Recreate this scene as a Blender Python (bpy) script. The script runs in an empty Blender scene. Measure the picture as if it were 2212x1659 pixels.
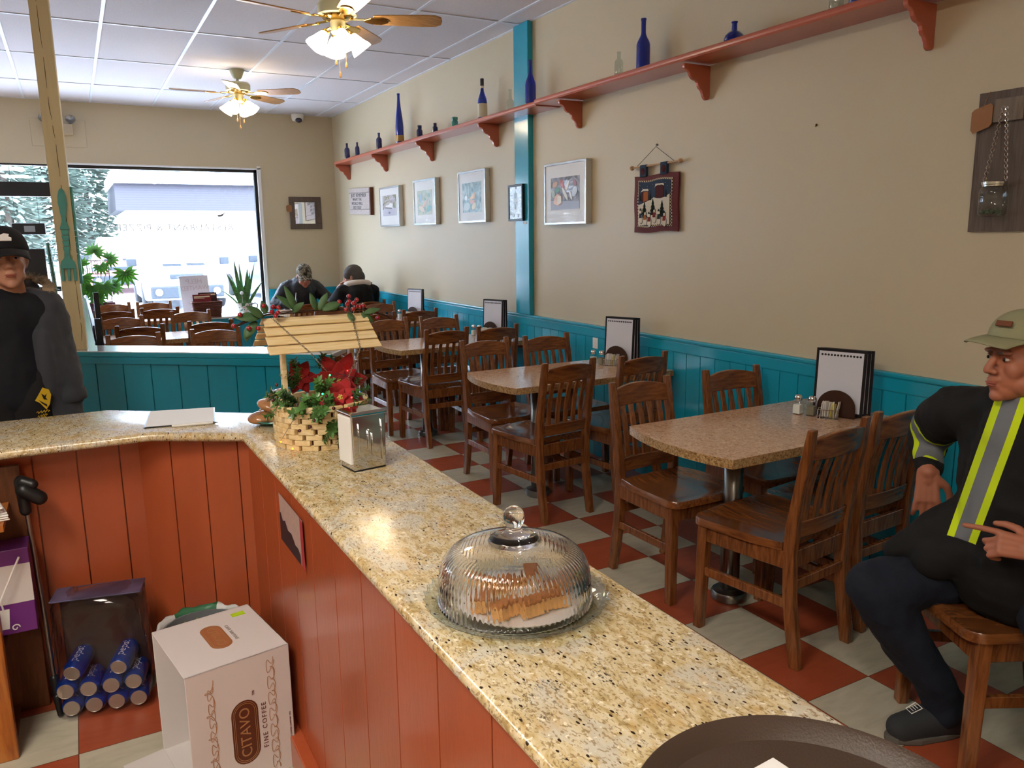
# Cafe interior: granite counter in front, wooden chairs and tables along a cream wall with teal wainscot
import bpy, math, random
from mathutils import Vector, Matrix, Euler
from mathutils.bvhtree import BVHTree

sc = bpy.context.scene
COL = sc.collection
PI = math.pi
R = math.radians
random.seed(7)
V = Vector

# ------------------------------------------------------------------ camera
cam_d = bpy.data.cameras.new('camera')
cam = bpy.data.objects.new('camera', cam_d)
COL.objects.link(cam)
sc.camera = cam
CAM = V((-1.99705, -1.61189, 1.53755))
yaw, pitch, roll = 0.502516, -0.185991, -0.0125937
fw = V((math.sin(yaw) * math.cos(pitch), math.cos(yaw) * math.cos(pitch), math.sin(pitch)))
rt = V((math.cos(yaw), -math.sin(yaw), 0))
up = rt.cross(fw)
r2 = rt * math.cos(roll) + up * math.sin(roll)
u2 = -rt * math.sin(roll) + up * math.cos(roll)
M = Matrix((r2, u2, -fw)).transposed().to_4x4()
M.translation = CAM
cam.matrix_world = M
cam_d.sensor_width = 36.0
cam_d.lens = 1694.967 / 2212 * 36.0
cam_d.clip_start = 0.05
cam_d.clip_end = 300

# ------------------------------------------------------------------ view, world, sun
sc.view_settings.view_transform = 'Standard'
sc.view_settings.look = 'None'
sc.view_settings.gamma = 1
sc.view_settings.use_curve_mapping = False
sc.view_settings.exposure = 1.3

wd = bpy.data.worlds.new('overcast_sky')
sc.world = wd
wd.use_nodes = True
bg = wd.node_tree.nodes['Background']
bg.inputs[0].default_value = (0.68, 0.80, 1.0, 1)
bg.inputs[1].default_value = 10.0

W = 1.1325      # right wall x
CZ = 3.0957     # ceiling
BY = 8.87       # window wall y
XL, YF = -5.4, -4.6
CT = 0.91       # counter top height


def portal(name, loc, rot, sx, sy):
    d = bpy.data.lights.new(name, 'AREA')
    d.shape = 'RECTANGLE'
    d.size, d.size_y = sx, sy
    d.cycles.is_portal = True
    o = bpy.data.objects.new(name, d)
    o.location = loc
    o.rotation_euler = rot
    COL.objects.link(o)


portal('window_portal', (-0.92, BY + 0.14, 1.5), (R(-90), 0, 0), 2.1, 1.8)
portal('door_portal', (-3.6, BY + 0.14, 1.25), (R(-90), 0, 0), 3.2, 2.3)


# ------------------------------------------------------------------ materials
def srgb(h):
    h = h.lstrip('#')
    c = [int(h[i:i + 2], 16) / 255 for i in (0, 2, 4)]
    return tuple((x / 12.92 if x <= .04045 else ((x + .055) / 1.055) ** 2.4) for x in c)


def c3(c):
    return srgb(c) if isinstance(c, str) else tuple(c)


def mat(name, col, rough=.5, metal=0, coat=0, bump=0, bscale=150, var=0, vscale=6, emis=None, es=0, trans=0, ior=1.45,
        sheen=0, spec=.5, stretch=None, objvar=0, alpha=1):
    m = bpy.data.materials.new(name)
    m.use_nodes = True
    n = m.node_tree
    b = n.nodes['Principled BSDF']
    L = n.links.new
    col = c3(col)
    b.inputs['Base Color'].default_value = (*col, 1)
    b.inputs['Roughness'].default_value = rough
    b.inputs['Metallic'].default_value = metal
    b.inputs['Coat Weight'].default_value = coat
    b.inputs['Coat Roughness'].default_value = .12
    b.inputs['Specular IOR Level'].default_value = spec
    b.inputs['IOR'].default_value = ior
    b.inputs['Transmission Weight'].default_value = trans
    b.inputs['Alpha'].default_value = alpha
    if sheen:
        b.inputs['Sheen Weight'].default_value = sheen
    if emis:
        b.inputs['Emission Color'].default_value = (*c3(emis), 1)
        b.inputs['Emission Strength'].default_value = es
    if var or bump:
        tc = n.nodes.new('ShaderNodeTexCoord')
        mp = n.nodes.new('ShaderNodeMapping')
        L(tc.outputs['Object'], mp.inputs[0])
        if stretch:
            mp.inputs['Scale'].default_value = stretch
    if var:
        t = n.nodes.new('ShaderNodeTexNoise')
        t.inputs['Scale'].default_value = vscale
        t.inputs['Detail'].default_value = 5
        L(mp.outputs[0], t.inputs['Vector'])
        r = n.nodes.new('ShaderNodeValToRGB')
        r.color_ramp.elements[0].position = .3
        r.color_ramp.elements[1].position = .7
        r.color_ramp.elements[0].color = (*[x * (1 - var) for x in col], 1)
        r.color_ramp.elements[1].color = (*[min(1, x * (1 + var)) for x in col], 1)
        L(t.outputs['Fac'], r.inputs[0])
        out = r.outputs[0]
        if objvar:
            oi = n.nodes.new('ShaderNodeObjectInfo')
            hs = n.nodes.new('ShaderNodeHueSaturation')
            mr = n.nodes.new('ShaderNodeMapRange')
            mr.inputs[3].default_value = 1 - objvar
            mr.inputs[4].default_value = 1 + objvar
            L(oi.outputs['Random'], mr.inputs[0])
            L(mr.outputs[0], hs.inputs['Value'])
            L(out, hs.inputs['Color'])
            out = hs.outputs[0]
        L(out, b.inputs['Base Color'])
    if bump:
        t = n.nodes.new('ShaderNodeTexNoise')
        t.inputs['Scale'].default_value = bscale
        t.inputs['Detail'].default_value = 3
        L(mp.outputs[0], t.inputs['Vector'])
        bp = n.nodes.new('ShaderNodeBump')
        bp.inputs['Strength'].default_value = bump
        bp.inputs['Distance'].default_value = .004
        L(t.outputs['Fac'], bp.inputs['Height'])
        L(bp.outputs[0], b.inputs['Normal'])
    return m


def nodes_of(m):
    n = m.node_tree
    return n, n.nodes['Principled BSDF'], n.links.new


def add_math(n, op, a, b=None):
    q = n.nodes.new('ShaderNodeMath')
    q.operation = op
    for i, x in enumerate((a, b)):
        if x is None:
            continue
        if isinstance(x, (int, float)):
            q.inputs[i].default_value = x
        else:
            n.links.new(x, q.inputs[i])
    return q.outputs[0]


def mix(n, f, a, b):
    q = n.nodes.new('ShaderNodeMix')
    q.data_type = 'RGBA'
    n.links.new(f, q.inputs[0])
    for i, x in ((6, a), (7, b)):
        if isinstance(x, (tuple, str)):
            q.inputs[i].default_value = (*c3(x), 1)
        else:
            n.links.new(x, q.inputs[i])
    return q.outputs[2]


def noise(n, scale, detail=3, vec=None, dist=0, kind='Noise'):
    t = n.nodes.new('ShaderNodeTexNoise')
    t.inputs['Scale'].default_value = scale
    t.inputs['Detail'].default_value = detail
    t.inputs['Distortion'].default_value = dist
    if vec:
        n.links.new(vec, t.inputs['Vector'])
    return t.outputs['Fac']


def ramp(n, f, stops, interp='LINEAR'):
    r = n.nodes.new('ShaderNodeValToRGB')
    r.color_ramp.interpolation = interp
    e = r.color_ramp.elements
    while len(e) < len(stops):
        e.new(.5)
    for i, (p, c) in enumerate(stops):
        e[i].position = p
        e[i].color = (*c3(c), 1) if not isinstance(c, (int, float)) else (c, c, c, 1)
    n.links.new(f, r.inputs[0])
    return r.outputs[0]


def objvec(n, scale=(1, 1, 1), rot=(0, 0, 0)):
    tc = n.nodes.new('ShaderNodeTexCoord')
    mp = n.nodes.new('ShaderNodeMapping')
    mp.inputs['Scale'].default_value = scale
    mp.inputs['Rotation'].default_value = rot
    n.links.new(tc.outputs['Object'], mp.inputs[0])
    return mp.outputs[0]


TT = .3048
m_floor = mat('vinyl_tile', '#9c8f78', rough=.32, spec=.4)
n, b, L = nodes_of(m_floor)
vec = objvec(n)
sp = n.nodes.new('ShaderNodeSeparateXYZ')
L(vec, sp.inputs[0])
fx, fy = add_math(n, 'DIVIDE', sp.outputs[0], TT), add_math(n, 'DIVIDE', sp.outputs[1], TT)
par = add_math(n, 'MODULO', add_math(n, 'ADD', add_math(n, 'ADD', add_math(n, 'FLOOR', fx), add_math(n, 'FLOOR', fy)), 200), 2)
streak = noise(n, 9, 6, objvec(n, (1, 3.5, 1), (0, 0, .5)), .6)
cream = ramp(n, streak, [(.25, '#aaa390'), (.55, '#b8b19d'), (.8, '#c0b9a7')])
red = ramp(n, streak, [(.25, '#95452c'), (.6, '#a04c31'), (.8, '#a75338')])
colr = mix(n, par, red, cream)
ex = add_math(n, 'ABSOLUTE', add_math(n, 'SUBTRACT', add_math(n, 'FRACT', fx), .5))
ey = add_math(n, 'ABSOLUTE', add_math(n, 'SUBTRACT', add_math(n, 'FRACT', fy), .5))
edge = add_math(n, 'GREATER_THAN', add_math(n, 'MAXIMUM', ex, ey), .4955)
L(mix(n, edge, colr, '#5a3523'), b.inputs['Base Color'])

m_wall = mat('cream_wall_paint', '#c7b99c', rough=.42, bump=.12, bscale=60, spec=.35)
m_backwall = m_wall
m_ceil = mat('mineral_fibre_tile', '#cfc9cc', rough=.95, spec=.1)
n, b, L = nodes_of(m_ceil)
f1 = noise(n, 260, 2, objvec(n))
f2 = noise(n, 40, 3, objvec(n))
L(ramp(n, f1, [(.33, '#b6aeae'), (.42, '#d4cecf'), (.7, '#dcd6d8')]), b.inputs['Base Color'])
bpn = n.nodes.new('ShaderNodeBump')
bpn.inputs['Strength'].default_value = .35
bpn.inputs['Distance'].default_value = .004
L(f2, bpn.inputs['Height'])
L(bpn.outputs[0], b.inputs['Normal'])
m_grid = mat('ceiling_grid_paint', '#d4d8e0', rough=.4)
m_teal = mat('teal_gloss_paint', '#189bb6', rough=.24, coat=.3, bump=.15, bscale=25, var=.05, vscale=3)
m_tealdk = mat('teal_gloss_paint_divider', '#1793ae', rough=.3, coat=.2, bump=.1, bscale=25, var=.05, vscale=3)
m_orange = mat('burnt_orange_paint', '#a5502f', rough=.28, coat=.25, bump=.12, bscale=18, var=.08, vscale=2, stretch=(4, 4, 1))
m_shelf = mat('orange_shelf_paint', '#b8634a', rough=.3, coat=.2, bump=.1, bscale=30)
m_black = mat('black_paint', '#101014', rough=.35)
m_white = mat('white_paint', '#e6e4e0', rough=.4)
m_capwhite = mat('pale_gloss_ledge', '#e2e8ea', rough=.12, coat=1)
m_postw = mat('cream_post_paint', '#cfbf93', rough=.5, bump=.5, bscale=14, stretch=(4, 4, .4), var=.05)
m_crack = mat('wood_crack', '#3a2614', rough=.9)
m_brass = mat('polished_brass', '#e0b860', rough=.12, metal=1)
m_chrome = mat('polished_chrome', '#cfcfcf', rough=.06, metal=1)
m_steel = mat('dull_steel', '#8e8c88', rough=.28, metal=1)
m_dark = mat('dark_rubber', '#1a1816', rough=.6)
m_paper = mat('white_paper', '#eceae8', rough=.6)
m_ink = mat('dark_ink', '#26242a', rough=.7)


def wood(name, c0, c1, c2, rough=.3, coat=.35, scale=14, stretch=(5, 5, .6), objvar=.0):
    m = mat(name, c1, rough=rough, coat=coat)
    n, b, L = nodes_of(m)
    f = noise(n, scale, 6, objvec(n, stretch), .8)
    c = ramp(n, f, [(.28, c0), (.5, c1), (.74, c2)])
    if objvar:
        oi = n.nodes.new('ShaderNodeObjectInfo')
        mr = n.nodes.new('ShaderNodeMapRange')
        mr.inputs[3].default_value = 1 - objvar
        mr.inputs[4].default_value = 1 + objvar
        hs = n.nodes.new('ShaderNodeHueSaturation')
        L(oi.outputs['Random'], mr.inputs[0])
        L(mr.outputs[0], hs.inputs['Value'])
        L(c, hs.inputs['Color'])
        c = hs.outputs[0]
    L(c, b.inputs['Base Color'])
    return m


CW = ('#58301a', '#7c4824', '#925a30')
m_chair = wood('brown_varnished_oak', *CW, rough=.26, coat=.5, objvar=.1)
m_seat = wood('brown_varnished_oak_seat', *CW, rough=.24, coat=.6, scale=11, stretch=(5, .7, 5), objvar=.1)
m_rail = wood('brown_varnished_oak_rail', *CW, rough=.26, coat=.5, scale=11, stretch=(.7, 5, 5), objvar=.1)
m_pine = wood('varnished_pine', '#8a4a18', '#a96222', '#bd7a34', rough=.4, stretch=(4, 4, .4))
m_pinedk = wood('aged_pine', '#4c2810', '#5d3216', '#6b3b1b', rough=.55, coat=.0)
m_lattice = wood('pale_craft_wood', '#d3b57c', '#e2c896', '#eedab2', rough=.55, coat=0, stretch=(.5, 5, 5))
m_greywood = wood('grey_stained_wood', '#4d4138', '#5d5046', '#6b5d52', rough=.7, coat=0, stretch=(6, 6, .5))
m_fanwood = wood('oak_fan_blade', '#8a6238', '#a67c4c', '#b98f5c', rough=.35, coat=.3, stretch=(.6, 6, 6))

m_granite = mat('speckled_granite', '#c8b489', rough=.2, coat=0)
n, b, L = nodes_of(m_granite)
vec = objvec(n, (1, 1, 1))
vst = objvec(n, (1.9, .9, 1), (0, 0, .35))
base = ramp(n, noise(n, 26, 5, vst, 1.2), [(.28, '#a68d5e'), (.42, '#c2ac7e'), (.56, '#d4c4a0'), (.75, '#d8cfbb')])
grey = ramp(n, noise(n, 7, 5, vec, 1.5), [(.50, 0.0), (.60, 1.0)])
base = mix(n, add_math(n, 'MULTIPLY', grey, .68), base, '#c3bfb4')
gold = ramp(n, noise(n, 9, 4, vst, 2.0), [(.55, 0.0), (.66, 1.0)])
base = mix(n, add_math(n, 'MULTIPLY', gold, .4), base, '#c49a58')
fleck = ramp(n, noise(n, 130, 3, vst, .6), [(.54, 0.0), (.61, 1.0)])
base = mix(n, add_math(n, 'MULTIPLY', fleck, .7), base, '#8a6c40')
pale = ramp(n, noise(n, 90, 2, vec, .4), [(.64, 0.0), (.70, 1.0)])
base = mix(n, add_math(n, 'MULTIPLY', pale, .8), base, '#efe6cf')
vo = n.nodes.new('ShaderNodeTexVoronoi')
vo.inputs['Scale'].default_value = 105
L(vst, vo.inputs['Vector'])
sepc = n.nodes.new('ShaderNodeSeparateColor')
L(vo.outputs['Color'], sepc.inputs[0])
cell = add_math(n, 'GREATER_THAN', sepc.outputs[0], .93)
near = add_math(n, 'LESS_THAN', add_math(n, 'ADD', vo.outputs['Distance'], add_math(n, 'MULTIPLY', noise(n, 150, 2, vec), .5)), .62)
spk = add_math(n, 'MULTIPLY', cell, near)
base = mix(n, spk, base, '#33251a')
clus = ramp(n, noise(n, 12, 4, vec, 1.0), [(.56, 0.0), (.68, 1.0)])
f3 = add_math(n, 'MULTIPLY', ramp(n, noise(n, 170, 3, vst, .6), [(.56, 0.0), (.6, 1.0)]), clus)
base = mix(n, add_math(n, 'MULTIPLY', f3, .85), base, '#3f362e')
L(base, b.inputs['Base Color'])

m_lam = mat('tan_laminate', '#b08a66', rough=.2, coat=.3)
n, b, L = nodes_of(m_lam)
f = noise(n, 60, 6, objvec(n, (1, 1, 1)), 1.5)
base = ramp(n, f, [(.32, '#a0745a'), (.45, '#c89f80'), (.6, '#d8b598'), (.75, '#e6ccb4')])
L(base, b.inputs['Base Color'])
m_lamedge = mat('tan_laminate_edge', '#b08a66', rough=.3)
n, b, L = nodes_of(m_lamedge)
f = noise(n, 130, 6, objvec(n, (1, 1, 1)), 1.0)
L(ramp(n, f, [(.35, '#6b4526'), (.47, '#a5804f'), (.62, '#c4a578'), (.75, '#d3bb96')]), b.inputs['Base Color'])


def thin_glass(name, tint=(1, 1, 1), rough=.0, ior=1.45, base_t=None):
    m = bpy.data.materials.new(name)
    m.use_nodes = True
    n = m.node_tree
    n.nodes.remove(n.nodes['Principled BSDF'])
    tr = n.nodes.new('ShaderNodeBsdfTransparent')
    tr.inputs[0].default_value = (*tint, 1)
    gl = n.nodes.new('ShaderNodeBsdfGlossy')
    gl.inputs['Roughness'].default_value = rough
    fr = n.nodes.new('ShaderNodeFresnel')
    fr.inputs[0].default_value = ior
    mx = n.nodes.new('ShaderNodeMixShader')
    ge = n.nodes.new('ShaderNodeNewGeometry')
    ir = n.nodes.new('ShaderNodeMapRange')
    ir.inputs[3].default_value = ior
    ir.inputs[4].default_value = 1 / ior
    n.links.new(ge.outputs['Backfacing'], ir.inputs[0])
    n.links.new(ir.outputs[0], fr.inputs[0])
    n.links.new(fr.outputs[0], mx.inputs[0])
    n.links.new(tr.outputs[0], mx.inputs[1])
    n.links.new(gl.outputs[0], mx.inputs[2])
    n.links.new(mx.outputs[0], n.nodes['Material Output'].inputs[0])
    return m


m_pane = thin_glass('window_glass', (.97, .99, 1))
m_film = thin_glass('clear_plastic_film', (.86, .84, .86), .08, 1.5)
m_glass = mat('clear_glass', (1, 1, 1), rough=0, trans=1, ior=1.45)
m_jarglass = thin_glass('jar_glass', (.93, .96, .95), 0, 1.5)
m_cobalt = mat('cobalt_glass', '#0a2cae', rough=.05, spec=.7, coat=.4)
n, b, L = nodes_of(m_cobalt)
b.inputs['Transmission Weight'].default_value = .35
m_plateglass = thin_glass('pressed_plate_glass', (.92, .96, .95), .02, 1.9)
m_shade = mat('lit_frosted_glass', (1, .95, .85), rough=.5, emis=(1, .84, .60), es=10)


# ------------------------------------------------------------------ mesh builder
class MB:
    def __init__(s):
        s.v, s.f, s.m, s.cm = [], [], [], 0

    def add(s, vs, fs, M=None):
        o = len(s.v)
        s.v += [tuple(M @ V(p)) if M is not None else tuple(p) for p in vs]
        s.f += [tuple(i + o for i in f) for f in fs]
        s.m += [s.cm] * len(fs)
        return s

    def box(s, x0, x1, y0, y1, z0, z1, M=None):
        vs = [(x, y, z) for z in (z0, z1) for x, y in ((x0, y0), (x1, y0), (x1, y1), (x0, y1))]
        return s.add(vs, [(3, 2, 1, 0), (4, 5, 6, 7), (0, 1, 5, 4), (1, 2, 6, 5), (2, 3, 7, 6), (3, 0, 4, 7)], M)

    def prism(s, poly, z0, z1, M=None):
        k = len(poly)
        vs = [(x, y, z0) for x, y in poly] + [(x, y, z1) for x, y in poly]
        fs = [tuple(range(k - 1, -1, -1)), tuple(range(k, 2 * k))]
        fs += [(i, (i + 1) % k, k + (i + 1) % k, k + i) for i in range(k)]
        return s.add(vs, fs, M)

    def loft(s, secs, cap=True, close=False):
        """secs: list of equally long rings of points"""
        k = len(secs[0])
        vs = [p for q in secs for p in q]
        fs = []
        rng = len(secs) if close else len(secs) - 1
        for j in range(rng):
            a, b2 = j * k, ((j + 1) % len(secs)) * k
            fs += [(a + i, a + (i + 1) % k, b2 + (i + 1) % k, b2 + i) for i in range(k)]
        if cap and not close:
            fs += [tuple(range(k - 1, -1, -1)), tuple(range((len(secs) - 1) * k, len(secs) * k))]
        return s.add(vs, fs)

    def tube(s, pts, r, n=8, cap=True, close=False):
        pts = [V(p) for p in pts]
        k = len(pts)
        rs = r if isinstance(r, (list, tuple)) else [r] * k
        secs = []
        ref = None
        for i, p in enumerate(pts):
            if close:
                d = pts[(i + 1) % k] - pts[i - 1]
            else:
                d = pts[min(i + 1, k - 1)] - pts[max(i - 1, 0)]
            if d.length < 1e-9:
                d = V((0, 0, 1))
            d.normalize()
            if ref is None:
                ref = d.orthogonal().normalized()
            ref = (ref - d * ref.dot(d))
            ref = ref.normalized() if ref.length > 1e-6 else d.orthogonal().normalized()
            q = d.cross(ref)
            secs.append([p + (ref * math.cos(2 * PI * j / n) + q * math.sin(2 * PI * j / n)) * rs[i] for j in range(n)])
        return s.loft(secs, cap, close)

    def lathe(s, prof, n=24, M=None, flute=0, nf=0, f0=0, f1=1e9, caps=True):
        k = len(prof)
        vs, fs = [], []
        for r, z in prof:
            for j in range(n):
                a = 2 * PI * j / n
                rr = r
                if flute and f0 <= z <= f1:
                    rr = r + flute * math.cos(a * nf)
                vs.append((rr * math.cos(a), rr * math.sin(a), z))
        for i in range(k - 1):
            for j in range(n):
                j2 = (j + 1) % n
                fs.append((i * n + j, i * n + j2, (i + 1) * n + j2, (i + 1) * n + j))
        if caps and prof[0][0] > 1e-6:
            fs.append(tuple(range(n - 1, -1, -1)))
        if caps and prof[-1][0] > 1e-6:
            fs.append(tuple((k - 1) * n + j for j in range(n)))
        return s.add(vs, fs, M)

    def ell(s, c, r, M=None, nu=16, nv=10):
        if isinstance(r, (int, float)):
            r = (r, r, r)
        prof = []
        T = Matrix.Translation(V(c))
        if M is not None:
            T = T @ (M.to_4x4() if len(M) == 3 else M)
        vs = [(0, 0, -r[2])]
        for i in range(1, nv):
            t = -PI / 2 + PI * i / nv
            for j in range(nu):
                a = 2 * PI * j / nu
                vs.append((r[0] * math.cos(t) * math.cos(a), r[1] * math.cos(t) * math.sin(a), r[2] * math.sin(t)))
        vs.append((0, 0, r[2]))
        fs = [(0, 1 + (j + 1) % nu, 1 + j) for j in range(nu)]
        for i in range(nv - 2):
            for j in range(nu):
                a0, a1 = 1 + i * nu + j, 1 + i * nu + (j + 1) % nu
                fs.append((a0, a1, a1 + nu, a0 + nu))
        last = len(vs) - 1
        fs += [(last, 1 + (nv - 2) * nu + j, 1 + (nv - 2) * nu + (j + 1) % nu) for j in range(nu)]
        return s.add(vs, fs, T)

    def limb(s, p0, p1, r0, r1, n=16):
        """tapered round-ended limb"""
        p0, p1 = V(p0), V(p1)
        d = (p1 - p0)
        Ln = d.length
        pts, rs = [], []
        if Ln < 1e-6:
            return s.ell(p0, r0)
        d /= Ln
        for t in (0, .3, .6, .85):
            a = PI / 2 * t
            pts.append(p0 - d * r0 * math.cos(a))
            rs.append(max(r0 * math.sin(a), r0 * .02))
        for t in (0, .25, .5, .75, 1):
            pts.append(p0 + d * Ln * t)
            rs.append(r0 + (r1 - r0) * t)
        for t in (.85, .6, .3, 0):
            a = PI / 2 * t
            pts.append(p1 + d * r1 * math.cos(a))
            rs.append(max(r1 * math.sin(a), r1 * .02))
        return s.tube(pts, rs, n)

    def chain(s, pts, rs, n=16):
        for i in range(len(pts) - 1):
            s.limb(pts[i], pts[i + 1], rs[i], rs[i + 1], n)
        return s

    def text(s, body, size, M, ext=.0004, align='CENTER', sx=1, sp=1):
        c = bpy.data.curves.new('lettering', 'FONT')
        c.body = body
        c.size = size
        c.extrude = ext
        c.align_x = align
        c.align_y = 'CENTER'
        c.space_character = sp
        c.resolution_u = 3
        o = bpy.data.objects.new('lettering', c)
        COL.objects.link(o)
        dg = bpy.context.evaluated_depsgraph_get()
        dg.update()
        me = bpy.data.meshes.new_from_object(o.evaluated_get(dg))
        s.add([(v.co.x * sx, v.co.y, v.co.z) for v in me.vertices], [tuple(p.vertices) for p in me.polygons], M)
        bpy.data.meshes.remove(me)
        bpy.data.objects.remove(o)
        bpy.data.curves.remove(c)
        return s

    def build(s, name, mats, parent=None, smooth=None, bevel=0, seg=2, loc=None, ang=30):
        me = bpy.data.meshes.new(name)
        me.from_pydata([tuple(p) for p in s.v], [], s.f)
        mats = mats if isinstance(mats, (list, tuple)) else [mats]
        for m in mats:
            me.materials.append(m)
        if len(mats) > 1:
            me.polygons.foreach_set('material_index', s.m)
        me.update()
        o = bpy.data.objects.new(name, me)
        COL.objects.link(o)
        if parent is not None:
            o.parent = parent
        if loc is not None:
            o.location = loc
        if smooth:
            me.polygons.foreach_set('use_smooth', [True] * len(me.polygons))
            if smooth != 'all':
                me.set_sharp_from_angle(angle=R(38 if smooth is True else smooth))
        if bevel:
            md = o.modifiers.new('bevel', 'BEVEL')
            md.width = bevel
            md.segments = seg
            md.limit_method = 'ANGLE'
            md.angle_limit = R(ang)
        return o


def flesh(o, voxel=.006, it=5, fac=.6):
    md = o.modifiers.new('remesh', 'REMESH')
    md.mode = 'VOXEL'
    md.voxel_size = voxel
    md.use_smooth_shade = True
    sm = o.modifiers.new('smooth', 'SMOOTH')
    sm.factor = fac
    sm.iterations = it
    return o


def tag(o, label=None, cat=None, group=None, kind=None):
    if label:
        o['label'] = label
    if cat:
        o['category'] = cat
    if group:
        o['group'] = group
    if kind:
        o['kind'] = kind
    return o


def thing(name, label, cat, loc=(0, 0, 0), rz=0, group=None, rot=None):
    o = bpy.data.objects.new(name, None)
    o.empty_display_size = .05
    COL.objects.link(o)
    o.location = loc
    o.rotation_euler = rot if rot else (0, 0, rz)
    return tag(o, label, cat, group)


def struct(name, mb, m, **k):
    o = mb.build(name, m, **k)
    o['kind'] = 'structure'
    return o



def dup(o, parent=None, **k):
    c = o.copy()
    COL.objects.link(c)
    if parent is not None:
        c.parent = parent
    for ch in list(o.children):
        dup(ch, c)
    for a, b in k.items():
        if a in ('label', 'group'):
            c[a] = b
        elif a == 'loc':
            c.location = b
        elif a == 'rz':
            c.rotation_euler = (0, 0, b)
        elif a == 'scale':
            c.scale = (b, b, b)
    return c


def arc(cx, cy, r, a0, a1, n):
    return [(cx + r * math.cos(R(a0 + (a1 - a0) * i / n)), cy + r * math.sin(R(a0 + (a1 - a0) * i / n))) for i in range(n + 1)]
# ------------------------------------------------------------------ room shell
mb = MB(); mb.box(XL, W + .2, YF, BY + .15, -.06, 0)
struct('floor', mb, m_floor)
mb = MB(); mb.box(XL, W + .2, YF, BY + .15, CZ, CZ + .1)
struct('ceiling', mb, m_ceil)
mb = MB(); mb.box(W, W + .2, YF, BY + .15, 0, CZ)
struct('wall_right', mb, m_wall)
# window wall: pieces around the glass
WX0, WX1, WZ0, WZ1 = -1.985, .135, .56, 2.40
mb = MB()
mb.box(WX1, W, BY, BY + .15, 0, CZ)
mb.box(XL, WX1, BY, BY + .15, WZ1, CZ)
mb.box(WX0 - .05, WX1, BY, BY + .15, 0, WZ0)
struct('wall_back', mb, m_wall)
mb = MB(); mb.box(XL - .15, XL, YF, BY + .15, 0, CZ)
struct('wall_left', mb, m_wall)
mb = MB(); mb.box(XL, W + .2, YF - .15, YF, 0, CZ)
struct('wall_front', mb, m_wall)

# ceiling grid: main bars run with the room, cross tees across it
mb = MB()
for i in range(-6, 6):
    x = -1.6539 + i * .6445
    if XL < x < W - .03:
        mb.box(x - .012, x + .012, YF, BY, CZ - .006, CZ + .004)
for j in range(-8, 4):
    y = 5.1239 + j * 1.292
    if YF < y < BY:
        mb.box(XL, W, y - .0105, y + .0105, CZ - .0055, CZ + .004)
mb.box(W - .02, W, YF, BY, CZ - .007, CZ)
mb.box(XL, W, BY - .02, BY, CZ - .007, CZ)
struct('trim_1', mb, m_grid)

# window 1 (large shopfront pane)
wn = thing('window_1', None, None)
wn['kind'] = 'structure'
mb = MB()
f = .035
mb.box(WX0, WX1, BY + .03, BY + .09, WZ1 - f, WZ1)
mb.box(WX0, WX1, BY + .03, BY + .09, WZ0, WZ0 + f)
mb.box(WX0 - .05, WX0 + .02, BY + .0, BY + .10, WZ0, WZ1)
mb.box(WX1 - f, WX1, BY + .03, BY + .09, WZ0, WZ1)
wf_ = mb.build('window_frame', m_black, wn)
mb = MB(); mb.box(WX0, WX1 - .01, BY + .055, BY + .061, WZ0 + .01, WZ1 - .01)
mb.build('window_pane', m_pane, wf_)
mb = MB()
mb.box(WX1, WX1 + .045, BY - .012, BY + .03, WZ0 - .02, WZ1 + .045)
mb.box(WX0, WX1 + .045, BY - .012, BY + .03, WZ1, WZ1 + .02)
mb.build('window_trim', m_white, wn, bevel=.003)
# door 1 and its glass surround
dr = thing('door_1', None, None)
dr['kind'] = 'structure'
mb = MB()
mb.box(XL, WX0 - .05, BY + .03, BY + .1, WZ1 - .02, WZ1)
mb.box(-3.15, WX0 - .05, BY + .02, BY + .11, 2.045, 2.2)
for x in (-3.2, -4.3):
    mb.box(x - .03, x + .03, BY + .03, BY + .1, 0, WZ1)
mb.box(WX0 - .12, WX0 - .05, BY + .03, BY + .1, 0, WZ1)
mb.box(XL, -3.15, BY + .03, BY + .1, 0, .3)
mb.box(-3.15, WX0 - .05, BY + .03, BY + .1, 0, .22)
df_ = mb.build('door_frame', m_black, dr)
mb = MB(); mb.box(XL, WX0 - .05, BY + .055, BY + .061, .02, WZ1 - .01)
mb.build('door_pane', m_pane, df_)
mb = MB()
mb.box(-3.05, -2.15, BY - .04, BY - .01, .98, 1.04)
mb.box(-3.0, -2.97, BY - .02, BY + .04, .98, 1.04)
mb.box(-2.2, -2.17, BY - .02, BY + .04, .98, 1.04)
mb.build('push_bar', m_black, dr, bevel=.004)

# wainscot on the right wall: vertical boards with dark joints, rail on top
def boards(mb, x0, x1, z0, z1, step, t, M, gap=.005, seed=1):
    """boards standing along local x between x0 and x1, thickness t toward local -y"""
    rr = random.Random(seed)
    x = x0
    while x < x1 - .01:
        w = min(step, x1 - x)
        mb.box(x + gap / 2, x + w - gap / 2, -t, 0, z0, z1, M)
        x += w
    mb.box(x0, x1, -t * .08, 0, z0, z1, M)


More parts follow.
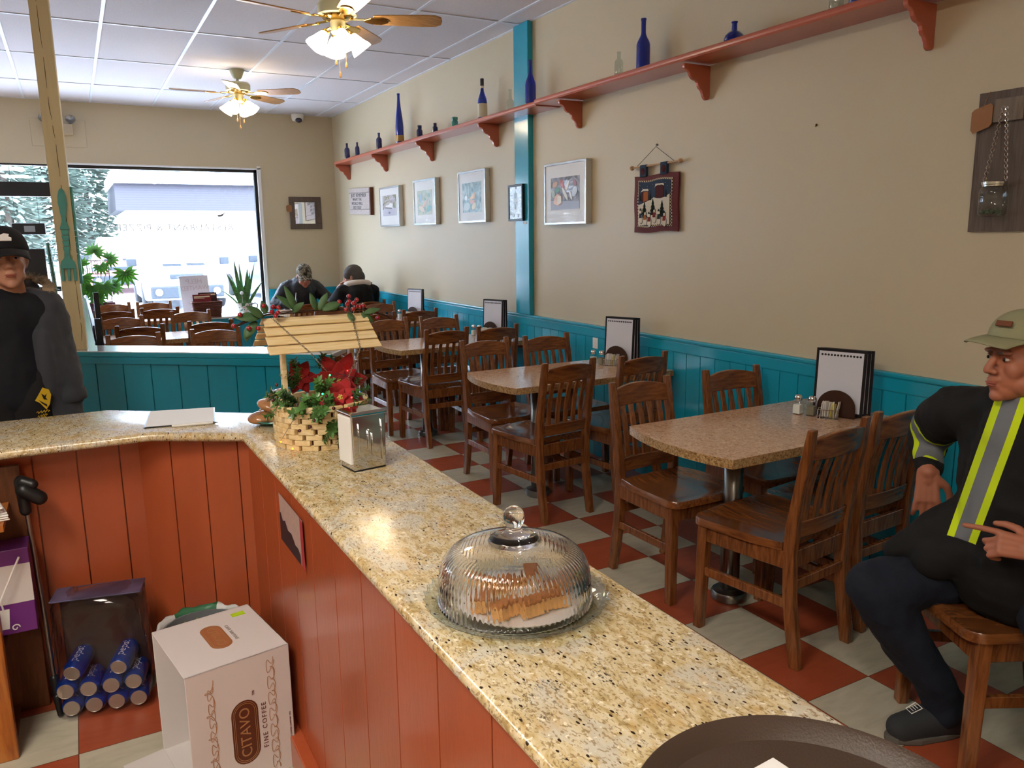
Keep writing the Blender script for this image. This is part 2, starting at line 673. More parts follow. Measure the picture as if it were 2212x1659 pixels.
MR = Matrix.Translation((W, 0, 0)) @ Matrix.Rotation(-PI / 2, 4, 'Z')   # local x -> -y, local -y -> -x
mb = MB()
boards(mb, -BY, 4.6, 0, .87, .118, .016, MR)
struct('wall_wainscot', mb, m_teal, bevel=.002, seg=1).name = 'trim_2'
mb = MB()
mb.box(W - .032, W, YF, BY, .905, .928)
mb.box(W - .022, W, YF, BY, .84, .906)
struct('trim_3', mb, m_teal, bevel=.007)
MBk = Matrix.Translation((0, BY, 0))
mb = MB()
boards(mb, WX0 - .05, W, 0, .555, .118, .016, MBk)
mb.box(WX1 + .05, W, BY - .016, BY, .5, .87)
struct('trim_4', mb, m_teal, bevel=.002, seg=1)
mb = MB()
mb.box(WX1 + .05, W - .03, BY - .032, BY, .875, .905)
mb.box(WX1 + .05, W - .03, BY - .022, BY, .81, .876)
struct('trim_5', mb, m_teal, bevel=.006)
# window ledge (sill shelf) under the pane, inside
mb = MB()
mb.box(WX0 - .05, WX1 + .05, BY - .42, BY + .03, .595, .62)
o = struct('trim_6', mb, m_capwhite, bevel=.006)
mb = MB()
boards(mb, WX0 - .05, WX1 + .05, 0, .595, .118, .016, Matrix.Translation((0, BY - .38, 0)))
mb.box(WX0 - .05, WX1 + .05, BY - .375, BY - .02, 0, .59)
struct('trim_7', mb, m_tealdk)
# tall teal post board on the right wall
mb = MB(); mb.box(W - .045, W, 3.70, 3.915, .93, CZ - .002)
struct('trim_8', mb, m_teal, bevel=.004)
mb = MB(); mb.box(W - .014, W, YF, BY, 0, .09)
struct('baseboard_right', mb, m_black)

# ------------------------------------------------------------------ room divider (half wall)
def seg_frame(a, b):
    a, b = V((*a, 0)), V((*b, 0))
    d = (b - a)
    L = d.length
    ang = math.atan2(d.y, d.x)
    return Matrix.Translation(a) @ Matrix.Rotation(ang, 4, 'Z'), L


DA, DB = (-2.07, 3.49), (-.87, 2.56)
hw = thing('half_wall', 'teal boarded half wall with a bright ledge on top behind the granite counter', 'half wall', (0, 0, 0))
Mh, Lh = seg_frame(DA, DB)
mb = MB()
boards(mb, 0, Lh, 0, .86, .17, .018, Mh)
mb.box(0, Lh, -.005, .11, 0, .86, Mh)
mb.box(Lh - .0, Lh + .012, -.018, .11, 0, .86, Mh)
mb.build('panel', m_tealdk, hw, bevel=.002, seg=1)
mb = MB()
mb.box(-.0, Lh + .02, -.035, .12, .86, .90, Mh)
mb.build('apron', m_tealdk, hw, bevel=.004)
mb = MB()
mb.prism([(-2.095, 3.475), (-.84, 2.50), (-.69, 2.71), (-1.93, 3.66), (-1.925, BY - .42), (-2.095, BY - .42)], .90, .93)
mb.build('ledge', [m_capwhite], hw, bevel=.005)
mb = MB()
mb.box(-2.07, -1.95, 3.55, BY - .42, 0, .90)
mb.build('side_panel', m_tealdk, hw)
mb = MB()
mb.prism([(-2.097, 3.473), (-.838, 2.497), (-.832, 2.507), (-2.09, 3.485)], .902, .926)
mb.build('edge_strip', m_teal, hw)

# wooden post standing on the half wall
pst = thing('post', 'cream painted square timber post with a long crack standing on the half wall', 'post', (-2.022, 3.53, .93), R(-4))
mb = MB(); mb.box(-.047, .047, -.043, .043, 0, CZ - .93)
tm_ = mb.build('timber', m_postw, pst, bevel=.004)
mb = MB()
rr = random.Random(3)
z, x = .05, .022
while z < 2.1:
    ln = rr.uniform(.05, .28)
    x2 = .03 - z * .025 + rr.uniform(-.003, .003)
    mb.add([(x - .001, -.0436, z), (x + .0006, -.0436, z), (x2 + .0018, -.0436, z + ln * .5), (x2 + .001, -.0436, z + ln), (x2 - .001, -.0436, z + ln), (x2 - .0014, -.0436, z + ln * .5)],
           [(0, 1, 2, 3, 4, 5)])
    z += ln + rr.uniform(.0, .05)
    x = x2
mb.build('crack', m_crack, tm_)

# carved fork on the post front, spoon on its right side
m_fork = mat('teal_distressed_paint', '#4f9e95', rough=.55, bump=.4, bscale=40, var=.15, vscale=12)
fk = thing('decorative_fork', 'large carved teal wooden fork mounted on the front of the cream post', 'wall decoration', (-2.026, 3.4785, 1.365), R(-4), rot=(0, R(1), R(-4)))
fk.scale = (.84, 1, .84)
mb = MB()
pr_ = [(.0, -.004), (.0, .0)]
hand = [(.006, .55), (.016, .535), (.024, .50), (.026, .46), (.019, .40), (.013, .36), (.013, .34), (.027, .295), (.027, .285)]
poly = [(x, z) for x, z in hand] + [(-x, z) for x, z in reversed(hand)]
MF = Matrix.Rotation(PI / 2, 4, 'X')
mb.prism([(x, z) for x, z in poly][::-1], .0, .014, MF)
for k in range(4):
    zt = .283 - k * .036
    w0, w1 = .024 - k * .001, .018 - k * .001
    mb.prism([(-w1, zt - .034), (w1, zt - .034), (w0, zt), (-w0, zt)], 0, .014, MF)
mb.build('handle', m_fork, fk, bevel=.003)
mb = MB()
hd = [(-.014, .15), (-.018, .10), (-.040, .075), (-.046, .05), (-.046, -.045), (-.028, -.045), (-.028, .03), (-.010, .03), (-.010, -.05), (.010, -.05), (.010, .03), (.028, .03), (.028, -.045), (.046, -.045), (.046, .05), (.040, .075), (.018, .10), (.014, .15)]
# prongs as separate convex pieces
mb.prism([(-.046, .03), (.046, .03), (.046, .05), (.038, .078), (.018, .10), (.014, .15), (-.014, .15), (-.018, .10), (-.038, .078), (-.046, .05)], 0, .014, MF)
for cx in (-.036, 0, .036):
    mb.prism([(cx - .008, -.05), (cx + .008, -.05), (cx + .010, .031), (cx - .010, .031)], 0, .014, MF)
mb.build('prongs', m_fork, fk, bevel=.003)
fs_ = thing('decorative_spoon', 'large carved teal wooden spoon on the right side face of the cream post', 'wall decoration', (-1.975, 3.53, 1.345), R(86))
fs_.scale = (.9, 1, .9)
mb = MB()
mb.prism(poly[::-1], 0, .014, MF)
for k in range(4):
    zt = .283 - k * .036
    w0, w1 = .024 - k * .001, .018 - k * .001
    mb.prism([(-w1, zt - .034), (w1, zt - .034), (w0, zt), (-w0, zt)], 0, .014, MF)
mb.build('handle', m_fork, fs_, bevel=.003)
mb = MB()
mb.prism([(.04 * math.cos(2 * PI * i / 24), .045 + .095 * math.sin(2 * PI * i / 24)) for i in range(24)], 0, .014, MF)
mb.build('bowl', m_fork, fs_, bevel=.004)

# ------------------------------------------------------------------ counter
ct = thing('counter', 'orange boarded counter with a speckled granite top running across the foreground', 'counter', (0, 0, 0))
front = [(-2.95, 1.185), (-1.832, 1.185), (-1.571, 1.015), (-1.552, -1.35)]
back = [(-2.95, 1.66), (-1.939, 1.686), (-1.42, 1.30), (-1.165, .93), (-1.176, -1.35)]
top = front + back[::-1]
def round_edge_slab(poly, z0, z1, rr=.014, n=4):
    mb = MB()
    k = len(poly)
    P = [V((x, y)) for x, y in poly]
    def inset(d):
        out = []
        for i in range(k):
            a, b_, c = P[i - 1], P[i], P[(i + 1) % k]
            e1, e2 = (b_ - a).normalized(), (c - b_).normalized()
            n1, n2 = V((-e1.y, e1.x)), V((-e2.y, e2.x))
            m_ = (n1 + n2)
            m_ = m_ / max(.3, m_.dot(n1))
            out.append(b_ - m_ * (-d) * sgn)
        return out
    area = sum(P[i].x * P[(i + 1) % k].y - P[(i + 1) % k].x * P[i].y for i in range(k))
    sgn = 1 if area > 0 else -1
    secs = []
    H = (z1 - z0)
    for i in range(9):
        a = -PI / 2 + PI * i / 8
        d = rr * (1 - math.cos(a))
        z = (z0 + z1) / 2 + H / 2 * math.sin(a)
        secs.append([(p.x, p.y, z) for p in inset(d)])
    if sgn < 0:
        secs = [s_[::-1] for s_ in secs]
    mb.loft(secs)
    return mb


mb = round_edge_slab(top, CT - .03, CT, .015)
mb.build('worktop', m_granite, ct, smooth=50)
# orange boarding under the inner edge
inn = [(-2.95, 1.33), (-1.86, 1.33), (-1.533, 1.06), (-1.515, -1.35)]
outb = [(-1.215, -1.35), (-1.215, .90), (-1.46, 1.26), (-1.955, 1.64), (-2.95, 1.62)]
mb = MB()
mb.prism((inn + outb)[::-1] if False else inn + outb, 0.02, CT - .03)
mb.build('carcass', m_orange, ct)
mb = MB()
for a, b_, st in ((inn[0], inn[1], .128), (inn[1], inn[2], .126), (inn[2], inn[3], .195)):
    Ms, Ls = seg_frame(a, b_)
    boards(mb, 0, Ls, .0, CT - .031, st, .014, Ms, gap=.004)
mb.build('boarding', m_orange, ct, bevel=.0008, seg=1)
mb = MB()
Ms, Ls = seg_frame(inn[2], inn[3])
mb.box(0, Ls, -.05, -.012, 0, .10, Ms)
mb.build('kickboard', m_orange, ct, bevel=.004)
for a, b_ in zip(outb[:-1], outb[1:]):
    pass
# ------------------------------------------------------------------ tables
def make_table(x0, x1, y0, y1, name_label, grp, wall=True, round_end=True, pole=True):
    """top between x0 (aisle) and x1 (wall); aisle end bulges"""
    t = thing('dining_table', name_label, 'table', (x0, (y0 + y1) / 2, 0), 0, grp)
    w = (y1 - y0) / 2
    L = x1 - x0
    Z = .735
    n_ = 12
    poly = [(L, -w), (L, w)]
    for i in range(n_ + 1):
        a = 1 - 2 * i / n_
        poly.append((-.055 * (1 - a * a) if round_end else 0, w * a))
    poly = poly[::-1]
    k = len(poly)
    area = sum(poly[i][0] * poly[(i + 1) % k][1] - poly[(i + 1) % k][0] * poly[i][1] for i in range(k))
    if area < 0:
        poly = poly[::-1]
    mb = MB()
    mb.prism(poly, Z - .002, Z)
    mb.cm = 1
    mb.prism(poly, Z - .036, Z - .002)
    mb.build('tabletop', [m_lam, m_lamedge], t)
    px = .31
    mb = MB()
    prof = [(.038, .03), (.038, Z - .05)]
    mb.lathe(prof, 32, Matrix.Translation((px, 0, 0)), flute=.0022, nf=16, f0=.0, f1=2)
    mb.build('pole', m_steel, t, smooth='all')
    mb = MB()
    mb.lathe([(.070, 0), (.076, .006), (.076, .030), (.070, .040), (.050, .047), (.042, .05)], 32, Matrix.Translation((px, 0, 0)))
    mb.build('floor_flange', m_steel, t, smooth=True)
    mb = MB()
    mb.lathe([(.042, Z - .05), (.085, Z - .042), (.085, Z - .036)], 24, Matrix.Translation((px, 0, 0)))
    mb.build('top_flange', m_black, t, smooth=True)
    if wall:
        mb = MB(); mb.box(L - .03, L + .0, -w * .8, w * .8, Z - .075, Z - .037)
        mb.build('wall_cleat', m_pinedk, t)
    return t


TY = [.70, 2.30, 4.00, 5.68, 7.36]
tl = ['nearest wall table, its curved end beside the seated man', 'second wall table from the front, between two pairs of chairs',
      'third wall table from the front, beside the teal wall post', 'fourth wall table from the front, mostly behind chair backs',
      'farthest wall table, where the couple sits in the corner']
for y, l in zip(TY, tl):
    make_table(.012, W - .036, y - .305, y + .305, 'speckled tan laminate table, ' + l, 'tables along the right wall')
LY = [4.18, 5.70, 7.42]
ll = ['nearest behind the half wall', 'in the middle of the window side group', 'closest to the shop window']
LTX = [(-1.88, -.95), (-1.88, -.92), (-1.90, -1.08)]
for y, l, (a, b_) in zip(LY, ll, LTX):
    make_table(a, b_, y - .29, y + .29, 'tan laminate table among chairs, ' + l, 'tables on the window side', wall=False, round_end=False)


# ------------------------------------------------------------------ chairs
def prof_bar(prof, w, mb, x):
    """prof: list of (y0, y1, z) front/back pairs swept upward, width w centred at x"""
    secs = []
    for y0, y1, z in prof:
        secs.append([(x - w / 2, y0, z), (x + w / 2, y0, z), (x + w / 2, y1, z), (x - w / 2, y1, z)])
    mb.loft(secs)


def make_chair(label, group):
    t = thing('dining_chair', label, 'chair', (0, 0, 0), 0, group)
    rearc = [(-.235, 0), (-.215, .12), (-.195, .26), (-.188, .42), (-.195, .52), (-.212, .64), (-.232, .76), (-.250, .885)]
    for s in (-1, 1):
        mb = MB()
        prof = []
        for i, (y, z) in enumerate(rearc):
            d = .038 if z < .1 else (.044 if z < .6 else .036)
            if i == len(rearc) - 1:
                d = .022
            prof.append((y - d / 2, y + d / 2, z))
        secs = []
        for y0, y1, z in prof:
            xc = s * (.160 + .004 * (z > .5))
            secs.append([(xc - .0165, y0, z), (xc + .0165, y0, z), (xc + .0165, y1, z), (xc - .0165, y1, z)])
        mb.loft(secs)
        mb.build('rear_leg', m_chair, t, bevel=.004)
    for s in (-1, 1):
        mb = MB()
        xt, yt, xb, yb = s * .185, .175, s * .192, .185
        a, c = .021, .018
        mb.loft([[(xb - c, yb - c, 0), (xb + c, yb - c, 0), (xb + c, yb + c, 0), (xb - c, yb + c, 0)],
                 [(xt - a, yt - a, .43), (xt + a, yt - a, .43), (xt + a, yt + a, .43), (xt - a, yt + a, .43)]])
        mb.build('front_leg', m_chair, t, bevel=.004)
    # seat: dished plank with rounded front corners
    out = []
    def P(x, y):
        out.append((x, y))
    poly = [(-.178, -.165), (.178, -.165), (.205, -.05)]
    poly += arc(.165, .175, .052, 0, 80, 6) + [(0.0, .238)] + arc(-.165, .175, .052, 100, 180, 6) + [(-.205, -.05)]
    mb = MB()
    N = 9
    # rings from edge to centre so the dish can curve
    cxy = (0, .03)
    rings = []
    for q, z in ((1.0, .430), (1.0, .452), (.985, .459), (.90, .457), (.7, .450), (.45, .447), (.2, .447), (.02, .447)):
        rings.append([(cxy[0] + (x - cxy[0]) * q, cxy[1] + (y - cxy[1]) * q, z + (.006 * max(0, 1 - abs(x * q) / .05) * max(0, (y * q)) / .2 if 0 < q < .95 and y > 0 else 0)) for x, y in poly])
    mb.loft(rings)
    mb.build('seat', m_seat, t, smooth=50)
    mb = MB()
    mb.box(-.17, .17, .178, .196, .365, .430)
    for s in (-1, 1):
        mb.loft([[(s * .17 - .009, -.18, .365), (s * .17 + .009, -.18, .365), (s * .17 + .009, -.18, .430), (s * .17 - .009, -.18, .430)],
                 [(s * .19 - .009, .17, .365), (s * .19 + .009, .17, .365), (s * .19 + .009, .17, .430), (s * .19 - .009, .17, .430)]])
    mb.box(-.15, .15, -.2, -.182, .365, .430)
    mb.build('apron', m_chair, t, bevel=.002, seg=1)

    def curved_rail(z0, z1, arch, yb0, yb1, bow, th, w=.150, name='rail'):
        secs = []
        n_ = 14
        for i in range(n_ + 1):
            u = -1 + 2 * i / n_
            x = u * w
            bo = -bow * (1 - u * u)
            zt = z1 + arch * (1 - u * u)
            secs.append([(x, yb0 + bo - th / 2, z0), (x, yb0 + bo + th / 2, z0), (x, yb1 + bo + th / 2, zt), (x, yb1 + bo - th / 2, zt)])
        mb = MB()
        mb.loft([q[::-1] for q in secs])
        return mb.build(name, m_rail, t, smooth=35, bevel=.003, seg=1)

    curved_rail(.772, .848, .020, -.236, -.247, .022, .02, name='crest_rail')
    curved_rail(.478, .542, 0, -.19, -.198, .012, .02, name='lower_rail')
    for k in range(5):
        x = (-2 + k) * .0545
        u = x / .15
        bo = .020 * (1 - u * u)
        mb = MB()
        secs = []
        for q in range(9):
            f_ = q / 8
            z = .535 + .245 * f_
            y = -.198 - .040 * f_ - bo * (.6 + .4 * f_) + .010 * math.sin(PI * f_)
            secs.append([(x - .0135, y - .006, z), (x + .0135, y - .006, z), (x + .0135, y + .006, z), (x - .0135, y + .006, z)])
        mb.loft(secs)
        mb.build('slat', m_chair, t, bevel=.002, seg=1)
    for s in (-1, 1):
        mb = MB()
        mb.loft([[(s * .163 - .009, -.2, .215), (s * .163 + .009, -.2, .215), (s * .163 + .009, -.2, .25), (s * .163 - .009, -.2, .25)],
                 [(s * .19 - .009, .17, .225), (s * .19 + .009, .17, .225), (s * .19 + .009, .17, .26), (s * .19 - .009, .17, .26)]])
        mb.build('stretcher', m_chair, t, bevel=.002, seg=1)
    mb = MB(); mb.box(-.150, .150, -.207, -.187, .285, .322)
    mb.build('stretcher', m_chair, t, bevel=.002, seg=1)
    return t


G1, G2 = 'wooden chairs at the wall tables', 'wooden chairs on the window side'
def wl(k, side, pos):
    return f'brown slatted chair, {side} side of {k} wall table, {pos}'


chairs = []
# (x, y of centre, rotation, label); +y facing = 0, -y facing = PI ; back top sits .25 behind centre
NEAR, FAR, AI, WA = 'camera', 'window', 'aisle seat', 'seat by the wall'
spec = [
    (.255, .415, R(7), wl('nearest', NEAR, AI + ' at the curved end'), G1),
    (.700, .475, R(4), wl('nearest', NEAR, WA + ' behind the man'), G1),
    (.250, .975, PI + R(3), wl('nearest', FAR, AI), G1),
    (.805, .985, PI - R(2), wl('nearest', FAR, WA), G1),
    (.235, 2.105, R(6), wl('second', NEAR, AI + ' seen from behind'), G1),
    (.725, 2.090, R(5), wl('second', NEAR, WA), G1),
    (.305, 2.680, PI + R(2), wl('second', FAR, AI), G1),
    (.755, 2.660, PI, wl('second', FAR, WA), G1),
    (.325, 3.865, R(3), wl('third', NEAR, AI + ' seen from behind'), G1),
    (.735, 3.835, R(2), wl('third', NEAR, WA), G1),
    (.245, 4.335, PI + R(3), wl('third', FAR, AI), G1),
    (.670, 4.275, PI, wl('third', FAR, WA), G1),
    (.335, 5.385, R(0), wl('fourth', NEAR, AI), G1),
    (.775, 5.460, R(2), wl('fourth', NEAR, WA), G1),
    (.220, 5.900, PI, wl('fourth', FAR, AI), G1),
    (.735, 5.960, PI, wl('fourth', FAR, WA), G1),
    (.150, 6.900, 0, wl('farthest', NEAR, AI), G1),
    (.745, 6.780, 0, wl('farthest', NEAR, WA + ' under the woman'), G1),
    (.330, 7.960, PI, wl('farthest', FAR, AI + ' under the man'), G1),
    # window side
    (-1.68, 7.68, PI, 'brown wooden chair in the window side group, far left corner by the red planter', G2),
    (-1.270, 7.63, PI, 'brown wooden chair in the window side group, far row, second from the planter', G2),
    (-1.70, 7.20, 0, 'dark backed wooden chair in front of the planter, window side group', G2),
    (-1.290, 7.22, 0, 'dark backed wooden chair with bright gaps between its slats, window side group', G2),
    (-1.68, 5.92, PI, 'golden brown chair next to the black rail, window side group', G2),
    (-1.070, 6.17, PI, 'golden brown chair standing just before the magazine basket, window side group', G2),
    (-1.575, 5.50, R(-3), 'dark backed wooden chair in the middle of the window side group, left one', G2),
    (-1.050, 5.56, 0, 'dark backed wooden chair in the middle of the window side group, right one', G2),
    (-1.675, 4.37, PI, 'brown chair closest behind the half wall, left one', G2),
    (-1.110, 4.41, PI, 'golden brown chair closest behind the half wall, right one', G2),
]
proto = None
for x, y, a, l, g in spec:
    if proto is None:
        proto = make_chair(l, g)
        proto.location = (x, y, 0)
        proto.rotation_euler = (0, 0, a)
    else:
        dup(proto, label=l, group=g, loc=(x, y, 0), rz=a)
# chair the big man sits on, turned out from the row
dup(proto, label='brown wooden chair at the right edge under the seated man with the high visibility jacket', group=G1, loc=(.335, -.41, 0), rz=R(60.5))


# ------------------------------------------------------------------ things on the tables
m_holder = mat('brown_plastic', '#3a2116', rough=.35)
m_menub = mat('black_menu_cover', '#15151c', rough=.3)
m_menup = mat('menu_sheet', '#d9dbe6', rough=.45)
m_salt = mat('salt', '#f0efec', rough=.9)
m_pepper = mat('pepper', '#8d8470', rough=.9, var=.4, vscale=400)


def menus(x, y, rz, lab, n_=4, big=True):
    t = thing('menu_holder', 'rounded brown holder full of tall black framed menus ' + lab, 'menu holder', (x, y, .735), rz, 'menu holders on the wall tables')
    mb = MB()
    half = [(.062 * math.cos(R(a)), .07 + .062 * math.sin(R(a))) for a in range(0, 181, 15)]
    MX = Matrix.Rotation(PI / 2, 4, 'X')
    arch = [(.082 * math.cos(R(a)), .045 + .075 * math.sin(R(a))) for a in range(0, 181, 12)] + [(-.082, .0), (.082, .0)]
    mb.prism(arch, .048, .054, MX)
    mb.prism(arch, -.054, -.048, MX)
    mb.box(-.082, .082, -.054, .054, 0, .006)
    mb.build('holder', m_holder, t, bevel=.001, seg=1)
    return t


def menu_card(x, y, z, rz, tilt, lab, h=.29, w=.108):
    m = thing('menu', lab, 'menu', (x, y, z), 0, 'black framed menus in the table holders', rot=(tilt, 0, rz))
    mb = MB(); mb.box(-w, w, -.0035, .0035, 0, h)
    mb.build('cover', m_menub, m, bevel=.001, seg=1)
    mb = MB(); mb.box(-w + .012, w - .012, -.0042, -.0032, .012, h - .012)
    pg_ = mb.build('page', m_menup, m)
    mb = MB()
    for i in range(13):
        u = -w + .026 + i * (2 * w - .052) / 12
        mb.ell((u, -.0043, h - .028), (.0052, .0004, .005), None, 8, 5)
    mb.build('printed_border', m_ink, pg_)
    return m


def shaker(x, y, z, content, lab, grp='shakers on the wall tables'):
    t = thing('shaker', lab, 'shaker', (x, y, z), R(12), grp)
    mb = MB(); mb.loft([[(sx * a, sy * a, zz) for sx, sy in ((-1, -1), (1, -1), (1, 1), (-1, 1))] for a, zz in ((.017, 0), (.0185, .004), (.0175, .05), (.014, .062), (.014, .066))])
    mb.build('glass_body', m_jarglass, t, bevel=.003)
    mb = MB(); mb.loft([[(sx * a, sy * a, zz) for sx, sy in ((-1, -1), (1, -1), (1, 1), (-1, 1))] for a, zz in ((.015, .003), (.0165, .006), (.0155, .045))])
    mb.build('contents', content, t, bevel=.002)
    mb = MB(); mb.lathe([(.0165, .064), (.0175, .068), (.0175, .08), (.013, .088), (.004, .0905), (0, .091)], 16)
    mb.build('cap', m_chrome, t, smooth=True)
    return t


def caddy(x, y, z, rz, lab):
    t = thing('sugar_caddy', lab, 'caddy', (x, y, z), rz, 'sugar caddies on the wall tables')
    mb = MB()
    for s in (-1, 1):
        for hz in (.012, .042):
            mb.tube([(-.042, s * .024, hz), (.042, s * .024, hz)], .0016, 6)
            mb.tube([(s * .042, -.024, hz), (s * .042, .024, hz)], .0016, 6)
    for i in range(8):
        u = -.042 + i * .012
        for s in (-1, 1):
            mb.tube([(u, s * .024, .002), (u, s * .024, .042)], .0011, 5)
    mb.box(-.042, .042, -.024, .024, .0, .003)
    mb.build('wire_rack', m_chrome, t, smooth=True)
    rr = random.Random(5)
    for k in range(8):
        Mx = Matrix.Translation((-.032 + k * .0092, rr.uniform(-.006, .006), .004)) @ Matrix.Rotation(rr.uniform(-.2, .2), 4, 'X') @ Matrix.Rotation(rr.uniform(-.12, .18), 4, 'Y') @ Matrix.Rotation(R(75 + rr.uniform(-15, 15)), 4, 'Z')
        mb = MB(); mb.box(-.019, .019, -.0018, .0018, 0, .062 + rr.uniform(0, .012), Mx)
        mb.build('sachet', m_paper if k != 5 else mat_yel, t, bevel=.001, seg=1)
    return t


mat_yel = mat('yellow_sachet', '#d8c860', rough=.6)
mat_blk = m_black
ords = ['nearest', 'second', 'third', 'fourth', 'farthest']
mh = None
MHX = [(.93, .68), (.975, 2.36), (.985, 4.10), (.985, 5.80), (.985, 7.36)]
cards = {}
for i, (x, y) in enumerate(MHX):
    rz = R(-70)
    lab = f'on the {ords[i]} wall table'
    if mh is None:
        mh = menus(x, y, rz, lab)
    else:
        dup(mh, label='rounded brown holder full of tall black framed menus ' + lab, loc=(x, y, .735), rz=rz)
    ncard = 3 if i < 3 else 2
    nv = V((-math.sin(rz) * -1, 0, 0))
    d = V((math.sin(rz), -math.cos(rz), 0))      # facing direction of the pages
    for k in range(ncard):
        off = -.022 + k * .017
        sh = -.004 + k * .012
        tang = V((math.cos(rz), math.sin(rz), 0))
        p = V((x, y, .742)) - d * off + tang * sh
        lb = ('front' if k == 0 else ('rear' if k == ncard - 1 else 'middle')) + f' menu in the brown holder {lab}, black cover with white page'
        key = k
        if 0 not in cards:
            cards[0] = menu_card(p.x, p.y, p.z, rz, R(-3 + k * 1.5), lb)
        else:
            c_ = dup(cards[0], label=lb, loc=tuple(p))
            c_.rotation_euler = (R(-3 + k * 1.5), 0, rz)
shk = None
sal = pep = cad = None
for i, (x, y) in enumerate(MHX[:4]):
    a = V((x - .135, y + .075, .735)) if i == 0 else V((x - .14, y + .06, .735))
    for nm, dx, dy in (('salt', -.005, .035), ('pepper', .02, -.02)):
        p = (a.x + dx, a.y + dy, .735)
        lb = f'square glass {nm} shaker with steel cap on the {ords[i]} wall table'
        if nm == 'salt':
            if sal is None: sal = shaker(*p, m_salt, lb)
            else: dup(sal, label=lb, loc=p)
        else:
            if pep is None: pep = shaker(*p, m_pepper, lb)
            else: dup(pep, label=lb, loc=p)
    p = (a.x + .035, a.y - .095, .735)
    lb = f'small wire caddy of white sugar sachets on the {ords[i]} wall table'
    if cad is None: cad = caddy(*p, R(-55), lb)
    else: dup(cad, label=lb, loc=p)
# ------------------------------------------------------------------ shelf and brackets
SZ = 2.466
def shelf(y0, y1, x0, z, lab, nm):
    t = thing('wall_shelf', lab, 'shelf', (W, 0, 0), 0, 'orange plate shelves')
    mb = MB()
    prof = [(0, z), (0, z - .034)] + [(x0 + .008, z - .034), (x0 + .001, z - .026), (x0, z - .017), (x0 + .001, z - .008), (x0 + .008, z)]
    secs = [[(x, y, zz) for x, zz in prof] for y in (y0, y1)]
    mb.loft(secs)
    mb.build('board', m_shelf, t)
    return t


s1 = shelf(3.33, 8.22, -.20, SZ, 'orange painted shelf along the cream wall, far half ending near the corner', 1)
s2 = shelf(-1.2, 3.325, -.215, SZ + .006, 'orange painted shelf along the cream wall, near half with the cropped bottles', 2)
br_prof = [(0, 0), (-.182, 0), (-.186, -.012), (-.182, -.026), (-.170, -.033), (-.160, -.034), (-.148, -.044), (-.140, -.060), (-.126, -.074), (-.112, -.080), (-.098, -.082),
           (-.088, -.092), (-.082, -.108), (-.072, -.122), (-.060, -.128), (-.052, -.142), (-.046, -.158), (-.036, -.172), (-.022, -.178), (-.010, -.176), (0, -.168)]
brp = None
bn = ['farthest, by the corner', 'second from the corner', 'third from the corner', 'fourth, before the teal post', 'just after the teal post', 'above the bare wall right of the quilt', 'nearest, at the top right']
for y, l in zip((8.20, 6.86, 5.58, 4.26, 3.05, 1.81, .517), bn):
    lab = 'scalloped orange shelf bracket, ' + l
    if brp is None:
        brp = thing('shelf_bracket', lab, 'bracket', (W, y, SZ - .034), 0, 'scalloped brackets under the shelf')
        mb = MB()
        mb.prism(br_prof, -.011, .011, Matrix.Rotation(PI / 2, 4, 'X'))
        mb.build('bracket_body', m_shelf, brp, bevel=.004)
        mb = MB()
        for s_ in (-1, 1):
            mb.ell((-.026, s_ * .011, -.15), (.008, .003, .008))
        mb.build('screw_plug', m_shelf, brp, smooth='all')
    else:
        dup(brp, label=lab, loc=(W, y, SZ - .034))

# ------------------------------------------------------------------ bottles on the shelf
m_cobdk = mat('dark_cobalt_glass', '#0c1a5c', rough=.06, coat=.5)
m_tealglass = mat('pale_teal_glass', '#4fa6a0', rough=.05, coat=.4)
m_tealglass.node_tree.nodes['Principled BSDF'].inputs['Transmission Weight'].default_value = .5
m_clrb = thin_glass('clear_bottle_glass', (.80, .84, .82), .02, 1.7)
m_label = mat('cream_label', '#d8cdb0', rough=.6)
m_gold = mat('gold_label', '#a98a55', rough=.4, metal=.4)
m_capd = mat('black_bottle_capsule', '#141018', rough=.35)


def bottle(nm, y, prof, m, lab, cat='bottle', grp='blue and clear bottles on the shelf', x=1.02, z=None, extra=None, n=28, seg4=False):
    z = (SZ if y > 3.33 else SZ + .006) + .0 if z is None else z
    t = thing(nm, lab, cat, (x, y, z), 0, grp)
    mb = MB(); mb.lathe(prof, n)
    mb.build('glass_body', m, t, smooth=30)
    for e in (extra or []):
        mb = MB(); mb.lathe(e[1], n)
        mb.build(e[0], e[2], t, smooth=30)
    return t


def wineprof(h, r, sh=.6, nr=.0135, slope=.2):
    p = [(r * .9, 0), (r, .006)]
    p.append((r, h * sh * .8))
    for q in (.2, .4, .6, .8, 1):
        zz = h * sh * .8 + (h * (sh + slope) - h * sh * .8) * q
        rr_ = nr + (r - nr) * (math.cos(PI * q) + 1) / 2
        p.append((rr_, zz))
    p += [(nr, h * .96), (nr + .0022, h * .965), (nr + .0022, h), (nr * .6, h)]
    return p


def smallprof(h, r, nr, sh=.62):
    return [(r * .92, 0), (r, .005), (r, h * sh), (r * .8, h * (sh + .09)), (nr, h * (sh + .15)), (nr, h * .93), (nr * 1.15, h * .94), (nr * 1.15, h), (nr * .6, h)]


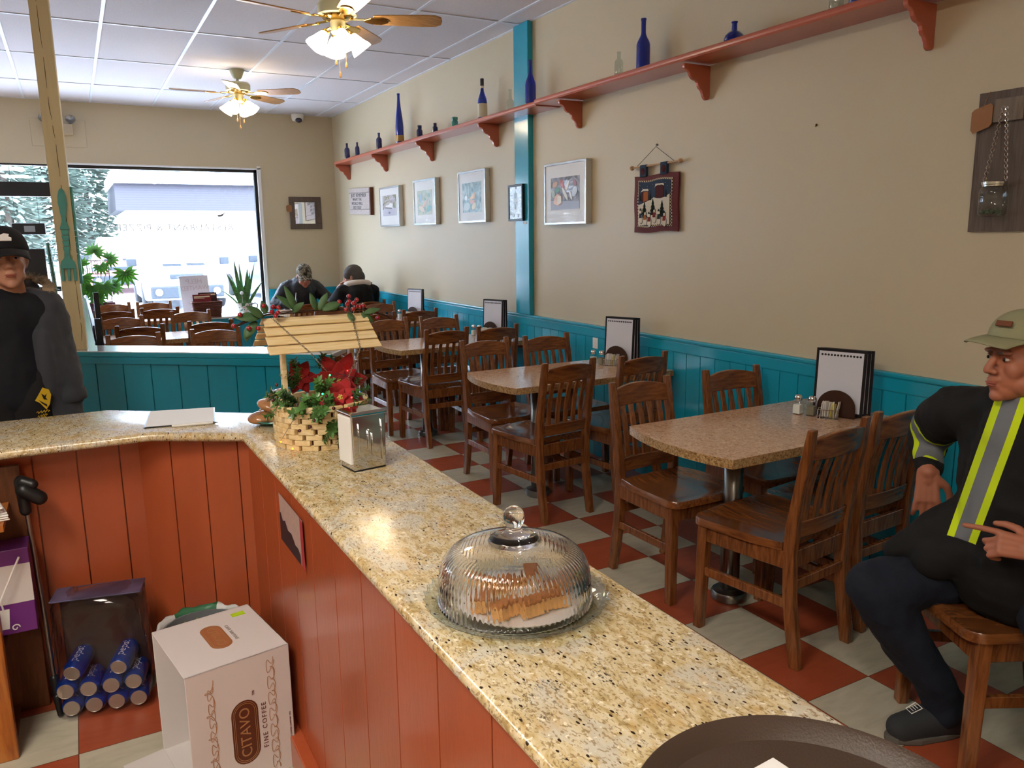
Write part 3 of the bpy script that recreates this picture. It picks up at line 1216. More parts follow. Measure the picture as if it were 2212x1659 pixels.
bottle('bottle', 7.93, smallprof(.195, .032, .012), m_cobdk, 'small dark blue bottle, the one closest to the corner on the shelf')
bottle('bottle', 7.54, smallprof(.165, .026, .011), m_cobdk, 'small dark blue bottle, second from the corner on the shelf')
bottle('bottle', 6.79, smallprof(.185, .031, .012), m_cobdk, 'small dark blue bottle just left of the tall slim one')
bottle('bottle', 6.17, [(.036, 0), (.040, .01), (.041, .10), (.041, .17), (.036, .24), (.027, .31), (.018, .38), (.0135, .44), (.0125, .475), (.015, .478), (.015, .492), (.009, .492)], m_cobalt,
       'very tall slim blue bottle with gold figures low on its body', extra=[('gold_decoration', [(.0416, .03), (.0421, .032), (.0421, .085), (.0416, .087)], m_gold)])
bottle('jar', 5.65, [(.026, 0), (.030, .004), (.030, .075), (.022, .09), (.0235, .092), (.0235, .122), (.01, .122)], m_cobdk, 'small dark blue jar just right of the tall slim bottle', 'jar')
bottle('jar', 5.28, [(.024, 0), (.027, .004), (.026, .058), (.015, .074), (.016, .076), (.016, .098), (.008, .098)], m_cobdk, 'smallest dark blue jar, left of the teal jar', 'jar')
bottle('jar', 4.85, [(.026, 0), (.031, .005), (.031, .05), (.024, .064), (.028, .076), (.028, .092), (.024, .092), (.024, .07), (0, .07)], m_tealglass, 'little pale teal glass jar on the shelf', 'jar')
bottle('wine_bottle', 4.315, wineprof(.315, .038, .55, .0125, .22), m_cobalt, 'blue wine bottle with cream label and black capsule left of the teal post',
       extra=[('label', [(.0385, .02), (.0388, .02), (.0388, .125), (.0385, .125)], m_label), ('capsule', [(.0145, .265), (.0150, .265), (.0150, .318), (.008, .322), (0, .322)], m_capd), ('neck_band', [(.0148, .245), (.0152, .245), (.0152, .262), (.0148, .262)], m_label)])
bottle('bottle', 3.85, [(.025, 0), (.028, .005), (.028, .075), (.020, .088), (.013, .092), (.0115, .15), (.0135, .152), (.0135, .165), (.006, .165)], m_clrb, 'small clear glass bottle just left of the teal post')
bottle('wine_bottle', 3.545, wineprof(.315, .040, .55, .0115, .22), m_cobalt, 'blue wine bottle standing in front of the teal post')
bottle('bottle', 2.48, smallprof(.155, .026, .011, .6), m_clrb, 'clear ribbed glass bottle left of the blue wine bottle on the near shelf')
bottle('wine_bottle', 2.245, wineprof(.29, .040, .62, .014, .12), m_cobalt, 'blue wine bottle with square shoulders on the near shelf')
bottle('bottle', 1.515, [(.03, 0), (.046, .008), (.052, .024), (.046, .042), (.03, .058), (.014, .066), (.0125, .10), (.016, .103), (.016, .108), (.008, .108)], m_cobalt, 'squat round blue flask with a short neck on the near shelf')
bottle('bottle', .905, smallprof(.17, .030, .012, .7), m_clrb, 'clear bottle cut by the top edge of the picture')
bottle('bottle', .80, smallprof(.19, .032, .014, .7), m_cobalt, 'blue bottle base cut by the top edge of the picture')

# ------------------------------------------------------------------ pictures
m_alu = mat('pale_silver_frame', '#c9cdd2', rough=.2, metal=.7)
m_frameside = mat('frame_side_wood', '#a88a5c', rough=.5)
m_mat = mat('white_mount_board', '#d6d4d2', rough=.4, coat=.3)
m_mat.node_tree.nodes['Principled BSDF'].inputs['Coat Roughness'].default_value = .02


def art(name, stops, scale=6, seed=0, dist=2.0, coat=.3, stretch=(1, 1, 1)):
    m = mat(name, '#888888', rough=.25, coat=coat)
    n, b, L = nodes_of(m)
    v_ = objvec(n, stretch)
    mp = v_.node
    mp.inputs['Location'].default_value = (seed, seed * 1.3, seed * .7)
    f = noise(n, scale, 5, v_, dist)
    L(ramp(n, f, stops), b.inputs['Base Color'])
    b.inputs['Coat Roughness'].default_value = .02
    return m


def picture(name, y0, y1, z0, z1, lab, frame_m, border, art_m, mw, depth=.05, deco=None, cat='picture', grp=None, rot=0, mount=None):
    """hangs on the right wall; local x runs along -y (left to right as seen), z up"""
    yc, zc = (y0 + y1) / 2, (z0 + z1) / 2
    w, h = abs(y1 - y0) / 2, (z1 - z0) / 2
    t = thing(name, lab, cat, (W, yc, zc), 0, grp)
    t.matrix_world = Matrix.Translation((W, yc, zc)) @ Matrix.Rotation(-PI / 2, 4, 'Z') @ Matrix.Rotation(rot, 4, 'Y')
    mb = MB()
    for a in ((-w, w, h - border, h), (-w, w, -h, -h + border), (-w, -w + border, -h + border, h - border), (w - border, w, -h + border, h - border)):
        mb.box(a[0], a[1], -depth, -.001, a[2], a[3])
    mb.build('frame', frame_m, t, bevel=.0015, seg=1)
    mb = MB(); mb.box(-w + border, w - border, -depth + .006, -.004, -h + border, h - border)
    mt_ = mb.build('mount', mount or m_mat, t)
    mb = MB()
    iw, i0, i1 = w * mw[0], -h + 2 * h * mw[1], -h + 2 * h * mw[2]
    mb.box(-iw, iw, -depth + .0045, -depth + .0065, i0, i1)
    mb.build('print', art_m, mt_)
    if deco:
        deco(mt_, w, h, iw, i0, i1, -depth + .004)
    return t


def blobs(items, name='painted_shapes'):
    def f(t, w, h, iw, i0, i1, yy):
        mats, mb = [], MB()
        for k, (u, v, a, b_, rot, c) in enumerate(items):
            mm = art_mats.setdefault(c, mat('paint_' + c.strip('#'), c, rough=.3, coat=.3))
            if mm not in mats:
                mats.append(mm)
            mb.cm = mats.index(mm)
            if isinstance(a, list):
                pts = [(iw * (2 * px - 1), i0 + (i1 - i0) * pz) for px, pz in a]
            else:
                cx, cz = iw * (2 * u - 1), i0 + (i1 - i0) * v
                pts = []
                for q in range(14):
                    an = 2 * PI * q / 14
                    px, pz = a * iw * math.cos(an), b_ * (i1 - i0) * math.sin(an)
                    pts.append((cx + px * math.cos(rot) - pz * math.sin(rot), cz + px * math.sin(rot) + pz * math.cos(rot)))
            y_ = yy - .0003 * k
            mb.add([(p_[0], y_, p_[1]) for p_ in pts], [tuple(range(len(pts)))])
        mb.build(name, mats, t)
    return f


art_mats = {}
a1 = art('print_boat_on_shore', [(.3, '#5c6a4a'), (.45, '#8f8d6e'), (.55, '#b6aeb0'), (.7, '#c9c6cf')], 9, 1)
a2 = art('print_rocky_shore', [(.3, '#5f8489'), (.42, '#8fb0a8'), (.52, '#c0b29a'), (.62, '#a9bdb4'), (.75, '#d8d2c4')], 12, 4)
a3 = art('print_blue_forest', [(.3, '#47626c'), (.45, '#6f8c94'), (.58, '#92aab0'), (.72, '#c3cfd2')], 12, 9)
a4 = art('print_boat_deck', [(.35, '#4d474b'), (.5, '#7d767c'), (.65, '#a29ca4')], 10, 2)
a5 = art('print_engraving', [(.35, '#3d4648'), (.5, '#7c8688'), (.62, '#a9b2b2')], 30, 3)
gp = 'silver framed prints along the wall'
picture('framed_picture', 7.04, 6.43, 1.66, 2.085, 'silver framed picture of a small boat on grey ground, first from the corner', m_alu, .018, a1, (.68, .27, .79), grp=gp,
        deco=blobs([(.5, .2, .0, 0, 0, '#b9b7c4') if 0 else (0, 0, [(0, 0), (1, 0), (1, .35), (.6, .42), (.2, .4), (0, .3)], 0, 0, '#b3b0bd'), (.5, .42, [(.15, .38), (.72, .32), (.78, .58), (.5, .62), (.3, .55)], 0, 0, '#e0dedd'), (.5, .5, [(.15, .38), (.72, .32), (.7, .38), (.2, .44)], 0, 0, '#54444a'), (.4, .6, .3, .08, .1, '#a39a96'), (.5, .15, .15, .05, 0, '#6d5f86')]))
picture('framed_picture', 6.02, 5.465, 1.66, 2.10, 'silver framed picture of a green and pink rocky shore, second from the corner', m_alu, .018, a2, (.66, .22, .76), grp=gp,
        deco=blobs([(.8, .25, .3, .12, .4, '#4f8f8c'), (.3, .25, .45, .10, -.3, '#cbb7a0'), (.5, .45, .35, .08, .5, '#d2a694'), (.25, .7, .3, .12, .8, '#7f9db4')]))
picture('framed_picture', 4.955, 4.418, 1.66, 2.102, 'silver framed picture with an orange tent shape among blue trees, left of the teal post', m_alu, .018, a3, (.68, .20, .77), grp=gp,
        deco=blobs([(0, 0, [(.35, .42), (.68, .46), (.68, .68), (.55, .6), (.42, .5)], 0, 0, '#dba873'), (0, 0, [(.35, .40), (.68, .42), (.66, .3), (.5, .26)], 0, 0, '#c98f72'), (.62, .2, .25, .1, .4, '#cdb88c'), (.2, .5, .15, .08, 0, '#dfe2e6'), (.25, .2, .35, .14, .1, '#b4c2c4')]))
picture('framed_picture', 3.465, 2.92, 1.617, 2.048, 'silver framed picture of colourful upturned boats on a deck, right of the teal post', m_alu, .016, a4, (.68, .24, .76), grp=gp,
        deco=blobs([(0, 0, [(0, 0), (1, 0), (1, .22), (0, .3)], 0, 0, '#8e8896'), (.16, .80, .2, .09, .3, '#c08a5c'), (.42, .78, .22, .10, -1.0, '#b04438'), (.25, .62, .2, .07, .1, '#3f7a5c'), (.6, .72, .22, .06, 1.0, '#d8ccc0'), (.85, .78, .14, .09, -.6, '#8f3c34'),
                    (.10, .5, .12, .12, .1, '#9fae9e'), (.52, .48, .30, .07, -.9, '#cfc9c4'), (.85, .52, .22, .12, .7, '#bfc4cc'), (.72, .42, .06, .16, .5, '#e4e2e0'), (0, 0, [(.12, .2), (.28, .12), (.40, .2), (.40, .42), (.26, .5), (.14, .40)], 0, 0, '#d8a582'), (0, 0, [(.26, .15), (.40, .22), (.38, .42), (.27, .44)], 0, 0, '#e6dccb')]))
pf = picture('small_framed_picture', 3.985, 3.755, 1.655, 1.933, 'small black framed grey picture with a face like carving, hung on the teal post', m_black, .017, a5, (.8, .04, .96), depth=.025,
        deco=blobs([(.5, .5, .42, .30, 0, '#c9cfcc'), (.5, .52, .30, .24, 0, '#9aa3a2'), (.5, .72, .26, .10, 0, '#4a5a58'), (.38, .5, .07, .03, 0, '#1e2424'), (.62, .5, .07, .03, 0, '#1e2424'), (.5, .42, .05, .06, 0, '#3b4444'), (.5, .34, .12, .03, 0, '#2a3030'), (.3, .12, .16, .05, 0, '#c3c8c6'), (.7, .12, .14, .05, 0, '#c3c8c6'), (.5, .93, .12, .03, .3, '#c3c8c6')]))
pf.location.x = W - .045
# price labels below the right corner of pictures
mb = MB(); mb.box(W - .047, W - .045, 3.735, 3.785, 1.63, 1.648)
tag(mb.build('price_tag', m_paper), 'tiny white label stuck on the teal post under the small black picture', 'label')

# whitewashed plank sign with hand lettering near the corner
m_wash = mat('whitewashed_board', '#b3a6a0', rough=.8, var=.2, vscale=30, stretch=(1, 6, 6))
sg = thing('plank_sign', 'whitewashed wooden plank sign with handwritten dark lettering nearest the corner', 'sign', (W, 0, 0))
sg.matrix_world = Matrix.Translation((W, 7.78, 1.975)) @ Matrix.Rotation(-PI / 2, 4, 'Z') @ Matrix.Rotation(R(2), 4, 'Y')
mb = MB()
for z0, z1 in ((-.155, -.095), (-.092, .10), (.103, .155)):
    mb.box(-.40, .40, -.04, -.002, z0, z1)
mb.build('planks', m_wash, sg, bevel=.003)
mb = MB(); mb.box(.37, .41, -.042, -.001, -.157, .157)
mb.build('edge', m_pinedk, sg)
mb = MB()
TX = lambda x, y, z, rz=0: Matrix.Translation((x, y, z)) @ Matrix.Rotation(PI / 2, 4, 'X') @ Matrix.Rotation(rz, 4, 'Z')
for k, (tx, sz) in enumerate((('JUST REMEMBER', .058), ('WHAT THE', .05), ('WORLD WILL', .05), ('DO ITSELF', .05))):
    mb.text(tx, sz, TX(-.02 if k == 0 else -.08, -.041, .07 - k * .048), sx=1.35)
mb.build('lettering', m_ink, sg)

# mirror on the window wall
mr_ = thing('mirror', 'small square mirror in a rustic grey wood frame on the window wall', 'mirror', (.715, BY, 1.868))
mb = MB()
for a in ((-.205, .205, .14, .205), (-.205, .205, -.205, -.135), (-.205, -.14, -.135, .14), (.125, .205, -.135, .14)):
    mb.box(a[0], a[1], -.035, -.001, a[2], a[3])
mb.build('frame', m_greywood, mr_, bevel=.004)
m_mirror = mat('mirror_silver', '#e8e8e8', rough=.02, metal=1)
mb = MB(); mb.box(-.14, .125, -.015, -.005, -.135, .14)
mb.build('mirror_glass', m_mirror, mr_)
mb = MB(); mb.prism([(-.25, .03), (-.235, .015), (-.19, .015), (-.18, .03), (-.18, .09), (-.19, .10), (-.235, .10), (-.25, .085)], .036, .04, Matrix.Rotation(PI / 2, 4, 'X'))
m_kraft = mat('kraft_card', '#9a6a45', rough=.8)
mb.build('paper_tag', m_kraft, mr_)

# dome camera
cm = thing('security_camera', 'white security camera with dark lens under the ceiling in the far corner', 'camera', (.665, BY - .09, CZ - .006))
mb = MB(); mb.lathe([(.075, 0), (.078, -.02), (.07, -.07), (.06, -.085), (0, -.086)][::-1], 24)
mb.build('housing', m_white, cm, smooth=True)
mb = MB(); mb.ell((.0, -.055, -.08), (.045, .03, .032), Matrix.Rotation(R(30), 3, 'X'))
m_lens = mat('dark_lens', '#1c1840', rough=.1, coat=1)
mb.build('lens', m_lens, cm, smooth='all')

# emergency light
el = thing('emergency_light', 'beige twin head emergency light above the shop window, partly behind the post', 'lamp', (-2.0, BY, 2.74))
m_beige = mat('aged_beige_plastic', '#b8a88c', rough=.5)
mb = MB(); mb.box(-.27, .27, -.012, -.001, -.15, .15)
mb.build('back_plate', m_wall, el, bevel=.006)
mb = MB(); mb.box(-.15, .14, -.11, -.012, -.02, .09)
mb.build('battery_box', m_beige, el, bevel=.008)
for s_ in (-1, 1):
    mb = MB(); mb.lathe([(.015, -.03), (.03, -.025), (.05, .03), (.052, .036), (.048, .038), (.02, .02), (0, .018)], 20, Matrix.Translation((s_ * .13, -.08, .13)) @ Matrix.Rotation(R(70), 4, 'X'))
    mb.tube([(s_ * .11, -.06, .09), (s_ * .13, -.07, .12)], .01)
    mb.build('lamp_head', m_steel, el, smooth=True)

# quilted hanging
m_burg = mat('burgundy_cloth', '#5e1a1e', rough=.9, bump=.5, bscale=60, sheen=.3)
m_navy = mat('navy_cloth', '#2c3c52', rough=.9)
m_snow = mat('cream_cloth', '#cfc6b4', rough=.9, bump=.4, bscale=30)
m_chk = mat('checked_trim', '#cfc0a0', rough=.9)
n, b, L = nodes_of(m_chk)
v_ = objvec(n)
ck = n.nodes.new('ShaderNodeTexChecker')
ck.inputs['Scale'].default_value = 110
ck.inputs['Color1'].default_value = (*srgb('#d8c8a4'), 1)
ck.inputs['Color2'].default_value = (*srgb('#2c2018'), 1)
L(v_, ck.inputs['Vector'])
L(ck.outputs[0], b.inputs['Base Color'])
ql = thing('quilted_wall_hanging', 'burgundy bordered quilted hanging with snowy village scene on a wooden dowel', 'wall hanging', (W, 0, 0))
ql.matrix_world = Matrix.Translation((W - .012, 2.215, 1.735)) @ Matrix.Rotation(-PI / 2, 4, 'Z') @ Matrix.Rotation(R(-1), 4, 'Y')
mb = MB()
N_ = 14
def pillow(mb, w, z0, z1, t0, t1, nx=12, nz=16, bulge=.008):
    vs = []
    for j in range(nz + 1):
        for i in range(nx + 1):
            u, v = -1 + 2 * i / nx, j / nz
            ed = min(1, 6 * (1 - abs(u))) * min(1, 12 * min(v, 1 - v))
            vs.append((u * w + .003 * math.sin(v * 9), -t0 - bulge * ed * (.7 + .3 * math.sin(u * 7 + v * 5)), z0 + (z1 - z0) * v + .004 * math.sin(u * 4)))
    fs = [(j * (nx + 1) + i, j * (nx + 1) + i + 1, (j + 1) * (nx + 1) + i + 1, (j + 1) * (nx + 1) + i) for j in range(nz) for i in range(nx)]
    o_ = len(vs)
    vs += [(x, -t1, z) for x, y, z in vs]
    fs += [(o_ + a, o_ + d, o_ + c, o_ + b_) for a, b_, c, d in fs]
    for i in range(nx):
        fs.append((i + 1, i, o_ + i, o_ + i + 1))
        q = nz * (nx + 1)
        fs.append((q + i, q + i + 1, o_ + q + i + 1, o_ + q + i))
    for j in range(nz):
        a, c = j * (nx + 1), (j + 1) * (nx + 1)
        fs.append((a, c, o_ + c, o_ + a))
        a, c = a + nx, c + nx
        fs.append((c, a, o_ + a, o_ + c))
    mb.add(vs, fs)


pillow(mb, .205, -.182, .157, .012, .0)
qb_ = mb.build('quilt', m_burg, ql, smooth=True)
mb = MB(); pillow(mb, .160, -.150, .130, .0205, .014, bulge=.003)
mb.build('checked_border', m_chk, qb_, smooth=True)
mb = MB(); pillow(mb, .148, -.140, .120, .0240, .015, bulge=.002)
mb.build('sky_panel', m_navy, qb_, smooth=True)
mb = MB()
hill = [(-.146, -.139), (.146, -.139), (.146, .035), (.11, .022), (.07, .014), (.03, .016), (0, .022), (-.04, .008), (-.09, -.004), (-.146, -.016)]
mb.prism([(x, z) for x, z in hill], .0255, .0275, Matrix.Rotation(PI / 2, 4, 'X'))
mb.build('snow_hill', m_snow, qb_)
items = []
mb = MB()
mats_ = [mat('barn_red_cloth', '#4a1518', rough=.9), mat('brick_orange_cloth', '#a05a2a', rough=.9), m_snow, mat('dark_green_cloth', '#1b2620', rough=.9), mat('scarf_red', '#7c1f20', rough=.9), mat('dusk_blue_cloth', '#26344c', rough=.9)]
def cut(mi, pts, d=.029):
    mb.cm = mi
    mb.prism(pts, d - .001, d, Matrix.Rotation(PI / 2, 4, 'X'))
cut(0, [(-.115, .004), (-.095, .000), (-.095, .072), (-.115, .060)]); cut(1, [(-.095, .000), (-.05, .008), (-.05, .062), (-.095, .058)])
cut(2, [(-.122, .060), (-.098, .078), (-.050, .076), (-.045, .064), (-.09, .066)], .030)
cut(0, [(.018, .018), (.092, .016), (.092, .088), (.022, .088)]); cut(2, [(.016, .084), (.02, .1), (.092, .1), (.1, .084), (.08, .092), (.04, .092)], .030)
for cx, cz in ((-.085, -.05), (-.005, -.035), (.08, -.05)):
    for k in range(4):
        w_ = .012 + k * .008
        cut(3, [(cx - w_, cz + .02 - k * .022), (cx + w_, cz + .02 - k * .022), (cx, cz + .052 - k * .02)], .0292)
for k, cx in enumerate((-.118, -.075, -.035, .012, .055, .105)):
    zt = -.045 - .012 * (k % 3)
    mb.cm = 5
    mb.ell((cx, -.0275, zt - .056), (.0185, .003, .031)); mb.ell((cx, -.0285, zt - .014), (.0118, .003, .0135))
    mb.cm = 2
    mb.ell((cx, -.029, zt - .055), (.016, .004, .028))
    mb.ell((cx, -.030, zt - .014), (.0095, .004, .011))
    cut((5, 1, 4, 4, 3, 4)[k], [(cx - .013, zt - .05), (cx + .013, zt - .05), (cx + .009, zt - .022), (cx - .009, zt - .022)], .034)
    cut(3, [(cx - .009, zt - .005), (cx + .009, zt - .005), (cx + .004, zt + .008), (cx - .004, zt + .008)], .034)
for cx, cz in ((-.125, .03), (-.03, .03), (.115, .04)):
    for k in range(3):
        cut(3, [(cx - .006 - k * .003, cz - k * .011), (cx + .006 + k * .003, cz - k * .011), (cx, cz + .02 - k * .01)], .0292)
for k in range(12):
    mb.cm = 2
    mb.ell((-.13 + k * .0235, -.0275, .1 - (k * 37 % 5) * .009), (.0022, .001, .0022), None, 6, 4)
mb.build('village_applique', mats_, qb_)
for cx in (-.108, .085):
    mb = MB()
    mb.box(cx - .03, cx + .03, -.026, -.006, .15, .222)
    tb_ = mb.build('hanging_tab', m_navy, ql, bevel=.004)
    mb = MB()
    mb.ell((cx, -.026, .182), (.021, .003, .021))
    mb.build('applique_dot', mats_[0], tb_)
m_dowel = mat('pale_dowel_wood', '#b58a5c', rough=.5)
mb = MB()
mb.tube([(-.215, -.016, .213), (.215, -.016, .213)], .0055, 10)
for s_ in (-1, 1):
    mb.ell((s_ * .225, -.016, .213), (.016, .014, .014))
mb.build('dowel', m_dowel, ql, smooth=True)
mb = MB()
mb.tube([(-.17, -.018, .22), (0, -.012, .318), (.17, -.018, .22)], .0017, 6)
mb.build('cord', m_ink, ql)
mb = MB(); mb.ell((0, -.004, .328), (.007, .01, .007)); mb.tube([(0, 0, .326), (0, -.012, .322)], .002, 6)
mb.build('nail', m_steel, ql, smooth='all')
# lone nail and screw anchor in the wall
mb = MB(); mb.ell((W - .004, 1.067, 2.035), (.008, .003, .006)); mb.tube([(W, 1.067, 2.035), (W - .012, 1.065, 2.028)], .003, 6)
tag(mb.build('wall_anchor', mat('old_brass', '#6d5a22', rough=.5, metal=.6)), 'small bent brass wall anchor sticking out of the bare cream wall', 'nail')

# plaque with mason jar
pq = thing('wall_plaque', 'grey brown wooden plaque with small block and hook at the right wall edge', 'plaque', (W, 0, 0))
pq.matrix_world = Matrix.Translation((W, .145, 1.793)) @ Matrix.Rotation(-PI / 2, 4, 'Z')
mb = MB(); mb.box(-.143, .143, -.018, -.001, -.26, .26)
mb.build('board', m_greywood, pq, bevel=.001)
mb = MB(); mb.box(-.075, .035, -.036, -.018, .145, .228)
mb.build('block', wood('pale_grey_block', '#6a5c50', '#7a6c5e', '#887a6b', rough=.7, coat=0), pq, bevel=.001)
mb = MB(); mb.ell((-.02, -.05, .19), (.006, .004, .006)); mb.tube([(-.02, -.036, .185), (-.02, -.052, .183), (-.02, -.056, .192)], .002, 6)
mb.build('hook', m_steel, pq, smooth='all')
tg = thing('kraft_tag', 'brown kraft paper tag on a string at the top left corner of the plaque', 'tag', (W, 0, 0))
tg.matrix_world = Matrix.Translation((W - .038, .145, 1.793)) @ Matrix.Rotation(-PI / 2, 4, 'Z')
mb = MB(); mb.prism([(-.155, .125), (-.145, .112), (-.085, .130), (-.075, .142), (-.075, .205), (-.085, .216), (-.145, .20), (-.155, .19)], .001, .0024, Matrix.Rotation(PI / 2, 4, 'X'))
mb.build('card', m_kraft, tg)
mb = MB(); mb.tube([(-.112, -.0026, .198), (-.105, .0, .23), (-.10, .016, .262)], .0012, 6)
mb.build('string', m_kraft, tg)
jr = thing('mason_jar', 'small glass mason jar with green pebbles hanging on chains against the plaque', 'jar', (W, 0, 0))
jr.matrix_world = Matrix.Translation((W - .072, .168, 1.588)) @ Matrix.Rotation(-PI / 2, 4, 'Z') @ Matrix.Diagonal((1.32, 1.32, 1, 1))
mb = MB(); mb.lathe([(.02, 0), (.030, .002), (.036, .01), (.037, .09), (.034, .104), (.029, .112), (.029, .118)], 28)
mb.build('glass_body', m_jarglass, jr, smooth=True)
mb = MB(); mb.lathe([(.028, .11), (.031, .112), (.031, .117), (.033, .119), (.033, .128), (.031, .130), (.028, .130)], 28)
mb.build('lid_ring', m_chrome, jr, smooth=True)
mb = MB()
rr = random.Random(2)
for k in range(26):
    a, q = rr.uniform(0, 6.28), .028 * math.sqrt(rr.random())
    mb.ell((q * math.cos(a), q * math.sin(a), .008 + rr.uniform(0, .02)), (.006, .005, .004), Matrix.Rotation(rr.uniform(0, 3), 3, 'X'), 8, 6)
tag(mb.build('pebbles', mat('grey_green_pebbles', '#5a6a56', rough=.4, var=.4, vscale=60), jr, smooth='all'), kind='stuff')


def chainlink(mb, p0, p1, r=.0062, wire=.0013, step=.0102):
    p0, p1 = V(p0), V(p1)
    d = p1 - p0
    L_ = d.length
    d.normalize()
    k = int(L_ / step)
    q = d.to_track_quat('X', 'Z').to_matrix().to_4x4()
    for i in range(k):
        Mx = Matrix.Translation(p0 + d * (i + .5) * L_ / k) @ q @ Matrix.Rotation(PI / 2 * (i % 2) + .4, 4, 'X')
        pts = [Mx @ V((r * 1.15 * math.cos(2 * PI * j / 8), r * .62 * math.sin(2 * PI * j / 8), 0)) for j in range(8)]
        mb.tube(pts, wire, 5, close=True)


mb = MB(); chainlink(mb, (-.031, 0, .126), (.006, -.002, .396)); mb.build('chain', m_chrome, jr)
mb = MB(); chainlink(mb, (.031, 0, .126), (.012, .002, .396)); mb.build('chain', m_chrome, jr)

# outlet plates low on the wainscot
for k, (yy, ll_) in enumerate(((2.84, 'beside the second table, behind the menus'), (6.05, 'between the fourth and farthest tables'))):
    mb = MB(); mb.box(W - .022, W - .016, yy - .03, yy + .03, .765, .84)
    tag(mb.build('outlet_plate', m_white, None, bevel=.002), 'white wall outlet plate on the teal wainscot ' + ll_, 'outlet', 'outlet plates on the wainscot')

# ------------------------------------------------------------------ ceiling fans
m_fanbody = mat('cream_enamel', '#b9b897', rough=.35)


def fan(x, y, zb, a0, label, g):
    t = thing('ceiling_fan', label, 'ceiling fan', (x, y, CZ), 0, g)
    h = zb - CZ            # blade plane, negative
    mb = MB(); mb.lathe([(.0, -.085), (.03, -.085), (.042, -.07), (.062, -.02), (.065, 0)], 28)
    mb.build('canopy', m_fanbody, t, smooth=True)
    mb = MB(); mb.tube([(0, 0, -.08), (0, 0, h + .09)], .0125, 12)
    mb.build('down_rod', m_fanbody, t, smooth=True)
    mb = MB(); mb.lathe([(0, h + .012), (.085, h + .014), (.11, h + .022), (.112, h + .075), (.098, h + .092), (.03, h + .1), (0, h + .1)], 36)
    mb.build('motor_housing', m_fanbody, t, smooth=True)
    mb = MB(); mb.lathe([(0, h - .006), (.06, h - .004), (.088, h + .004), (.092, h + .012), (.07, h + .014), (0, h + .014)], 36)
    mb.build('flywheel_ring', m_brass, t, smooth=True)
    mb = MB(); mb.lathe([(0, h - .085), (.035, h - .08), (.043, h - .07), (.043, h - .012), (.036, h - .004), (0, h - .004)], 28)
    mb.build('light_kit', m_fanbody, t, smooth=True)
    for k in range(5):
        a = a0 + k * 2 * PI / 5
        Mx = Matrix.Translation((0, 0, h)) @ Matrix.Rotation(a, 4, 'Z')
        Mt = Mx @ Matrix.Rotation(R(-13), 4, 'X')
        poly = [(.205, -.052), (.30, -.058), (.50, -.066), (.565, -.062), (.595, -.04), (.602, 0), (.595, .04), (.565, .062), (.50, .066), (.30, .058), (.205, .052)]
        mb = MB(); mb.prism(poly, -.0035, .0035, Mt)
        bl = mb.build('blade', m_fanwood, t, bevel=.0015, seg=1)
        mb = MB()
        mb.box(.07, .16, -.012, .012, -.004, .004, Mx)
        mb.prism([(.15, -.012), (.19, -.035), (.25, -.040), (.285, -.02), (.295, 0), (.285, .02), (.25, .040), (.19, .035), (.15, .012)], -.010, -.0035, Mt)
        mb.build('blade_iron', m_brass, bl, bevel=.003)
    for k in range(4):
        a = a0 + .3 + k * PI / 2
        Mx = Matrix.Translation((0, 0, h - .07)) @ Matrix.Rotation(a, 4, 'Z')
        mb = MB()
        mb.tube([Mx @ V((.03, 0, .01)), Mx @ V((.055, 0, .016)), Mx @ V((.07, 0, .004))], .008, 8)
        Ms_ = Mx @ Matrix.Translation((.066, 0, .0)) @ Matrix.Rotation(R(180 - 38), 4, 'Y')
        mb.lathe([(.0, 0), (.022, 0), (.024, .012), (.02, .016)], 16, Ms_)
        la_ = mb.build('lamp_arm', m_brass, t, smooth=True)
        mb = MB(); mb.lathe([(.018, .012), (.026, .02), (.034, .04), (.044, .07), (.058, .100), (.062, .118), (.058, .117), (.052, .098), (.036, .066), (.024, .03), (0, .022)], 20, Ms_, flute=.003, nf=5, f0=.08, f1=1)
        mb.build('glass_shade', m_shade, la_, smooth='all')
    for k, (dx, dy, ln, s_) in enumerate(((-.03, -.03, .15, .8), (.03, -.03, .16, .8), (0.0, .0, .21, 1))):
        mb = MB()
        mb.tube([(dx, dy, h - .075), (dx, dy, h - .075 - ln)], .0012, 5)
        mb.lathe([(0, -.035), (.006, -.032), (.0075, -.022), (.004, -.006), (.002, 0)], 12, Matrix.Translation((dx, dy, h - .075 - ln)))
        mb.build('pull_chain', m_dowel, t, smooth=True)
    return t


fan(-.525, 3.10, 2.78, R(-22), 'five blade oak ceiling fan with lit glass shades, cut by the top of the picture', 'ceiling fans')
fan(-.49, 6.38, 2.885, R(36), 'five blade ceiling fan with lit glass shades on a short rod near the window', 'ceiling fans')
# fluorescent fittings over the serving side behind the camera
m_fluo = mat('lit_fluorescent_panel', (1, 1, 1), rough=.5, emis=(1, .92, .80), es=15)
for x, y, l_ in ((-3.0, -.7, 'beside the counter'), (-3.0, -3.0, 'farther back from the counter')):
    t = thing('ceiling_light', 'recessed fluorescent ceiling panel over the serving side, ' + l_, 'ceiling light', (x, y, CZ - .012), 0, 'fluorescent panels over the serving side')
    mb = MB()
    for a in ((-.31, .31, -.61, -.58), (-.31, .31, .58, .61), (-.31, -.28, -.58, .58), (.28, .31, -.58, .58)):
        mb.box(*a, -.01, .01)
    mb.build('frame', m_white, t)
    mb = MB(); mb.box(-.28, .28, -.58, .58, -.004, .006)
    mb.build('diffuser', m_fluo, t)
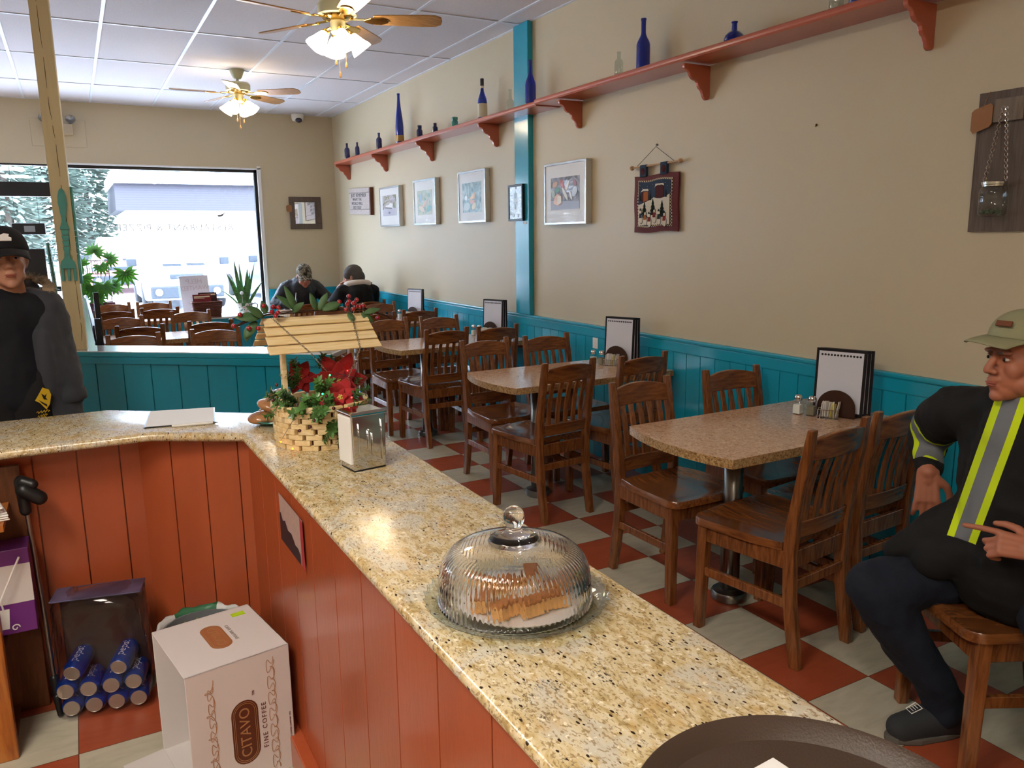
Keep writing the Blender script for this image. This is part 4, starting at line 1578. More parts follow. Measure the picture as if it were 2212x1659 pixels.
# ------------------------------------------------------------------ things on the counter
# cake stand: dome + plate
cs = thing('cake_plate', 'scalloped clear glass plate under the ribbed dome on the counter', 'plate', (-1.387, -.507, CT))
NP = 144
prof = [(.0, .004), (.095, .004), (.118, .006), (.140, .014), (.156, .022), (.158, .0245), (.154, .025), (.138, .0175), (.117, .0105), (.095, .0085), (0, .0085)]
mb = MB()
vs, fs = [], []
k = len(prof)
for r_, z_ in prof:
    for j in range(NP):
        a = 2 * PI * j / NP
        q = max(0, (r_ - .12) / .036)
        rr_ = r_ + .0022 * q * math.cos(a * 36)
        vs.append((rr_ * math.cos(a), rr_ * math.sin(a), z_ + .0018 * q * math.cos(a * 36)))
for i in range(k - 1):
    for j in range(NP):
        j2 = (j + 1) % NP
        fs.append((i * NP + j, i * NP + j2, (i + 1) * NP + j2, (i + 1) * NP + j))
mb.add(vs, fs)
mb.build('glass_plate', m_plateglass, cs, smooth='all')
mb = MB(); mb.lathe([(.09, 0.0005), (.094, .0005), (.095, .0035), (.088, .0035)], 64, caps=False)
mb.build('foot_ring', m_jarglass, cs, smooth='all')

dm = thing('cake_dome', 'ribbed clear glass cake dome with a ball knob covering cake slices', 'cake dome', (-1.388, -.504, CT + .0135), rot=(0, 0, 0))
dm.scale = (1, 1, 1.09)
outer = [(.1315, .0005), (.133, .002), (.1325, .006), (.131, .02), (.1295, .038), (.127, .052), (.122, .065), (.115, .075), (.105, .083), (.09, .0885), (.07, .092), (.05, .0945)]
inner = [(.048, .0905), (.07, .088), (.09, .0845), (.104, .079), (.113, .0715), (.119, .062), (.1235, .050), (.126, .036), (.1275, .02), (.1285, .002)]
NF, NS = 88, 528
mb = MB()
vs, fs = [], []
ring = []
for r_, z_ in outer:
    tw = z_ * 1.2
    amp = .0017 if .004 < z_ < .070 else (.0008 if z_ < .08 else 0)
    for j in range(NS):
        a = 2 * PI * j / NS
        rr_ = r_ + amp * math.cos((a + tw) * NF)
        vs.append((rr_ * math.cos(a), rr_ * math.sin(a), z_))
for r_, z_ in inner:
    for j in range(NS):
        a = 2 * PI * j / NS
        vs.append((r_ * math.cos(a), r_ * math.sin(a), z_))
k = len(outer) + len(inner)
order = list(range(k))
for i in range(k):
    i2 = (i + 1) % k
    if i == len(outer) - 1:
        continue
    for j in range(NS):
        j2 = (j + 1) % NS
        fs.append((i * NS + j, i * NS + j2, i2 * NS + j2, i2 * NS + j))
# close the crown with rings to the axis
o_ = len(vs)
vs += [(0, 0, .0965), (0, 0, .092)]
a0, a1 = (len(outer) - 1) * NS, len(outer) * NS
for j in range(NS):
    j2 = (j + 1) % NS
    fs.append((a0 + j, a0 + j2, o_))
    fs.append((a1 + j2, a1 + j, o_ + 1))
mb.add(vs, fs)
mb.build('dome', m_glass, dm, smooth='all')
mb = MB(); mb.lathe([(0, .0955), (.044, .0945), (.045, .0975), (.040, .1035), (.030, .107), (.019, .110), (.014, .114), (.0125, .1185), (.0145, .1225), (.0172, .128), (.0188, .1345), (.0172, .143), (.0125, .149), (.006, .152), (0, .1525)], 48)
mb.build('knob', m_glass, dm, smooth='all')

lp = thing('paper_plate', 'white fluted paper plate inside the glass dome', 'plate', (-1.380, -.508, CT + .0095))
mb = MB()
vs, fs = [], []
prof = [(0, .0), (.085, .0), (.098, .003), (.116, .012), (.1165, .0125), (.098, .0038), (.085, .0008), (0, .0008)]
for r_, z_ in prof:
    for j in range(120):
        a = 2 * PI * j / 120
        q = max(0, (r_ - .09) / .03)
        vs.append((r_ * math.cos(a), r_ * math.sin(a), z_ + .0009 * q * math.cos(a * 40)))
for i in range(len(prof) - 1):
    for j in range(120):
        fs.append((i * 120 + j, i * 120 + (j + 1) % 120, (i + 1) * 120 + (j + 1) % 120, (i + 1) * 120 + j))
mb.add(vs, fs)
mb.build('dish', m_paper, lp, smooth='all')
m_cake = mat('golden_cake', '#dca662', rough=.8, bump=.8, bscale=90, var=.25, vscale=30)
m_crust = mat('brown_cake_crust', '#a8662c', rough=.6, bump=.5, bscale=60, var=.2, vscale=25)
slices = [(-.055, -.045, 20), (-.01, -.06, 5), (.04, -.055, -15), (-.075, .0, 50), (.07, -.02, -40), (.0, .03, 90), (-.04, .055, 120), (.05, .05, 60)]
sl = None
sn = ['front left', 'front middle', 'front right', 'left side', 'right side', 'centre', 'back left', 'back right']
for (x, y, a), nm in zip(slices, sn):
    lb = f'golden brown cake slice under the glass dome, {nm}'
    p = (-1.380 + x, -.508 + y, CT + .0125)
    if sl is None:
        sl = thing('cake_slice', lb, 'cake', p, R(a), 'cake slices under the dome')
        mb = MB(); mb.box(-.022, .022, -.013, .013, 0, .024)
        mb.build('crumb', m_cake, sl, bevel=.003)
        mb = MB(); mb.box(-.0225, .0225, -.0135, .0135, .0225, .029)
        mb.build('crust', m_crust, sl, bevel=.003)
    else:
        dup(sl, label=lb, loc=p, rz=R(a))

# napkin dispenser
nd = thing('napkin_dispenser', 'tall chrome napkin dispenser with white napkins on its left side beside the wishing well', 'napkin dispenser', (-1.3435, .444, CT), R(8))
hx, hy, hz = .0515, .0435, .162
def tap(z, g=0):
    q = .94 + .06 * z / hz
    return [(-hx * q - g, -hy * q - g), (hx * q + g, -hy * q - g), (hx * q + g, hy * q + g), (-hx * q - g, hy * q + g)]
mb = MB()
mb.loft([[(x, y, .004) for x, y in tap(0)], [(x, y, hz) for x, y in tap(hz)]])
mb.build('case', m_chrome, nd, bevel=.003)
mb = MB(); mb.loft([[(x * 1.0, y * 1.0, .0) for x, y in tap(0, -.002)], [(x, y, .004) for x, y in tap(0, .0)]])
mb.build('base', m_dark, nd)
mb = MB()
mb.loft([[(x, y, hz - .008) for x, y in tap(hz, .002)], [(x, y, hz) for x, y in tap(hz, .002)], [(x * .86, y * .9, hz + .004) for x, y in tap(hz, .0)]])
mb.build('lid', m_chrome, nd, bevel=.002)
mb = MB(); mb.box(-hx - .0035, -hx + .006, -hy + .006, hy - .006, .022, .152)
mb.build('napkins', m_paper, nd, bevel=.002)
mb = MB()
for x, z0, z1 in ((-.032, .055, .135), (.036, .025, .14), (-.005, .06, .112), (.007, .04, .105)):
    mb.tube([(x, -hy - .0012, z0), (x, -hy - .0022, z1)], .0016, 8)
mb.tube([(-.005, -hy - .0022, .112), (.001, -hy - .0022, .117), (.007, -hy - .0022, .105)], .0016, 8)
mb.build('embossed_ribs', m_chrome, nd, smooth='all')

# serving tray and paper
m_tray = mat('brown_nonslip_tray', '#46382f', rough=.42, bump=.2, bscale=300, spec=.4)
ty = thing('serving_tray', 'round dark brown serving tray at the bottom edge of the counter', 'tray', (-1.383, -1.142, CT))
mb = MB(); mb.lathe([(0, .003), (.150, .003), (.172, .006), (.186, .022), (.194, .026), (.1955, .0245), (.190, .018), (.180, .002), (.16, 0), (0, 0)], 96)
mb.build('dish', m_tray, ty, smooth=40)
mb = MB(); mb.lathe([(.168, .0045), (.170, .0062), (.172, .0045)], 96, caps=False)
mb.build('raised_ring', m_tray, ty, smooth='all')
bl = thing('folded_paper', 'white folded paper slip lying on the brown tray', 'paper', (-1.352, -1.068, CT + .004), R(4))
mb = MB(); mb.box(-.045, .035, -.05, .045, 0, .004)
mb.build('sheet', m_paper, bl, bevel=.001)

# paper sheets, pen
ps = thing('menu_sheet', 'white menu sheet with black edge lying on the far corner of the counter', 'menu', (0, 0, 0))
q4 = [(-1.846, 1.268), (-1.620, 1.232), (-1.583, 1.488), (-1.806, 1.545)]
mb = MB(); mb.prism(q4, CT + .001, CT + .004)
mb.build('backing', m_menub, ps)
c_ = V((-1.714, 1.383))
mb = MB(); mb.prism([tuple(c_ + (V(p) - c_) * .955) for p in q4], CT + .004, CT + .005)
mb.build('page', m_paper, ps)
pn = thing('pen', 'clear pen lying along the near edge of the menu sheet', 'pen', (0, 0, 0))
mb = MB(); mb.tube([(-1.76, 1.235, CT + .005), (-1.63, 1.215, CT + .005)], .0045, 8)
mb.build('barrel', m_white, pn, smooth=True)
mb = MB(); mb.tube([(-1.63, 1.215, CT + .005), (-1.612, 1.212, CT + .005)], [.0045, .001], 8)
mb.build('tip', m_steel, pn, smooth=True)
# teal plate of wrapped pastries
tp = thing('teal_plate', 'teal plate holding wrapped brown pastries behind the wishing well', 'plate', (-1.43, 1.125, CT + .0))
m_tplate = mat('teal_melamine', '#1d8a86', rough=.25, coat=.5)
mb = MB(); mb.lathe([(0, 0), (.055, 0), (.075, .008), (.095, .018), (.094, .020), (.073, .011), (.053, .004), (0, .004)], 40)
mb.build('dish', m_tplate, tp, smooth=True)
m_past = mat('glazed_pastry', '#a8754a', rough=.35, coat=.8, bump=1, bscale=40, var=.3, vscale=20)
rr = random.Random(9)
pc = [(-.055, -.02, .028, 'lowest one at the left of the pile'), (.0, -.035, .026, 'at the front of the pile'), (.045, .0, .028, 'at the right of the pile'), (-.01, .035, .028, 'at the back of the pile'),
      (-.022, -.008, .062, 'on the second layer, left'), (.028, .012, .064, 'on the second layer, right'), (.008, .0, .096, 'topmost of the pile')]
pst_ = None
for x, y, z, l in pc:
    p = (-1.43 + x, 1.125 + y, CT + z)
    lb = 'wrapped brown pastry on the teal plate, ' + l
    if pst_ is None:
        pst_ = thing('pastry', lb, 'pastry', p, 0, 'wrapped pastries on the teal plate', rot=(R(8), R(-5), 0))
        mb = MB(); mb.ell((0, 0, 0), (.048, .040, .020), None, 24, 14)
        o_ = mb.build('pastry_body', m_past, pst_, smooth='all')
        mb = MB()
        for k in range(5):
            a = k * 1.3
            mb.tube([(.04 * math.cos(a), .033 * math.sin(a), .008), (.015 * math.cos(a + .5), .012 * math.sin(a + .5), .0215), (.035 * math.cos(a + 2.6), .03 * math.sin(a + 2.6), .012)], .0018, 6)
        mb.build('wrap_fold', m_film, pst_, smooth='all')
    else:
        c = dup(pst_, label=lb, loc=p)
        c.rotation_euler = (R(rr.uniform(-18, 18)), R(rr.uniform(-18, 18)), rr.uniform(0, 6))

# ------------------------------------------------------------------ wishing well planter
ww = thing('wishing_well', 'small pale wooden wishing well planter with slatted roof on the counter', 'wishing well', (-1.362, .80, CT), R(0))
m_lat2 = m_lattice
mb = MB()
RW, LAY, HB = .142, 8, .0165
for l_ in range(LAY):
    nb = 15
    rr_ = RW - .001 * (LAY - l_) + (.002 if l_ % 2 else 0)
    for k_ in range(nb):
        a = 2 * PI * (k_ + .5 * (l_ % 2)) / nb + l_ * .05
        Mx = Matrix.Rotation(a, 4, 'Z') @ Matrix.Translation((rr_, 0, l_ * (HB + .0003)))
        hw_ = .0245
        mb.box(-.010, .006, -hw_, hw_, 0, HB, Mx)
mb.build('basket_wall', m_lattice, ww, bevel=.0015, seg=1)
mb = MB(); mb.lathe([(0, 0.001), (.128, .001), (.128, .10), (0, .10)], 32)
mb.build('soil_liner', m_pinedk, ww)
for s_ in (-1, 1):
    mb = MB()
    x = s_ * .106
    mb.box(x - .007, x + .007, -.014, .014, .09, .285)
    mb.build('roof_post', m_lattice, ww, bevel=.0015)
    mb = MB()
    mb.prism([(-.03, .085), (.03, .085), (.012, .16), (-.012, .16)], -.005, .005, Matrix.Translation((x + s_ * .012, 0, 0)) @ Matrix.Rotation(PI / 2, 4, 'Z') @ Matrix.Rotation(PI / 2, 4, 'X'))
    mb.build('post_foot', m_lattice, ww, bevel=.0015)
rx = .160
for s_ in (-1, 1):
    sl_ = math.atan2(.10, .115)
    for k_ in range(4):
        d0 = .002 + k_ * .037
        Mx = Matrix.Translation((0, 0, .395)) @ Matrix.Rotation(0 if s_ < 0 else PI, 4, 'Z') @ Matrix.Rotation(sl_, 4, 'X')
        mb = MB()
        off = .002 + .0022 * k_
        mb.add([(-rx - .003 * k_, -d0, .002), (rx + .003 * k_, -d0, .002), (rx + .003 * k_, -d0 - .041, .011), (-rx - .003 * k_, -d0 - .041, .011),
                (-rx - .003 * k_, -d0, -.003), (rx + .003 * k_, -d0, -.003), (rx + .003 * k_, -d0 - .041, .006), (-rx - .003 * k_, -d0 - .041, .006)],
               [(0, 3, 2, 1), (4, 5, 6, 7), (0, 1, 5, 4), (1, 2, 6, 5), (2, 3, 7, 6), (3, 0, 4, 7)], Mx)
        mb.build('roof_slat', m_lattice, ww, bevel=.001, seg=1)
for s_ in (-1, 1):
    mb = MB()
    mb.prism([(-.085, .305), (.085, .305), (0, .385)], -.004, .004, Matrix.Translation((s_ * .106, 0, 0)) @ Matrix.Rotation(PI / 2, 4, 'Z') @ Matrix.Rotation(PI / 2, 4, 'X'))
    mb.build('gable', m_lattice, ww)
# chains from the ridge
ch = thing('hanging_chain', 'thin silver chain draped over the left part of the wishing well roof', 'chain', (-1.362, .80, CT), 0, 'chains on the wishing well')
mb = MB()
chainlink(mb, (-.135, -.02, .397), (-.055, -.128, .30), .004, .0008, .0065)
chainlink(mb, (-.055, -.128, .30), (.0, -.10, .235), .004, .0008, .0065)
mb.build('links', m_chrome, ch)
ch = thing('hanging_chain', 'thin silver chain hanging straight down the right part of the wishing well roof', 'chain', (-1.362, .80, CT), 0, 'chains on the wishing well')
mb = MB()
chainlink(mb, (.108, -.015, .400), (.098, -.128, .30), .004, .0008, .0065)
chainlink(mb, (.098, -.128, .30), (.062, -.11, .215), .004, .0008, .0065)
mb.build('links', m_chrome, ch)

m_leaf = mat('glossy_green_leaf', '#517d3e', rough=.4, coat=.2, var=.3, vscale=30)
m_leafdk = mat('dark_green_leaf', '#2f5236', rough=.45, var=.3, vscale=20)
m_leafgar = mat('garland_leaf', '#42603a', rough=.5, var=.25, vscale=20)
m_petal = mat('red_velvet_petal', '#b01218', rough=.7, sheen=.5, bump=.3, bscale=60)
m_berry = mat('glossy_red_berry', '#8e1420', rough=.15, coat=.8)
m_berrydk = mat('dark_berry', '#4a0c1a', rough=.2, coat=.5)
m_twig = mat('brown_twig', '#4a3024', rough=.8)


def leaf(mb, p, d, up_, ln, w, curl=.15, n_=6):
    d = V(d).normalized()
    up_ = V(up_)
    s_ = d.cross(up_)
    s_ = s_.normalized() if s_.length > 1e-4 else d.orthogonal()
    u_ = s_.cross(d).normalized()
    vs = []
    for i in range(n_ + 1):
        t = i / n_
        ww_ = w * math.sin(PI * min(1, t * .93 + .05)) ** .8 * (1 - .25 * t)
        c = V(p) + d * ln * t + u_ * (-curl * ln * t * t)
        fold = u_ * (.25 * ww_)
        vs += [tuple(c + s_ * ww_ + fold), tuple(c), tuple(c - s_ * ww_ + fold)]
    fs = []
    for i in range(n_):
        a = i * 3
        fs += [(a, a + 1, a + 4, a + 3), (a + 1, a + 2, a + 5, a + 4)]
    mb.add(vs, fs)


rr = random.Random(21)
gp_ = thing('poinsettia_arrangement', 'red artificial poinsettia with green sprigs filling the wishing well', 'flower arrangement', (-1.362, .80, CT + .1))
def poinsettia(cx, cy, cz, r_, tilt, nm):
    Mt = Matrix.Translation((cx, cy, cz)) @ tilt
    mb = MB()
    for ringi, (k_, ln, w_, el) in enumerate(((6, r_, r_ * .36, .12), (6, r_ * .72, r_ * .28, .45), (5, r_ * .42, r_ * .17, .9))):
        for i in range(k_):
            a = 2 * PI * (i + .5 * (ringi % 2)) / k_ + rr.uniform(-.12, .12)
            d = V((math.cos(a) * math.cos(el), math.sin(a) * math.cos(el), math.sin(el)))
            sub = MB()
            leaf(sub, (0, 0, .004 * ringi), d, (0, 0, 1), ln, w_, .28, 7)
            mb.add(sub.v, sub.f, Mt)
    o = mb.build('bloom', m_petal, gp_, smooth='all')
    sd = o.modifiers.new('thick', 'SOLIDIFY'); sd.thickness = .001
    mb = MB()
    for i in range(9):
        a = i * 2.4
        mb.ell(Mt @ V((.006 * math.sqrt(i) * .6 * math.cos(a), .006 * math.sqrt(i) * .6 * math.sin(a), .016)), .0032, None, 8, 6)
    mb.build('stamens', mat_yel, gp_, smooth='all')


cv = V((-.63, -2.4, .6)).normalized()     # roughly toward the camera
tl_ = cv.to_track_quat('Z', 'Y').to_matrix().to_4x4()
poinsettia(.055, -.03, .095, .088, tl_ @ Matrix.Rotation(R(25), 4, 'X'), 'a')
poinsettia(.04, -.085, .045, .070, tl_ @ Matrix.Rotation(R(-10), 4, 'X'), 'b')
poinsettia(-.055, .02, .105, .055, tl_, 'c')
mb = MB()
def sprig(c, d, ln, nl, s_):
    c, d = V(c), V(d).normalized()
    mb.tube([c, c + d * ln], .0012, 5)
    for i in range(nl):
        t = i / nl
        a = i * 2.4
        o1 = d.orthogonal().normalized()
        o2 = d.cross(o1)
        out = (o1 * math.cos(a) + o2 * math.sin(a)) * .85 + d * .55
        leaf(mb, c + d * ln * t, out, d, s_ * rr.uniform(1.0, 1.5), s_ * .36, .1, 4)
for c, d, ln, nl, s_ in (((-.06, -.09, .01), (-.5, -.6, .35), .06, 18, .022), ((-.09, -.04, .04), (-.6, -.3, .6), .06, 18, .02), ((-.08, 0, .07), (-.4, -.1, .9), .06, 16, .02),
                         ((-.02, -.06, .07), (-.1, -.6, .5), .06, 20, .02), ((.03, -.12, .0), (.1, -.7, .1), .06, 20, .022), ((.0, -.12, -.01), (-.2, -.7, -.25), .07, 20, .022),
                         ((.06, -.12, -.005), (.5, -.6, .15), .07, 18, .02), ((-.03, -.11, .01), (-.3, -.8, .3), .06, 20, .022), ((.01, -.14, -.03), (.1, -.3, -.9), .05, 16, .018),
                         ((.0, -.01, .13), (.2, -.3, .8), .05, 14, .018), ((-.05, .03, .11), (-.3, 0, .9), .05, 14, .018), ((.09, -.03, .04), (.8, -.2, .3), .06, 14, .02), ((-.1, .02, .03), (-.7, .2, .6), .06, 14, .02)):
    sprig(c, d, ln, nl * 2, s_ * .8)
    sprig(V(c) + V((rr.uniform(-.02, .02), rr.uniform(-.01, .01), rr.uniform(-.01, .01))), V(d) + V((rr.uniform(-.5, .5), rr.uniform(-.3, .2), rr.uniform(-.2, .4))), ln * 1.05, nl * 2, s_ * .75)
for i in range(16):
    a = R(175 + 165 * i / 15 + rr.uniform(-5, 5))
    q_ = rr.uniform(.085, .115)
    sprig((q_ * math.cos(a), q_ * math.sin(a), rr.uniform(.0, .04)), (math.cos(a) * .8 + rr.uniform(-.4, .4), math.sin(a) * .8, rr.uniform(-.3, .9)), rr.uniform(.04, .065), 26, .017)
o = mb.build('foliage', m_leaf, gp_, smooth='all')
mb = MB()
for c in ((-.115, -.10, .01), (-.13, .0, .09), (-.15, -.03, .05), (-.06, -.15, .0), (-.07, -.14, -.02), (-.04, -.15, .03), (-.1, -.13, -.03), (.0, -.15, .03), (-.02, -.15, .07)):
    mb.ell(c, .0055, None, 10, 8)
mb.build('berries', m_berrydk, gp_, smooth='all')
# fairy lights
fl = thing('fairy_lights', 'string of tiny coloured lights woven through the poinsettia and basket', 'string lights', (-1.362, .80, CT))
mb = MB()
path = [(-.145, -.07, .03), (-.12, -.13, .10), (-.04, -.17, .15), (.0, -.12, .20), (.03, -.09, .225), (.1, -.06, .20), (.12, -.08, .1), (.06, -.155, .04), (.0, -.155, .05), (.07, -.15, .02)]
mb.tube(path, .0008, 5)
mb.build('wire', m_steel, fl)
for nm, c, cols in (('green', '#20ff70', [(-.028, -.14, .175), (.008, -.10, .222), (.03, -.16, .045), (.085, -.15, .022)]), ('red', '#ff3030', [(.075, -.06, .225), (.052, -.165, .16)]), ('blue', '#3a50ff', [(.10, -.09, .16), (.058, -.158, .035)]), ('amber', '#ff8a20', [(-.143, -.065, .028), (-.118, -.105, .012)]), ('warm', '#ffd890', [(.02, -.10, .21)])):
    mm = mat('lit_bulb_' + nm, c, emis=c, es=3)
    for p in cols:
        mb = MB(); mb.ell(p, .0028, None, 10, 8)
        mb.build('bulb', mm, fl, smooth='all')
# berry garland on the ridge
bg_ = thing('berry_garland', 'twig garland with green leaves and red berries on the wishing well roof ridge', 'garland', (-1.362, .80, CT + .40))
mb = MB()
for k_ in range(4):
    pts = [(-.24 + i * .048, .004 * math.sin(i * 1.7 + k_ * 2) - .004, .010 + .005 * math.sin(i * 1.3 + k_) - (abs(-.24 + i * .048) > .16) * (abs(-.24 + i * .048) - .16) * .45) for i in range(11)]
    mb.tube(pts, .0016, 6)
mb.build('twigs', m_twig, bg_, smooth='all')
bpos = [(-.225, -.02, .012), (-.245, -.02, -.02), (-.205, -.03, -.028), (-.178, -.03, -.03), (-.19, -.01, .0), (-.155, -.012, .034), (-.130, -.022, .030), (-.115, -.028, .028), (-.135, -.03, .016), (-.118, -.032, .013), (-.126, -.034, .004),
        (.075, -.012, .034), (.098, -.02, .026), (.105, -.015, .050), (.104, -.018, .034), (.118, -.02, .028), (.130, -.016, .038), (.092, -.024, .010), (.114, -.024, .010), (.128, -.018, .018), (.138, -.02, .016), (.150, -.018, .018), (.190, -.015, .0), (.196, -.018, -.022)]
mb0 = None
for i, p in enumerate(bpos):
    if mb0 is None:
        mb = MB(); mb.ell((0, 0, 0), .0072, None, 14, 10); mb.ell((0, -.0068, 0), .001, None, 6, 4)
        mb0 = mb.build('berry', m_berry, bg_, smooth='all', loc=p)
    else:
        c = mb0.copy(); COL.objects.link(c); c.parent = bg_; c.location = p
mb = MB()
for p, d, ln, w_ in (((-.06, -.01, .015), (-.75, -.1, .7), .075, .013), ((-.06, -.01, .015), (-.35, -.05, .95), .08, .013), ((-.07, -.01, .01), (.25, -.3, .3), .05, .012), ((.0, -.01, .012), (-.2, 0, .9), .055, .012), ((.01, -.01, .012), (.45, 0, .8), .06, .013),
                     ((.02, -.015, .012), (.9, -.1, .35), .065, .015), ((-.16, -.02, .0), (-.7, -.2, .6), .06, .016), ((-.17, -.02, .0), (-.9, -.1, .1), .07, .018), ((-.18, -.02, -.01), (-.6, -.2, -.7), .06, .016), ((-.2, -.02, -.02), (-.3, -.2, -.9), .05, .014),
                     ((.10, -.02, .0), (.1, -.4, -.4), .04, .012), ((.14, -.02, -.005), (.7, -.2, -.5), .05, .014), ((.15, -.02, -.005), (.95, -.1, .25), .055, .011), ((-.15, -.01, .01), (-.2, 0, 1), .04, .014), ((.05, -.01, .01), (.8, -.1, .5), .03, .01)):
    leaf(mb, p, d, (0, -.8, .5), ln, w_, .12, 7)
o = mb.build('leaves', m_leafgar, bg_, smooth='all')
sd = o.modifiers.new('thick', 'SOLIDIFY'); sd.thickness = .0006

# notice taped to the orange boards
no = thing('taped_notice', 'torn photo page with red edge taped to the orange boards under the counter', 'notice', (0, 0, 0))
xx = -1.5465
mb = MB()
mb.add([(xx, .615, .82), (xx, .615, .68), (xx, .345, .685), (xx, .345, .82)], [(0, 1, 2, 3)])
mb.build('page', mat('faded_print', '#b59c94', rough=.5, var=.1, vscale=60), no)
mb = MB()
pts = [(xx - .0006, y, z) for y, z in ((.617, .76), (.60, .765), (.58, .745), (.55, .755), (.52, .735), (.48, .74), (.44, .72), (.41, .722), (.385, .71), (.385, .683), (.617, .678))]
mb.add(pts, [tuple(range(len(pts)))])
mb.build('printed_dark_area', mat('dark_print', '#2a2128', rough=.5), no)
mb = MB()
mb.add([(xx - .0008, y, z) for y, z in ((.375, .82), (.345, .815), (.338, .68), (.372, .684))], [(0, 1, 2, 3)])
mb.build('red_margin', mat('red_print', '#a5333a', rough=.5), no)

# ------------------------------------------------------------------ behind the counter, on the floor
m_card = mat('white_cardboard', '#cfc8c6', rough=.6)
m_cardin = mat('cardboard_inside', '#b9b4b0', rough=.8)
m_brown = mat('brown_print', '#5a2c1a', rough=.5)
m_tan = mat('tan_print', '#a5774f', rough=.5)
bx_ = thing('cardboard_box', 'white printed coffee carton standing on its side by the orange boards, open at the left', 'box', (-1.735, .668, 0), R(9.5))
# local: x across (.29), y depth (.325), h .39
hx, hy, hh, th = .145, .163, .392, .004
mb = MB()
mb.box(-hx, hx, -hy, -hy + th, 0, hh)
mb.box(-hx, hx, hy - th, hy, 0, hh)
mb.box(-hx, hx, -hy, hy, hh - th, hh)
mb.box(-hx, hx, -hy, hy, 0, th)
mb.box(hx - th, hx, -hy, hy, 0, hh)
mb.build('carton', m_card, bx_, bevel=.0015, seg=1)
mb = MB()
Mx = Matrix.Translation((-hx, 0, .004)) @ Matrix.Rotation(R(-3), 4, 'Y')
mb.box(-.13, 0, -hy + .01, hy, -.001, .002, Mx)
mb.build('flap', m_card, bx_)
def oval(a, b_, n_=10):
    p = []
    for q in range(n_ + 1):
        an = -PI / 2 + PI * q / n_
        p.append((a - b_ + b_ * math.cos(an), b_ * math.sin(an)))
    for q in range(n_ + 1):
        an = PI / 2 + PI * q / n_
        p.append((-a + b_ + b_ * math.cos(an), b_ * math.sin(an)))
    return p
# front (-y) face: text runs upward (rotated 90 ccw)
FR = Matrix.Translation((.005, -hy - .0004, .17)) @ Matrix.Rotation(PI / 2, 4, 'X') @ Matrix.Rotation(PI / 2, 4, 'Z')
TP = Matrix.Translation((-.005, .01, hh + .0004)) @ Matrix.Rotation(R(-90), 4, 'Z')
def logo(Mx, s_, nm, parent, face):
    mb = MB()
    mb.prism([(x * s_, y * s_) for x, y in oval(.098, .038)], 0, .0004, Mx)
    mb.build('printed_oval', m_brown if face else mat('copper_print', '#a0633f', rough=.4), parent)
    mb = MB()
    for a, b_ in ((.093, .033), (.088, .0285)):
        ring = [Mx @ V((x * s_, y * s_, .0009)) for x, y in oval(a, b_)]
        mb.tube(ring, .0007, 4, close=True)
    mb.text('CITAVO', .042 * s_, Mx @ Matrix.Translation((0, 0, .0008)), sx=1.0)
    mb.build('brand_lettering', m_tan, parent)
logo(FR, 1.0, 'a', bx_, True)
logo(TP, .80, 'b', bx_, False)
mb = MB()
mb.text('FINE COFFEE', .019, FR @ Matrix.Translation((.0, -.055, .0004)), sp=1.35)
mb.build('product_lettering', m_brown, bx_)
mb = MB()
mb.text('TM', .010, FR @ Matrix.Translation((.112, -.028, .0004)))
mb.build('trademark_lettering', m_brown, bx_)
mb = MB()
mb.text('CAFE RAFFINE', .014, TP @ Matrix.Translation((0.0, .045, .0004)) , sp=1.2)
mb.build('small_lettering', mat('grey_print', '#8a8078', rough=.6), bx_)
mb = MB()
def curl(mb, cx, z0, z1, n_, amp, two):
    pts = []
    for i in range(161):
        t = i / 160
        z = z0 + (z1 - z0) * t
        a = t * n_ * 2 * PI
        pts.append((cx + amp * math.cos(a), -hy - .0008, z + amp * 1.3 * math.sin(a * (2 if two else 1))))
    mb.tube(pts, .0009, 4)
curl(mb, -.085, .02, .36, 5, .012, False)
curl(mb, -.083, .01, .34, 8, .008, True)
curl(mb, .085, .02, .37, 7, .010, True)
curl(mb, .092, .02, .36, 9, .006, False)
mb.build('printed_scrolls', m_tan, bx_)
mb = MB(); mb.text('CITAVO COFFEE COMPANY LTD', .007, Matrix.Translation((.135, -hy - .0004, .13)) @ Matrix.Rotation(PI / 2, 4, 'X') @ Matrix.Rotation(PI / 2, 4, 'Z'))
mb.build('small_lettering', m_brown, bx_)
m_lime = mat('lime_sticker', '#b4dc28', rough=.4)
mb = MB(); mb.box(.075, .115, .10, .125, hh, hh + .0006)
mb.build('sticker', m_lime, bx_)

# waste bin with bag liner
wb = thing('waste_bin', 'small round waste bin with a crumpled white and green bag liner behind the coffee carton', 'waste bin', (-1.745, .985, 0))
m_bin = mat('grey_bin_plastic', '#6b6f72', rough=.5)
mb = MB(); mb.lathe([(0, 0), (.10, 0), (.105, .01), (.128, .285), (.122, .285), (.10, .012), (0, .01)], 32)
mb.build('bin_body', m_bin, wb, smooth=True)
m_bag = mat('white_plastic_bag', '#c6cbc9', rough=.4, bump=.5, bscale=20)
m_bagg = mat('green_printed_bag', '#2f6b48', rough=.4)
mb = MB()
vs, fs = [], []
prof = [(.10, .10), (.118, .2), (.127, .28), (.133, .298), (.140, .30), (.143, .285), (.139, .24), (.137, .19)]
nn = 64
for i, (r_, z_) in enumerate(prof):
    for j in range(nn):
        a = 2 * PI * j / nn
        w_ = .003 * math.sin(a * 9 + i) + .003 * math.sin(a * 15 - i * 2)
        vs.append(((r_ + w_) * math.cos(a), (r_ + w_) * math.sin(a), z_ + w_ * .8 + (.012 * math.sin(a * 5) if i == len(prof) - 1 else 0)))
mb.add(vs, [])
